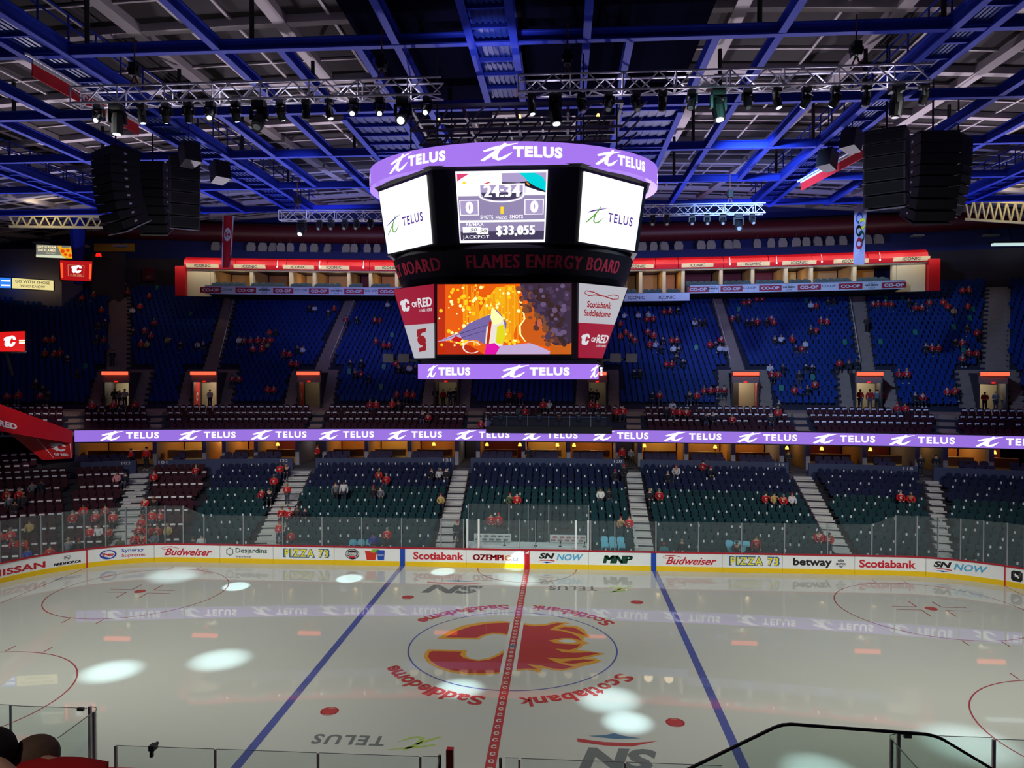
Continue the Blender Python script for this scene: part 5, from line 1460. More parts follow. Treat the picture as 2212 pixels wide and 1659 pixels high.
# ================================================================== HANGING FLAGS
REDC = mat('flag_red', rgb(206, 24, 38), .8); WHC = mat('flag_white', rgb(190, 176, 202), .8)
def flag(label, pts, D, stripes, m):
    t = thing('hanging_banner', label, 'banner', tuple(at_d(*pts[0], D)))
    P = [at_d(u, v, D) for u, v in pts]
    F0 = quadframe(P[3], P[2], P[1], P[0])
    def F(a, b, o=0.0): return F0(a, b, o) + Vector((0, math.sin(b * 9 + a * 3) * .05, 0))
    g = Geo(); n_ = 14
    rings = [[F(0, i / n_, 0), F(.5, i / n_, .03), F(1, i / n_, 0), F(1, i / n_, -.03), F(.5, i / n_, 0), F(0, i / n_, -.03)] for i in range(n_ + 1)]
    part('cloth', g.loft(rings), m, t)
    part('pole', Geo().tube(F(-.06, 1.0, 0), F(1.06, 1.0, 0), .04), ALU, t)
    part('suspension_wire', Geo().tube(F(.5, 1.0, 0), Vector((F(.5, 1, 0).x, F(.5, 1, 0).y, zceil(F(.5, 1, 0).x, F(.5, 1, 0).y))), .012, n=5), BLK, t)
    return t, F
t, F = flag('narrow red flag with white edges and white round emblem above the suites', [(481, 465), (506, 468), (498, 578), (479, 578)], 60, None, REDC)
put('edge_stripe', [rect2(0, 0, .10, 1), rect2(.90, 0, 1.0, 1)], F, WHITEP, t, .05)
put('round_emblem', [ring2(.5, .64, .30, .13, .07), inbox(EMB_IN, .34, .58, .66, .70)], F, WHITEP, t, .06)
t, F = flag('narrow white flag with five linked coloured rings above the suites', [(1846, 448), (1872, 443), (1867, 571), (1844, 572)], 52, None, WHC)
for j, (cx, cy, m_) in enumerate(((.40, .80, BLUEP), (.62, .70, YELP), (.38, .58, BLACKP), (.60, .48, GREENP), (.40, .36, REDP))):
    if m_ is YELP: cx, cy = .66, .69
    put('ring', [ring2(cx, cy, .27, .10, .05)], F, m_, t, .05 + .004 * j)
# red banners laid flat under the roof, seen almost edge-on
def roof_banner(label, a, b, wd, m, name='ceiling_banner'):
    a, b = Vector(a), Vector(b); d = (b - a).normalized(); s_ = Vector((-d.y, d.x, 0)).normalized() * wd / 2
    t = thing(name, label, 'banner', tuple(a))
    F = quadframe(a + Vector((0, 0, -wd)), b + Vector((0, 0, -wd)), b, a)
    part('cloth', slab(F, .04), m, t)
    part('white_edge', Geo().bar(a + Vector((0, 0, .03)), b + Vector((0, 0, .03)), .10, .12), WHITE, t)
    part('pole', Geo().tube(a - d * .4 + Vector((0, 0, .2)), b + d * .4 + Vector((0, 0, .2)), .06), ALU, t)
    for q in (a + (b - a) * .1, a + (b - a) * .9): part('wire', Geo().tube(q + Vector((0, 0, .2)), (q.x, q.y, 26.3), .012, n=5), BLK, t)
    return t, F
q0 = at_d(70, 135, 30.0); q1 = at_d(300, 262, 37.5)
t, F = roof_banner('long red ceiling banner with white emblem hung beside the home end catwalk', q0, (q1.x, q1.y, q0.z - .0), .55, REDC)
put('banner_emblem', [inbox(EMB_IN, .40, .1, .46, .9), T('FLAMES', .50, .2, .62, .8, .05)], F, WHITEP, t, .02)
q0 = at_d(1730, 410, 47); q1 = at_d(1880, 312, 40)
roof_banner('shorter red ceiling banner hung below the single loudspeakers of the visitor end', (q0.x, q0.y, q1.z - .3), q1, .5, REDC)
# ================================================================== SCOREBOARD
sb = thing('scoreboard', 'large many-sided scoreboard hanging over centre ice with violet ring and bright screens', 'scoreboard', (0, 0, 11.8))
CAN = mat('cabinet_dark', rgb(34, 28, 46), .45)
def octo(f, z, hx=2.85, fy=4.3, ox=5.75, oy=1.3):
    P = [(-hx, -fy), (hx, -fy), (ox, -oy), (ox, oy), (hx, fy), (-hx, fy), (-ox, oy), (-ox, -oy)]
    return [Vector((x * f, y * f, z)) for x, y in P]
part('upper_cabinet', Geo().loft([octo(1.02, 19.95), octo(.985, 19.85), octo(.92, 17.05)]), CAN, sb)
# ring
def ringF(s, y, o=0.0):
    """s = angle in radians from the front, + to +x"""
    A, B = 6.22 + o, 4.72 + o
    return Vector((A * math.sin(s), -B * math.cos(s), y))
g = Geo(); N_ = 96; rings = []
for i in range(N_):
    s = 2 * math.pi * i / N_
    rings.append([ringF(s, 19.92, 0), ringF(s, 20.72, 0), ringF(s, 20.72, -.35), ringF(s, 19.92, -.35)])
rings.append(rings[0]); g.loft(rings, caps=False)
VIO2 = emis('led_violet_bright', 168, 120, 240, 1.0)
part('ring_screen', g, VIO2, sb, 'glowing violet ring screen')
part('ring_lid', Geo().add([ringF(2 * math.pi * i / 48, 20.5, -.2) for i in range(48)], [tuple(range(48))]), CAN, sb)
part('ring_soffit', Geo().add([ringF(2 * math.pi * i / 48, 19.93, -.2) for i in range(48)], [tuple(range(48))]), CAN, sb)
def u2s(u):
    a, b = -1.6, 1.6
    for _ in range(40):
        m = (a + b) / 2
        if proj(ringF(m, 20.3))[0] < u: a = m
        else: b = m
    return a
for k, (ut, u0, u1) in enumerate(((-1, 770, 812), (843, 882, 963), (1041, 1108, 1215), (1288, 1334, 1393), (1412, 1425, 1440))):
    s0, s1 = u2s(u0), u2s(u1)
    if k == 0: s0, s1 = -1.68, -1.27
    if k == 4: s0, s1 = 1.62, 2.0
    put('ring_lettering', [T('TELUS', s0, 20.12, s1, 20.54, .06, 0, 1.15)], ringF, LEDW, sb, .012)
    st_ = u2s(ut) if ut > 0 else s0 - .3
    if k == 4: st_ = 1.38
    put('ring_stroke', telus_t(st_, 20.0, s0 + .03, 20.66, 1.1), ringF, LEDW, sb, .012)
# upper screens
LEDB = emis('screen_white', 255, 255, 255, 1.25)
def screen(name, c, m, label=None, dp=.08, par=None):
    F = quadframe(*c); o = part(name, slab(F, dp), m, par or sb, label); return F, o
def lean(P0, P1, zt, zb, ft=.99, fb=.925, out=.02):
    """corners of a leaning octagon face between ground points"""
    a, b = Vector(P0), Vector(P1); nrm = Vector(((b - a).y, -(b - a).x)).normalized()
    def q(p, f, z): return Vector((p.x * f + nrm.x * out, p.y * f + nrm.y * out, z))
    return q(a, fb, zb), q(b, fb, zb), q(b, ft, zt), q(a, ft, zt)
def lerp(a, b, t): return (a[0] + (b[0] - a[0]) * t, a[1] + (b[1] - a[1]) * t)
L0, L1 = (-5.75, -1.3), (-2.85, -4.3); R0_, R1_ = (2.85, -4.3), (5.75, -1.3)
PURP = mat('print_purple', rgb(84, 54, 150), .5, emit=.9); 
PURE = emis('screen_purple', 92, 58, 160, .9); GRE = emis('screen_green', 96, 170, 60, .9)
for (a, b, t0, t1, lab) in ((L0, L1, .04, .90, 'white corner screen on the home side of the scoreboard'), (R0_, R1_, .06, .93, 'white corner screen on the visitor side of the scoreboard')):
    F, o = screen('corner_screen', lean(lerp(a, b, t0), lerp(a, b, t1), 19.72, 17.12), LEDB, 'bright white corner screen')
    put('screen_lettering', [T('TELUS', .44, .36, .88, .50, .02, 0, 1.25)], F, PURE, o, .02)
    put('screen_stroke', telus_t(.08, .28, .42, .56, .45)[1:], F, GRE, o, .02)
    put('screen_bar', telus_t(.08, .28, .42, .56, .45)[:1], F, PURE, o, .02)
F, o = screen('score_screen', lean((-1.90, -4.3), (1.62, -4.3), 19.74, 17.08, 1.0, .93), emis('score_grey', 150, 138, 178, 1.0), 'score screen with clock and jackpot')
SW = emis('score_white', 252, 250, 255, 1.2); SD = emis('score_dark', 70, 62, 92, 1.0); SDD = emis('score_black', 34, 28, 48, 1.0); STEAL = emis('score_teal', 0, 214, 222, 1.0); SLAV = emis('score_lavender', 176, 160, 206, 1.0); SYEL = emis('score_yellow', 246, 214, 40, 1.1)
def sp(name, items, m, off): return put(name, items, F, m, o, off)
sp('frame', [rect2(0, 0, 1, .035), rect2(0, .965, 1, 1), rect2(0, 0, .015, 1), rect2(.985, 0, 1, 1), rect2(0, .285, 1, .315), rect2(0, .655, 1, .69), rect2(.485, .80, .505, 1)], SW, .03)
sp('home_picture', [rect2(.015, .69, .485, .965)], SW, .02)
sp('picture_patch', [polyg([(.015, .965), (.15, .965), (.06, .90), (.015, .86)])], emis('score_pink', 226, 70, 120, 1), .024)
sp('picture_patch', [disc2(.09, .84, .02, .015)], SYEL, .024)
sp('picture_patch', [polyg([(.30, .83), (.36, .845), (.38, .835), (.34, .825)])], emis('score_red', 210, 30, 20, 1), .024)
sp('guest_picture', [rect2(.505, .84, .985, .965)], SLAV, .02)
sp('guest_band', [polyg([(.505, .80), (.78, .85), (.985, .72), (.985, .69), (.80, .76), (.70, .83), (.505, .84)])], SDD, .023)
sp('guest_shape', [polyg([(.69, .965), (.86, .965), (.95, .90), (.985, .82), (.985, .71), (.88, .77), (.80, .83), (.75, .90)])], STEAL, .026)
sp('guest_white', [polyg([(.76, .69), (.76, .78), (.82, .76), (.90, .715), (.985, .70), (.985, .69)])], SW, .022)
sp('guest_dash', [polyg([(.77, .83), (.79, .83), (.81, .79), (.79, .79)])], emis('score_orange', 240, 150, 40, 1), .028)
dome = [(.245, .82), (.755, .82), (.755, .66)] + [(.5 + .255 * math.cos(t), .66 - .10 * math.sin(t)) for t in [math.pi * i / 12 for i in range(1, 12)]] + [(.245, .66)]
dome2 = [(.5 + (x - .5) * .92, .682 + (y - .69) * .86 + .008) for x, y in dome]
sp('clock_frame', [polyg(dome)], SW, .034); sp('clock_face', [polyg(dome2)], SLAV, .038)
sp('clock_shadow', [polyg([(.27, .70), (.73, .70), (.70, .63), (.60, .595), (.40, .595), (.30, .63)])], SD, .040)
sp('clock_digits', [*TB('24:34', .30, .635, .71, .80, .02, 0, 1.1)], SW, .046)
for x in (.025, .755):
    sp('count_frame', [rect2(x, .385, x + .215, .60)], SW, .034); sp('count_face', [rect2(x + .01, .395, x + .205, .59)], SLAV, .037); sp('count_digit', [T('0', x + .065, .41, x + .155, .58, .07)], SW, .042)
sp('period_digit', [T('1', .485, .40, .52, .50, .05)], SYEL, .042)
sp('caption', [T('SHOTS', .255, .335, .40, .385, .015), T('PERIOD', .43, .325, .56, .365, .015), T('SHOTS', .59, .335, .74, .385, .015)], SW, .042)
sp('jackpot_band', [rect2(.015, .035, .985, .16)], SD, .032)
sp('jackpot_lettering', [T('RE/MAX', .085, .235, .29, .28, .01)], SW, .042); sp('jackpot_lettering', [T('JACKPOT', .04, .045, .35, .105, .0, 0, 1.1)], SW, .042); sp('jackpot_amount', [*TB('$33,055', .43, .085, .88, .235, .018, 0, 1.12)], SW, .042)
sp('ticket', [polyg([(.045, .14), (.045, .225), (.26, .225), (.26, .205), (.34, .205), (.34, .12), (.21, .12), (.20, .145)])], SW, .038)
sp('ticket_digits', [T('50', .13, .16, .21, .205, .0, .2), T('50', .24, .14, .32, .185, .0, .2)], GREYP, .042)
# energy board collar
g = Geo(); rings = []
def elF(s, y, o=0.0):
    f = .80 + .07 * (y - 15.55) / 1.3
    return Vector(((5.98 * f + o) * math.sin(s), -(4.75 * f + o) * math.cos(s), y))
prof = [(15.55, -.5), (15.72, -.12), (15.9, 0), (16.85, .0), (17.0, -.15), (17.1, -.3)]
for i in range(N_ + 1):
    s = 2 * math.pi * i / N_; rings.append([elF(s, y, o_) for y, o_ in prof])
g = Geo(); n_ = len(prof)
for i in range(N_):
    for j in range(n_ - 1): g.add([rings[i][j], rings[i + 1][j], rings[i + 1][j + 1], rings[i][j + 1]], [(0, 1, 2, 3)])
g.add([elF(2 * math.pi * i / 48, 15.56, -.5) for i in range(48)], [tuple(range(48))])
part('energy_collar', g, CAN, sb, 'dark collar with dull red wordmark')
EREDm = mat('energy_red', rgb(226, 60, 96), .5)
def su(u, y=16.35):
    a, b = -1.6, 1.6
    for _ in range(40):
        m = (a + b) / 2
        if proj(elF(m, y))[0] < u: a = m
        else: b = m
    return a
put('energy_lettering', TB('FLAMES ENERGY BOARD', su(1007), 16.12, su(1336), 16.62, .012, 0, 1.15), elF, EREDm, sb, .015)['kind'] = 'stuff'
s1_ = su(952); put('energy_lettering', TB('FLAMES ENERGY BOARD', s1_ - 1.75, 16.12, s1_, 16.62, .012, 0, 1.15), elF, EREDm, sb, .015)['kind'] = 'stuff'
# lattice between collar and lower cabinet
for i in range(16):
    s = 2 * math.pi * i / 16; a = elF(s, 15.6, -.5)
    b = Vector((a.x * .82, a.y * .86, 15.3)); part('strut', Geo().bar(a, b, .08), BLK, sb)
    b2 = elF(s + .39, 15.5, -.6); part('strut', Geo().bar(a, b2, .06), BLK, sb)
# lower cabinet
def lo(f, z, ox, oy, hx=2.72, fy=3.92):
    return [Vector((x, y, z)) for x, y in ((-hx, -fy), (hx, -fy), (ox, -oy), (ox, oy), (hx, fy), (-hx, fy), (-ox, oy), (-ox, -oy))]
part('lower_cabinet', Geo().loft([lo(1, 12.6, 3.75, 3.0), lo(1, 15.55, 4.85, 2.05)]), CAN, sb)
F, o = screen('main_screen', [(-2.66, -3.97, 12.80), (2.52, -3.97, 12.80), (2.52, -3.97, 15.50), (-2.66, -3.97, 15.50)], emis('pic_orange', 232, 92, 14, 1.05), 'main screen showing a bird and a curly-haired head in golden light')
PY1 = emis('pic_yellow', 250, 200, 30, 1.1); PY2 = emis('pic_pale', 255, 244, 160, 1.3); PO = emis('pic_amber', 240, 150, 20, 1.05); PR = emis('pic_red', 190, 44, 14, 1); PBR = emis('pic_brown', 96, 54, 50, 1); PDK = emis('pic_dark', 60, 44, 66, 1); PSK = emis('pic_skin', 206, 92, 24, 1); PLAV = emis('pic_lavender', 196, 172, 214, 1); PBL = emis('pic_slate', 120, 104, 168, 1); PMG = emis('pic_magenta', 226, 20, 170, 1); PWH = emis('pic_cream', 240, 230, 214, 1)
def sp(name, items, m, off): return put(name, items, F, m, o, off)
random.seed(21)
streak = []
for i in range(40):
    x = random.uniform(.18, .66); streak.append(rect2(x, random.uniform(.1, .5), x + random.uniform(.006, .02), random.uniform(.6, 1.0)))
sp('light_streaks', streak, PO, .012)
sp('red_shade', [rect2(0, 0, .06, 1), polyg([(0, 0), (.35, 0), (.25, .12), (0, .2)])], PR, .010)
bok = [disc2(random.gauss(.38, .17) % .66, random.uniform(.12, .98), *(lambda r: (r, r * 1.9))(random.uniform(.004, .016)), n=12) for i in range(150)]
sp('golden_sparks', bok[:90], PY1, .014)['kind'] = 'stuff'; sp('pale_sparks', bok[90:], PY2, .016)['kind'] = 'stuff'
sp('warm_glow', [polyg([(.30, .55), (.36, .75), (.44, .95), (.58, .98), (.62, .6), (.56, .2), (.40, .15)])], emis('pic_gold', 242, 176, 24, 1.05), .0115)
sp('bird_tail', [polyg([(0, .18), (.12, .28), (.26, .33), (.22, .24), (.10, .20)])], PLAV, .020)
sp('bird_body', [polyg([(.16, .30), (.24, .44), (.36, .54), (.42, .58), (.44, .64), (.48, .56), (.52, .44), (.50, .18), (.44, .12), (.36, .14), (.30, .20), (.20, .20)])], PBL, .022)
sp('bird_breast', [polyg([(.36, .16), (.37, .38), (.42, .50), (.50, .48), (.51, .30), (.49, .12), (.40, .08)])], PWH, .025)
sp('bird_crown', [polyg([(.40, .52), (.41, .68), (.45, .60), (.50, .50), (.47, .44), (.42, .42)])], PY2, .027)
sp('bird_stripe', [polyg([(.36, .02), (.38, .02), (.41, .46), (.39, .48)])], PR, .029)
sp('sleeve', [polyg([(.36, 0), (.38, .10), (.60, .14), (.70, .16), (.80, .08), (.88, .0)])], PLAV, .030)
sp('magenta_patch', [polyg([(.355, 0), (.37, .14), (.43, .16), (.47, .10), (.44, 0)])], PMG, .032)
sp('foot', [ring2(.26, .10, .07, .09, .012, 24, 20, 320)], PWH, .033)
sp('face', [polyg([(.66, .72), (.645, .60), (.655, .50), (.62, .40), (.625, .28), (.66, .18), (.72, .14), (.86, .10), (.86, .50), (.76, .72)])], PSK, .034)
sp('face_rim', [stroke([(.66, .72), (.645, .60), (.655, .50), (.618, .40), (.622, .28), (.66, .18)], [.006, .012, .01, .014, .012, .008])], PY2, .036)
hair = [polyg([(.62, 1.0), (.64, .84), (.68, .74), (.72, .66), (.76, .52), (.80, .38), (.83, .20), (.88, .12), (1, .16), (1, 1)])]
sp('hair', hair, PDK, .037)
tones = [PBR, emis('pic_bronze', 128, 76, 48, 1), emis('pic_plum', 74, 56, 84, 1), emis('pic_umber', 58, 38, 40, 1), emis('pic_mauve', 104, 84, 120, 1)]
bins = [[] for _ in tones]
for i in range(190):
    y_ = random.uniform(.14, 1.0); edge = .60 + .10 * (1 - y_) + .17 * max(0, (1 - y_) - .35) * 1.6
    x_ = edge + (1.0 - edge) * random.random() ** 1.1; r_ = random.uniform(.010, .026)
    if x_ + r_ > 1 or y_ + r_ * 1.8 > 1: continue
    wt = 0 if x_ < edge + .12 else 2
    bins[min(4, wt + random.choice([0, 1, 0, 1, 2]))].append(disc2(x_, y_, r_, r_ * random.uniform(1.4, 2.0), 9))
for j, (b_, m_) in enumerate(zip(bins, tones)): sp('curls', b_, m_, .039 + .0012 * j)['kind'] = 'stuff'
sp('ear', [disc2(.765, .44, .018, .06)], emis('pic_ear', 196, 96, 66, 1), .047)
sp('wing_lines', [stroke([(.02, .19), (.20, .31), (.38, .42)], [.004, .007, .004]), stroke([(.10, .19), (.24, .27), (.37, .34)], [.004, .006, .004])], PDK, .0235); sp('bird_red', [polyg([(.10, .20), (.14, .26), (.19, .22), (.17, .17)])], emis('pic_scarlet', 200, 24, 30, 1), .024); sp('bird_yellow', [polyg([(.44, .16), (.45, .40), (.50, .42), (.51, .26), (.49, .14)])], emis('pic_lime', 224, 214, 30, 1.05), .026)
sp('shoulder', [polyg([(.84, .0), (.85, .12), (1, .14), (1, 0)])], emis('pic_shoulder', 200, 96, 22, 1), .040)
part('screen_bezel', Geo().box((-2.74, -3.955, 12.70), (2.60, -3.90, 12.79)).box((-2.74, -3.955, 15.51), (2.60, -3.90, 15.58)), BLK, sb)
# printed corner panels
PRED = mat('panel_red', rgb(214, 30, 74), .5, emit=.55, ecol=rgb(200, 30, 70)); PWHT = mat('panel_white', rgb(226, 226, 234), .5, emit=.62, ecol=rgb(226, 224, 234))
def cpanel(sgn, order):
    zt, zb = 15.52, 12.66; zm = zb + (zt - zb) * .47
    def q(tx, z):
        t = (z - 12.6) / (15.55 - 12.6); ox = 3.75 + (4.85 - 3.75) * t; oy = 3.0 + (2.05 - 3.0) * t
        x = 2.78 + (ox - 2.78) * tx; y = -3.90 + (-oy + 3.90) * tx
        return Vector((sgn * x, y - .05, z))
    out = []
    for z0, z1, m_ in ((zm, zt, order[0]), (zb, zm, order[1])):
        c = (q(0.02, z0), q(.98, z0), q(.98, z1), q(.02, z1)) if sgn > 0 else (q(.98, z0), q(.02, z0), q(.02, z1), q(.98, z1))
        out.append(screen('printed_panel', c, m_, None, .03))
    return out
WGL = mat('print_white_lit', rgb(240, 240, 244), .5, emit=.8, ecol=rgb(240, 238, 244)); RGL = mat('print_red_lit', rgb(200, 26, 44), .5, emit=.5, ecol=rgb(200, 26, 44))
def of_red(F, o):
    put('panel_emblem', [inbox(EMB_OUT, .06, .36, .34, .70)], F, WGL, o, .012)
    put('panel_lettering', [T('OF', .40, .46, .56, .60, .05), T('RED', .58, .44, .96, .68, .03), T('LIVES HERE', .60, .32, .96, .39, .01)], F, WGL, o, .012)
(Fa, oa), (Fb, ob) = cpanel(-1, (PRED, PWHT)); of_red(Fa, oa)
put('bank_mark', [polyg([(.36, .62), (.42, .85), (.75, .88), (.72, .76), (.58, .74), (.50, .66)]), disc2(.53, .52, .17, .15), polyg([(.70, .44), (.66, .22), (.34, .18), (.36, .30), (.50, .32), (.58, .40)])], Fb, RGL, ob, .012)
(Fa, oa), (Fb, ob) = cpanel(1, (PWHT, PRED)); of_red(Fb, ob)
put('panel_lettering', [T('Scotiabank', .18, .40, .76, .57, .025), T('Saddledome', .12, .18, .80, .35, .025)], Fa, RGL, oa, .012)
put('infinity_mark', [stroke([(.50, .72), (.30, .80), (.14, .82), (.10, .76), (.2, .70), (.34, .74), (.55, .72), (.75, .66), (.88, .68), (.86, .76), (.74, .78), (.62, .74)], [.02, .025, .02, .02, .02, .025, .03, .025, .02, .02, .02, .012])], Fa, RGL, oa, .012)
# lower violet bar
part('bar_body', Geo().box((-3.3, -3.95, 11.84), (3.5, 3.95, 12.58)), CAN, sb)
g = Geo(); rings = []
def lbF(x, y, o=0.0): return Vector((x, -4.12 + .012 * (x - .1) ** 2 - o, y))
for i in range(21):
    x = -3.42 + 6.98 * i / 20; rings.append([lbF(x, 11.84), lbF(x, 12.42), lbF(x, 12.42, -.16), lbF(x, 11.84, -.16)])
part('bar_screen', Geo().loft(rings), VIO2, sb, 'violet lower bar screen')
def lx(u): return at_y(u, 803, -4.1).x
for ut, u0, u1 in ((922, 946, 1016), (1084, 1144, 1231)):
    put('bar_lettering', [T('TELUS', lx(u0), 11.98, lx(u1), 12.30, .06, 0, 1.15)], lbF, LEDW, sb, .012)
    put('bar_stroke', telus_t(lx(ut), 11.88, lx(u0) - .02, 12.38, 1.2), lbF, LEDW, sb, .012)
put('bar_stroke', telus_t(lx(1276), 11.88, lx(1297), 12.38, 1.2), lbF, LEDW, sb, .012)
put('bar_lettering', [T('TE', lx(1296), 11.98, lx(1303) - .02, 12.30, .06)], lbF, LEDW, sb, .012)
# side floodlight wings and hoist cables
for sg in (-1, 1):
    part('wing_arm', Geo().bar((sg * 3.4, -2.6, 12.55), (sg * 5.0, -2.2, 12.65), .08), BLK, sb)
    for x in (4.3, 4.95): part('wing_flood', Geo().box((sg * x - .22, -2.5, 12.5), (sg * x + .22, -2.2, 12.85)), SPG, sb)
for x, y in ((-3, -2), (3, -2), (-3, 2), (3, 2), (-4.5, 0), (4.5, 0)):
    part('hoist_cable', Geo().tube((x, y, 20.5), (x, y, 25.2), .035, n=6), BLK, sb)
RIG = mat('rig_grey', rgb(70, 66, 80), .6)
for y in (-1.6, 0.4, 2.4):
    part('rig_bar', Geo().bar((-4.2, y, 23.2), (4.6, y, 23.2), .14), RIG, sb); part('rig_bar', Geo().bar((-4.2, y, 22.2), (4.6, y, 22.2), .10), RIG, sb)
    for i in range(9): x = -4.2 + i * 1.1; part('rig_brace', Geo().bar((x, y, 22.2), (x + (.55 if i % 2 else 1.0), y, 23.2), .07), RIG, sb)
for x in (-4.2, -2, .2, 2.4, 4.6): part('rig_bar', Geo().bar((x, -1.6, 23.2), (x, 2.4, 23.2), .12), RIG, sb)

# ================================================================== SIGNS ON THE HOME END
# sloping red drape in front of the balcony at the home end
dr = thing('red_drape', 'sloping red drape with white emblem covering the balcony corner beside the ribbon board', 'drape', (-40, 26, 5))
def dq(u, v, D): return at_d(u, v, D)
F = quadframe(dq(-40, 925, 50.5), dq(157, 958, 57.0), dq(157, 931, 57.0), dq(-40, 858, 50.5))
def drape(F): return Geo().loft([[F(i / 8, 0, 0), F(i / 8, 1, 0), F(i / 8, 1, -.12), F(i / 8, 0, -.12)] for i in range(9)])
part('cloth', drape(F), REDF, dr)
F2 = quadframe(dq(92, 994, 55.8), dq(157, 990, 57.0), dq(157, 957, 57.0), dq(20, 936, 54.2))
part('corner_cloth', drape(F2), REDF, dr)
put('drape_emblem', [inbox(EMB_IN, .50, .38, .88, .88), T('OF RED', .50, .16, .88, .30, .04)], F2, WHITEP, dr, .03)
put('drape_seam', [rect2(.40, .05, .415, .95), rect2(.95, .05, .965, .95)], F2, WHITEP, dr, .012)
put('drape_lettering', [T('OF RED', -.05 + .05, .18, .36, .42, .05)], F, WHITEP, dr, .02)
# emblem screen hanging at the home end balcony
def lit_sign(name, label, cat, c, m, D):
    F = quadframe(*[at_d(u, v, D) for u, v in c]); t = thing(name, label, cat, tuple(F(.5, 0)))
    part('face', slab(F, .12), m, t); 
    part('frame', Geo().bar(F(-.01, -.02), F(1.01, -.02), .08).bar(F(-.01, 1.02), F(1.01, 1.02), .08).bar(F(-.01, 0), F(-.01, 1), .08).bar(F(1.01, 0), F(1.01, 1), .08), BLK, t)
    return t, F
t, F = lit_sign('emblem_screen', 'bright red screen with white flaming C emblem at the edge of the home end balcony', 'screen', [(-30, 760), (55, 760), (55, 715), (-30, 718)], emis('screen_red', 222, 24, 24, 1), 52)
put('screen_emblem', [inbox(EMB_OUT, .44, .24, .76, .80)], F, SW, t, .015); put('screen_flash', [rect2(.84, .40, 1, .46), rect2(.84, .52, 1, .58)], F, SW, t, .015); put('screen_flash', [rect2(.84, .46, 1, .52)], F, emis('screen_gold', 240, 170, 30, 1), t, .015)
p = F(.5, -.02); solo('screen_bracket', Geo().bar(p, p + Vector((0, .6, -1.6)), .14).bar(p + Vector((-1, 0, 0)), p + Vector((1, 0, 0)), .1), BLK, 'black bracket holding the red emblem screen', 'bracket')
t, F = lit_sign('lit_sign', 'pale yellow lit advertising sign with dark capital lettering beside a blue screen', 'sign', [(26, 623), (116, 628), (116, 606), (26, 600)], emis('sign_cream', 236, 220, 150, 1), 80)
SGD = emis('sign_brown', 92, 86, 60, .8)
put('sign_lettering', [T('GO WITH THOSE', .08, .58, .92, .84, .012), T('WHO KNOW', .20, .16, .80, .42, .012)], F, SGD, t, .03)
t, F = lit_sign('info_screen', 'small bright blue screen with white lines next to the pale yellow sign', 'screen', [(-20, 622), (25, 623), (25, 600), (-20, 598)], emis('screen_blue', 50, 130, 240, 1.1), 80)
put('screen_lines', [rect2(.5, .2, .95, .34), rect2(.5, .62, .95, .76)], F, SW, t, .02)
t, F = lit_sign('advert_screen', 'lit advertising screen with pale slanted words and pizza picture above the red cabinet sign', 'screen', [(78, 556), (158, 559), (158, 531), (78, 528)], emis('screen_slate', 116, 118, 112, 1), 78)
put('screen_lettering', [T('LIVE STREAM', .04, .74, .54, .94, .03, .2), T('THE FLAMES!', .04, .48, .54, .68, .03, .2), T('SPORTSNET', .28, .32, .52, .40, .02)], F, emis('screen_cream', 250, 232, 180, 1), t, .02)
put('screen_strip', [rect2(0, 0, 1, .22)], F, emis('screen_pale', 214, 220, 190, 1), t, .015)
put('screen_picture', [polyg([(.58, .9), (.66, .98), (.72, .8), (.9, .86), (1, .96), (1, 0), (.82, 0), (.70, .2)])], F, emis('screen_gold', 240, 170, 30, 1), t, .02)
put('screen_topping', [disc2(.72, .55, .06, .14), disc2(.86, .62, .05, .12), disc2(.92, .25, .05, .12), disc2(.80, .3, .05, .1)], F, emis('screen_tomato', 226, 70, 20, 1), t, .025)
t, F = lit_sign('cabinet_sign', 'glowing red cabinet sign with white flaming C emblem below the blue column', 'sign', [(131, 605), (198, 608), (200, 565), (129, 562)], emis('sign_deep_red', 176, 16, 18, 1), 74)
put('sign_tube', [rect2(.02, .12, .09, .88), rect2(.91, .12, .98, .88)], F, emis('tube_red', 255, 70, 30, 2), t, .02)
put('sign_frame', [ring2(.5, .5, .36, .40, .02, 4, 45, 405)], F, emis('sign_tan', 200, 150, 110, 1), t, .02)
put('sign_emblem', [inbox(EMB_OUT, .34, .38, .68, .78)], F, SW, t, .03); put('sign_lettering', [T('C OF RED', .32, .22, .70, .32, .03)], F, emis('sign_tan', 200, 150, 110, 1), t, .03)
# grey wall block carrying the yellow sign, red beacon, ochre beam
GW = mat('wall_lilac', rgb(120, 108, 134), .8, noise=.1, nscale=.5)
a, b = at_d(-40, 640, 81), at_d(128, 640, 81)
solo('wall_block', Geo().box((a.x, min(a.y, b.y) + 1.0, 16.0), (b.x, max(a.y, b.y) + 4.0, 25.5)), GW, 'dim lilac wall block behind the pale yellow sign', 'wall', kind='structure')
a, b = at_d(130, 600, 79), at_d(200, 600, 79)
solo('wall_block', Geo().box((a.x, max(a.y, b.y) + 5.0, 17), (b.x, max(a.y, b.y) + 6, 25.5)), WALLB, 'brown wall block behind the red cabinet sign', 'wall', kind='structure')
p = at_d(213, 554, 80); bc = thing('red_beacon', 'small glowing red beacon lamp on the dim concourse wall', 'lamp', tuple(p))
part('lamp', Geo().tube(p, p + Vector((0, 0, .35)), .3, .22), EXITM, bc); part('bracket', Geo().bar(p, p + Vector((0, 2.2, 0)), .1), BLK, bc)
OCH = mat('ochre_beam', rgb(196, 140, 40), .6)
for (u0, u1, v, D, lab) in ((205, 290, 535, 84, 'ochre painted beam under the ring beam beside the red beacon'), (2110, 2240, 515, 84, 'ochre painted beam under the ring beam beyond the red fascia')):
    a, b = at_d(u0, v, D), at_d(u1, v, D); solo('ochre_beam', Geo().bar(a, b, .35, .9), OCH, lab, 'beam')
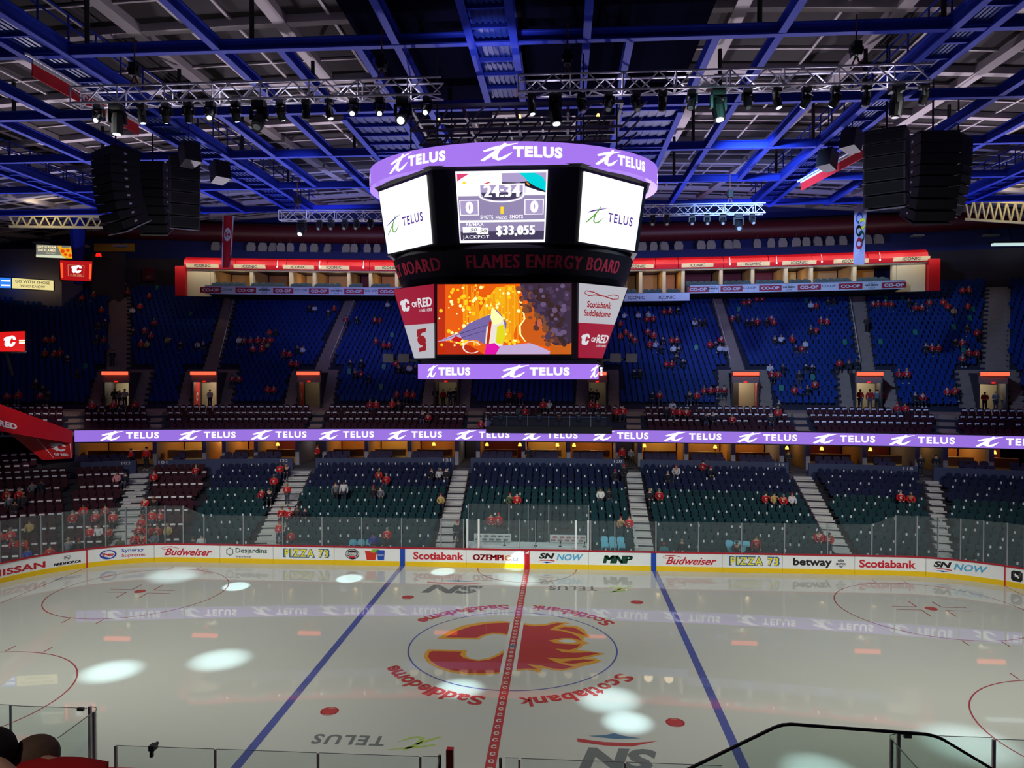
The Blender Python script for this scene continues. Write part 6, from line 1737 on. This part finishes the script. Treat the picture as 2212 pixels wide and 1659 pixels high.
PALE = mat('panel_pale', rgb(150, 150, 160), .6)
for (u0, v0, u1, v1) in ((0, 514, 15, 523), (75, 521, 103, 529), (248, 527, 274, 537), (180, 527, 190, 536), (1970, 505, 1993, 514), (2125, 504, 2155, 513)):
    a = at_d((u0 + u1) / 2, (v0 + v1) / 2, 82); wd = (u1 - u0) * 82 / FPX / 2
    o = thing('flat_floodlight', 'flat pale floodlight panel hanging under the ring beam over an end concourse', 'floodlight', tuple(a), 'flat floodlights over the end concourses')
    part('panel', Geo().box((a.x - wd, a.y - .4, a.z - .1), (a.x + wd, a.y + .4, a.z + .1)), PALE, o); part('rod', Geo().bar(a, a + Vector((0, .4, 1.0)), .06), BLK, o)
# visitor end: blue booth, white fixture, dark red poster
t, F = lit_sign('blue_booth', 'blue concession booth front with white swirl above the last blue rows', 'booth', [(2172, 556), (2225, 556), (2225, 538), (2185, 540)], emis('booth_blue', 30, 50, 130, .6), 84)
put('booth_swirl', [ring2(.22, .5, .14, .32, .05, 20, 40, 330), T('SPRING', .50, .36, .95, .66, .02)], F, emis('booth_white', 170, 190, 230, .8), t, .03)
a = at_d(2190, 528, 80); o = thing('tube_fixture', 'white lit tube light fixture hanging over the visitor end concourse', 'light fixture', tuple(a))
part('tube', Geo().box((a.x - 2.2, a.y - .3, a.z - .12), (a.x + 1.6, a.y + .3, a.z + .12)), emis('tube_white', 190, 215, 215, 1.1), o); part('housing', Geo().box((a.x - 2.4, a.y - .4, a.z + .12), (a.x + 1.8, a.y + .4, a.z + .3)), BLK, o); part('rod', Geo().bar(a, a + Vector((0, 1, 2)), .06), BLK, o)
for u0, v0, u1, v1, lab in ((2075, 561, 2105, 592, 'dark red poster on the concourse wall past the red fascia'), (308, 580, 335, 606, 'dark red poster on the concourse wall before the red fascia')):
    F = quadframe(at_d(u0, v1, 88), at_d(u1, v1, 88), at_d(u1, v0, 88), at_d(u0, v0, 88)); t = thing('wall_poster', lab, 'poster', tuple(F(.5, 0)))
    part('sheet', slab(F, .05), mat('poster_red', rgb(110, 24, 40), .7), t); put('poster_emblem', [inbox(EMB_IN, .2, .15, .8, .45)], F, GREYP, t, .02)
for u0, u1, lab in ((2120, 2128, 'lit'), ):
    pass
a = at_d(2180, 585, 86); solo('vending_machine', Geo().box((a.x - .2, a.y, 20.2), (a.x + .25, a.y + .8, 23.6)).box((a.x + .9, a.y, 20.2), (a.x + 1.9, a.y + .8, 23.6)), mat('vend_white', rgb(200, 214, 236), .5, emit=.5, ecol=rgb(200, 214, 236)), 'pale lit vending machines at the top concourse past the suites', 'vending machine')
# ================================================================== PEOPLE
CLOTH = mat('cloth', rough=.85, objcol=True, noise=.12, nscale=6)
SKIN = mat('skin', rough=.6, objcol=True)
HAIR = mat('hair', rough=.7, objcol=True)
def skin_mesh(name, verts, edges, radii, m, sub=1, root=0):
    me = bpy.data.meshes.new('tmp'); me.from_pydata(verts, edges, [])
    o = bpy.data.objects.new('tmp', me); COL.objects.link(o)
    sk = o.modifiers.new('Skin', 'SKIN'); sk.use_smooth_shade = True
    for i, r in enumerate(radii):
        d = me.skin_vertices[0].data[i]
        d.radius = (r, r) if not isinstance(r, tuple) else r
        d.use_root = (i == root)
    if sub:
        ss = o.modifiers.new('Sub', 'SUBSURF'); ss.levels = sub; ss.render_levels = sub
    dg = bpy.context.evaluated_depsgraph_get(); dg.update()
    out = bpy.data.meshes.new_from_object(o.evaluated_get(dg)); out.name = name
    out.materials.clear(); out.materials.append(m)
    bpy.data.objects.remove(o); bpy.data.meshes.remove(me)
    return out
def figure(pose):
    """joint table of a seated or standing adult who faces -y; origin on the floor"""
    J = {}
    if pose.startswith('sit'):
        ln = -.16 if pose == 'sitB' else .0
        J['pel'] = (0, .02, .52); J['wst'] = (0, .05 + ln * .3, .70); J['cst'] = (0, .07 + ln, .92); J['nck'] = (0, .06 + ln * 1.3, 1.10 + ln * .15); J['hd0'] = (0, .04 + ln * 1.5, 1.19 + ln * .2); J['hd1'] = (0, .02 + ln * 1.6, 1.30 + ln * .2)
        for s_, n in ((-1, 'l'), (1, 'r')):
            J['hip' + n] = (s_ * .10, .0, .51); J['kne' + n] = (s_ * .14, -.42, .52); J['ank' + n] = (s_ * .14, -.42, .10); J['toe' + n] = (s_ * .15, -.55, .05)
            J['sho' + n] = (s_ * .19, .07 + ln, 1.01); J['elb' + n] = (s_ * .26, -.03 + ln, .76); J['wri' + n] = (s_ * .13, -.25 + ln * .5, .64); J['han' + n] = (s_ * .09, -.32 + ln * .5, .62)
        if pose == 'sitC':
            J['elbr'] = (.27, -.14, .84); J['wrir'] = (.16, -.22, 1.05); J['hanr'] = (.10, -.22, 1.12)
    else:
        J['pel'] = (0, 0, .94); J['wst'] = (0, 0, 1.10); J['cst'] = (0, .01, 1.32); J['nck'] = (0, .0, 1.50); J['hd0'] = (0, -.01, 1.58); J['hd1'] = (0, -.02, 1.69)
        for s_, n in ((-1, 'l'), (1, 'r')):
            J['hip' + n] = (s_ * .10, 0, .90); J['kne' + n] = (s_ * .11, -.02, .48); J['ank' + n] = (s_ * .12, .02, .10); J['toe' + n] = (s_ * .14, -.14, .05)
            J['sho' + n] = (s_ * .20, .01, 1.42); J['elb' + n] = (s_ * .27, .03, 1.14); J['wri' + n] = (s_ * .26, -.06, .90); J['han' + n] = (s_ * .25, -.08, .82)
            if pose == 'stB': J['elb' + n] = (s_ * .27, -.02, 1.14); J['wri' + n] = (s_ * .12, -.24, 1.12); J['han' + n] = (s_ * .07, -.30, 1.14)
    return J
RAD = {'pel': .145, 'wst': .135, 'cst': (.17, .13), 'nck': .06, 'hd0': .085, 'hd1': .09, 'hip': .095, 'kne': .065, 'ank': .045, 'toe': .035, 'sho': .075, 'elb': .048, 'wri': .034, 'han': .038}
def rad(n, add=0.0):
    r = RAD.get(n) or RAD[n[:3]]
    return (r[0] + add, r[1] + add) if isinstance(r, tuple) else r + add
def build_fig(J, names, edges, add, m, nm, sub=1):
    idx = {n: i for i, n in enumerate(names)}
    return skin_mesh(nm, [J[n] for n in names], [(idx[a], idx[b]) for a, b in edges], [rad(n, add) for n in names], m, sub)
BODY_N = ['pel', 'wst', 'cst', 'nck', 'hd0', 'hd1'] + [a + n for n in 'lr' for a in ('hip', 'kne', 'ank', 'toe', 'sho', 'elb', 'wri', 'han')]
BODY_E = [('pel', 'wst'), ('wst', 'cst'), ('cst', 'nck'), ('nck', 'hd0'), ('hd0', 'hd1')] + [(a + n, b + n) for n in 'lr' for a, b in (('hip', 'kne'), ('kne', 'ank'), ('ank', 'toe'), ('sho', 'elb'), ('elb', 'wri'), ('wri', 'han'))] + [('pel', 'hip' + n) for n in 'lr'] + [('cst', 'sho' + n) for n in 'lr']
TOP_N = ['pel', 'wst', 'cst'] + [a + n for n in 'lr' for a in ('sho', 'elb', 'wri')]
TOP_E = [('pel', 'wst'), ('wst', 'cst')] + [(a + n, b + n) for n in 'lr' for a, b in (('sho', 'elb'), ('elb', 'wri'))] + [('cst', 'sho' + n) for n in 'lr']
LEG_N = ['pel'] + [a + n for n in 'lr' for a in ('hip', 'kne', 'ank')]
LEG_E = [('pel', 'hip' + n) for n in 'lr'] + [(a + n, b + n) for n in 'lr' for a, b in (('hip', 'kne'), ('kne', 'ank'))]
def hair_mesh(c, r, m):
    g = Geo(); c = Vector(c); rings = []
    for i in range(5):
        t = math.pi / 2 * i / 4 * .97; rr = r * math.cos(t); z = r * math.sin(t)
        rings.append([c + Vector((rr * math.cos(a) , rr * 1.08 * math.sin(a) + .012 - .0, z * 1.05 - .012)) for a in [2 * math.pi * j / 10 for j in range(10)]])
    return g.loft(rings).mesh('hair', m, True)
PROTO = {}
for ps in ('sitA', 'sitB', 'sitC', 'stA', 'stB'):
    J = figure(ps); add = .022
    hc = (Vector(J['hd0']) + Vector(J['hd1'])) / 2 + Vector((0, .012, .02))
    shoe = Geo()
    for n in 'lr':
        a, t = Vector(J['ank' + n]), Vector(J['toe' + n])
        shoe.box((a.x - .05, t.y - .06, 0), (a.x + .05, a.y + .07, .085))
    cz = Vector(J['cst']); em = ring2(0, 0, .085, .085, .035, 14, 40, 320)
    eg = Geo().add([(x, cz.y - .172, cz.z - .06 + y) for x, y in em[0]], em[1])
    PROTO[ps] = dict(body=build_fig(J, BODY_N, BODY_E, 0, SKIN, 'person_body'), top=build_fig(J, TOP_N, TOP_E, add, CLOTH, 'jersey'), legs=build_fig(J, LEG_N, LEG_E, .014, CLOTH, 'trousers'), hair=hair_mesh(hc, .108, HAIR), shoes=shoe.mesh('shoes', CLOTH), emb=eg.mesh('jersey_emblem', WHITEP))
TOPC = {'r': [(196, 20, 26), (206, 30, 30), (176, 18, 28)], 'k': [(30, 30, 38), (44, 40, 46), (24, 28, 44)], 'w': [(226, 224, 222), (210, 208, 214)], 'g': [(110, 112, 122), (90, 96, 104)], 'b': [(36, 60, 160)], 'y': [(176, 140, 100), (190, 160, 96)], 'p': [(226, 150, 156)], 'o': [(78, 92, 62)], 't': [(30, 130, 140)]}
CNAME = {'r': 'red jersey', 'k': 'dark jacket', 'w': 'white top', 'g': 'grey top', 'b': 'blue top', 'y': 'tan top', 'p': 'pink top', 'o': 'olive jacket', 't': 'teal top'}
SKINC = [(222, 176, 150), (208, 160, 130), (186, 132, 100), (232, 190, 168), (140, 96, 72)]
HAIRC = [(52, 38, 30), (30, 26, 26), (96, 66, 40), (170, 136, 84), (140, 134, 130), (180, 30, 34)]
def cc(t): return rgb(*t)
PNAME = {'sitA': 'sitting upright', 'sitB': 'leaning forward', 'sitC': 'raising a hand', 'stA': 'standing', 'stB': 'standing with hands together'}
def person(loc, ang, pose, c, label, emblem=False, scale=1.0, group='spectators in the stands'):
    P = PROTO[pose]
    o = link('person', P['body'], None, loc); o.rotation_euler = (0, 0, ang); o.scale = (scale,) * 3
    o.color = cc(random.choice(SKINC)); tag(o, label, 'person', group)
    ch = link('jersey' if c == 'r' else 'top', P['top'], o); ch.color = cc(random.choice(TOPC[c]))
    ch = link('trousers', P['legs'], o); ch.color = cc(random.choice([(34, 36, 46), (48, 52, 70), (40, 40, 44), (70, 74, 92)]))
    ch = link('hair', P['hair'], o); ch.color = cc(random.choice(HAIRC))
    ch = link('shoes', P['shoes'], o); ch.color = cc(random.choice([(30, 30, 32), (200, 200, 200), (60, 50, 44)]))
    if emblem and c == 'r': link('jersey_emblem', P['emb'], o)
    return o
random.seed(99)
_seen = {}
for tn, k, x, c, kd in SIT:
    if kd == 's': pose = random.choice(['sitA', 'sitA', 'sitB', 'sitC'])
    else: pose = random.choice(['stA', 'stB'])
    if tn == 'L': y, z = yL(k, x), LROW[k][1]; ang = math.atan(-x / 125); pl = 'in %s, %s row' % (section(min(k, 11), x)[1], ORD[k + 3])
    elif tn == 'U': y, z = yU(k, x), UROW[k][1]; ang = math.atan(-x / 190); pl = 'in the %s maroon row %s' % (ORD[k + 1], usec(x))
    else: y, z = yB(k, x), BROW[k][1]; ang = math.atan(-x / 190); pl = 'in the %s blue row %s' % (ORD[k + 1], usec(x))
    if kd == 'a': y -= .22
    person(Vector((x, y - (.0 if kd == 's' else .0), z + (.0 if kd == 's' else .0))), ang + random.uniform(-.25, .25), pose, c, 'person in %s %s %s' % (CNAME[c], PNAME[pose], pl), True, random.uniform(.93, 1.05))
for u, v, c, kd in PP:
    if kd == 'v':
        f = lambda x: 36.9 - sagU(x); p = at_c(u, v, f); z = 8.72; wh = 'inside the tunnel mouth ' + usec(p.x)
    elif kd == 'd':
        f = lambda x: wyL(x) + .75; p = at_c(u, v, f); z = 4.35; wh = 'in a suite doorway above ' + section(11, p.x)[1]
    else: continue
    pose = random.choice(['stA', 'stB'])
    person(Vector((p.x, p.y, z)), random.uniform(-.6, .6), pose, c, 'person in %s %s %s' % (CNAME[c], PNAME[pose], wh), False, random.uniform(.94, 1.06), 'people standing in doorways and tunnels')

# ================================================================== NEAR SIDE: benches' glass, near terrace, two spectators, balustrade
YN = -12.95
near = thing('near_boards', 'white boards and low bench glass along the near side of the ice', 'boards', (0, YN, 0))
part('board_wall', Geo().box((-22, YN - .18, 0), (22, YN, 1.1)), BOARDW, near)
part('cap_rail', Geo().box((-22, YN - .22, 1.1), (22, YN + .03, 1.165)), REDCAP, near)
GTH = .014
CLN = glass('near_glass', (.93, .96, .95, 1), .05, .012)
EDGE = mat('glass_edge', rgb(120, 124, 120), .3); PDK_ = mat('post_dark', rgb(176, 164, 164), .4)
yg = YN - .1
def npane(u0, u1, vtop, par, y=yg):
    a, b = at_y(u0, vtop, y), at_y(u1, vtop, y); z = (a.z + b.z) / 2
    part('glass_pane', Geo().box((a.x, y - GTH / 2, 1.165), (b.x, y + GTH / 2, z)), CLN, par)
    part('pane_edge', Geo().bar((a.x, y, z), (b.x, y, z), .013), EDGE, par)
    return a.x, b.x, z
def npost(u, v, par, y=yg, wd=.06, m=None):
    p = at_y(u, v, y); part('glass_post', Geo().bar((p.x, y, 1.165), (p.x, y, p.z), wd), m or PDK_, par)
bench = thing('bench_glass', 'low clear glass panes on the near boards in front of the players benches', 'glass', (0, yg, 1.165))
for u0, u1, v in ((252, 463, 1614), (468, 684, 1622), (690, 905, 1630), (912, 948, 1634), (1092, 1120, 1637), (1126, 1348, 1642), (1353, 1560, 1650)): npane(u0, u1, v, bench)
for u, v in ((250, 1610), (465, 1618), (687, 1626), (908, 1634), (1122, 1640), (1350, 1648)): npost(u, v, bench)
# return panes between the two benches
pa, pb_ = at_y(950, 1634, yg), at_y(1081, 1640, yg)
for p, dirn in ((pa, .12), (pb_, .06)):
    part('return_pane', Geo().box((p.x - .007, yg - 1.3, 1.165), (p.x + .007, yg, p.z + .02)), CLN, bench)
    part('return_post', Geo().bar((p.x, yg, 1.165), (p.x, yg, p.z + .03), .07), BLK, bench)
    part('pane_edge', Geo().bar((p.x, yg, p.z + .02), (p.x + dirn, yg - 1.3, p.z + .02), .022), BLK, bench)
p = at_y(972, 1617, yg - .45)
solo('gate_post', Geo().box((p.x - .09, yg - .54, 0), (p.x + .09, yg - .36, p.z)), mat('gate_red', rgb(140, 14, 22), .4), 'dark red gate post between the two benches', 'post')
tall = [thing('corner_glass', 'tall clear glass with curved end beside the home bench', 'glass', (-14, yg, 1.165)), thing('corner_glass', 'tall clear glass with curved end beside the visitor bench', 'glass', (14, yg, 1.165))]
npane(-80, 20, 1521, tall[0]); npane(27, 188, 1527, tall[0]); npost(23, 1523, tall[0], wd=.05, m=POST); npost(194, 1526, tall[0], wd=.075)
npane(1946, 2143, 1590, tall[1]); npane(2151, 2300, 1599, tall[1]); npost(2147, 1597, tall[1], wd=.07); npost(1941, 1584, tall[1], wd=.075)
for u, v, par, sg in ((200, 1527, tall[0], 1), (1935, 1586, tall[1], -1)):
    p = at_y(u, v, yg); r = []
    for i in range(9):
        t = math.pi / 2 * i / 8; x = p.x + sg * .22 * math.sin(t); y = yg - .22 + .22 * math.cos(t)
        r.append([(x, y, 1.165), (x + .01, y + .01, 1.165), (x + .01, y + .01, p.z), (x, y, p.z)])
    part('curved_pane', Geo().loft(r), CLN, par); e = Vector(r[-1][0])
    ge = Geo()
    for q0, q1 in zip(r, r[1:]): ge.bar(q0[3], q1[3], .016)
    part('pane_edge', ge, EDGE, par)
    part('glass_post', Geo().bar((e.x, e.y - .05, 1.165), (e.x, e.y - .05, p.z), .07), PDK_, par)
    part('return_pane', Geo().box((e.x - .007, e.y - 1.5, 1.165), (e.x + .007, e.y - .1, p.z)), CLN, par)
    part('pane_edge', Geo().bar((e.x, e.y - .1, p.z), (e.x, e.y - 1.5, p.z), .02), EDGE, par)
for u, v, sd in ((175, 1530, 'home'), (1960, 1588, 'visitor')):
    p = at_y(u, v, yg + .06); solo('glass_clip', Geo().box((p.x - .09, yg + .01, p.z - .06), (p.x + .09, yg + .08, p.z + .03)), BLK, 'small black clip on the tall glass beside the %s bench' % sd, 'clip')
p = at_y(332, 1618, yg)
cm = thing('rail_camera', 'small black camera clamped on the bench glass edge', 'camera', (p.x, yg, p.z))
part('body', Geo().box((p.x - .10, yg - .1, p.z - .02), (p.x + .06, yg + .12, p.z + .12)), BLK, cm); part('lens', Geo().tube((p.x - .02, yg + .1, p.z + .06), (p.x - .02, yg + .22, p.z + .06), .045), BLK, cm); part('clamp', Geo().box((p.x - .1, yg - .04, p.z - .22), (p.x - .02, yg + .04, p.z)), BLK, cm)
# near terrace
nt_ = Geo()
h1 = at_d(76, 1634, 3.75); ZF = h1.z - 1.18
nt_.box((-12, CAM_LOC.y + 1.9, ZF - .6), (14, h1.y + 1.3, ZF)).box((-12, CAM_LOC.y - 1.2, ZF - .6), (14, CAM_LOC.y + 1.9, ZF + .6)).box((-12, CAM_LOC.y - .5, 0), (-11, h1.y + 1.2, ZF - .6)).box((13, CAM_LOC.y - .5, 0), (14, h1.y + 1.2, ZF - .6))
solo('near_terrace', nt_, CONC_D, 'concrete terrace of the near stand under the two spectators', 'terrace', kind='structure')
# glass balustrade with black rim
D = 4.3
tp_ = [at_d(u, v, D) for u, v in ((1690, 1563), (2010, 1577))]
bl_, br_ = at_d(1330, 1755, D), at_d(2330, 1765, D)
yb_ = tp_[0].y
P4 = [Vector((q.x, yb_, q.z)) for q in (bl_, tp_[0], tp_[1], br_)]
bt_ = thing('glass_balustrade', 'clear glass guard with sloping black rim in front of the near seats', 'balustrade', (P4[1].x, yb_, ZF))
outl = [(P4[0].x, ZF + .02)] + [(q.x, q.z) for q in P4] + [(P4[3].x, ZF + .02)]
part('pane', Geo().prism(outl, -.008, .008, lambda a, b, c: Vector((a, yb_ + c, b))), glass('guard_glass', (.84, .89, .86, 1), .05, .03), bt_)
rimg = [P4[0]]
def corner(a, b, c, r=.05): return [b + (a - b).normalized() * r, b + ((a - b).normalized() + (c - b).normalized()) * r * .32, b + (c - b).normalized() * r]
rimg = [P4[0]] + corner(P4[0], P4[1], P4[2]) + corner(P4[1], P4[2], P4[3]) + [P4[3]]
g = Geo()
for a, b in zip(rimg, rimg[1:]): g.bar(a, b, .014, .014)
part('rim', g, BLK, bt_)
part('foot_channel', Geo().box((P4[0].x, yb_ - .03, ZF), (P4[3].x, yb_ + .03, ZF + .08)), BLK, bt_)
# two spectators in front of the camera, backs towards it
def near_person(head, lx, ly, colours, label, hair_c, hood=False):
    """seated, facing the ice (+y); the head hangs lx, ly metres away from above the pelvis"""
    hx, hy, hz = head
    base = Vector((hx - lx, hy - ly, ZF)); B = lambda x, y, z: tuple(base + Vector((x, y, z)))
    hh = hz - ZF
    V = {'pel': B(0, -.02, .52), 'wst': B(lx * .18, ly * .15, .72), 'cst': B(lx * .40, ly * .45, hh + (.03 if lx < -.2 else -.13)), 'nck': B(lx * .72, ly * .75, hh - .02), 'hd0': B(lx * .95, ly * .97, hh - .06), 'hd1': B(lx * 1.08, ly * 1.08, hh - .01)}
    for s_, n in ((-1, 'l'), (1, 'r')):
        V['hip' + n] = B(s_ * .10, .0, .51); V['kne' + n] = B(s_ * .15, .44, .52); V['ank' + n] = B(s_ * .15, .44, .10); V['toe' + n] = B(s_ * .16, .58, .05)
        V['sho' + n] = B(lx * .42 + s_ * .14, ly * .5, hh - (.05 if lx < -.2 else .18)); V['elb' + n] = B(lx * .4 + s_ * .27, .22 + ly * .3, hh - .40); V['wri' + n] = B(lx * .5 + s_ * .12, .42 + ly * .2, hh - .45); V['han' + n] = B(lx * .5 + s_ * .07, .50 + ly * .2, hh - .45)
    off = base
    L = {k: tuple(Vector(v) - off) for k, v in V.items()}
    o = link('person', build_fig(L, BODY_N, BODY_E, -.012, SKIN, 'person_body', 2), None, off); o.color = cc((206, 158, 132)); tag(o, label, 'person')
    ch = link('jacket', build_fig(L, TOP_N, TOP_E, .04, CLOTH, 'jacket', 2), o); ch.color = cc(colours[0])
    ch = link('trousers', build_fig(L, LEG_N, LEG_E, .02, CLOTH, 'trousers', 2), o); ch.color = cc((40, 42, 54))
    hc = Vector(L['hd1']) * .5 + Vector(L['hd0']) * .5 + Vector((0, -.005, .012)); rings = []
    for i in range(11):
        t = -1.35 + 2.85 * i / 10; rr = .112 * math.cos(t); z = .108 * math.sin(t)
        rings.append([hc + Vector((rr * math.cos(a) * 1.02, rr * 1.1 * math.sin(a), z)) for a in [2 * math.pi * j / 18 for j in range(18)]])
    hm = Geo().loft(rings).mesh('hair', mat('hair_strands', rough=.75, objcol=True, noise=.35, nscale=40, bump=.5) if not hood else CLOTH, True)
    ch = link('hood' if hood else 'hair', hm, o); ch.color = cc(hair_c)
    return o
near_person(tuple(h1 + Vector((0, 0, .015))), -.38, .24, [(190, 18, 24)], 'person in red jacket with sandy grey hair bending forward on the near terrace', (104, 80, 62))
h2 = at_d(-14, 1622, 3.6)
near_person((h2.x - .02, h2.y, h2.z + .02), -.13, .16, [(140, 16, 22)], 'person in dark hood and red jacket sitting on the near terrace', (22, 18, 20), True)
for hx_, hy_ in ((h1.x + .38, h1.y - .24), (h2.x + .11, h2.y - .16)):
    ns = thing('tip_up_chair', 'maroon tip-up seat under a spectator of the near terrace', 'seat', (hx_, hy_, ZF), 'maroon seats of the near terrace')
    part('seat_pan', Geo().box((hx_ - .22, hy_ - .2, ZF + .30), (hx_ + .22, hy_ + .22, ZF + .36)), MAROON, ns); part('backrest', Geo().box((hx_ - .22, hy_ - .27, ZF + .36), (hx_ + .22, hy_ - .22, ZF + .78)), MAROON, ns); part('stanchion', Geo().box((hx_ - .04, hy_ - .2, ZF), (hx_ + .04, hy_ - .1, ZF + .3)), BLK, ns)
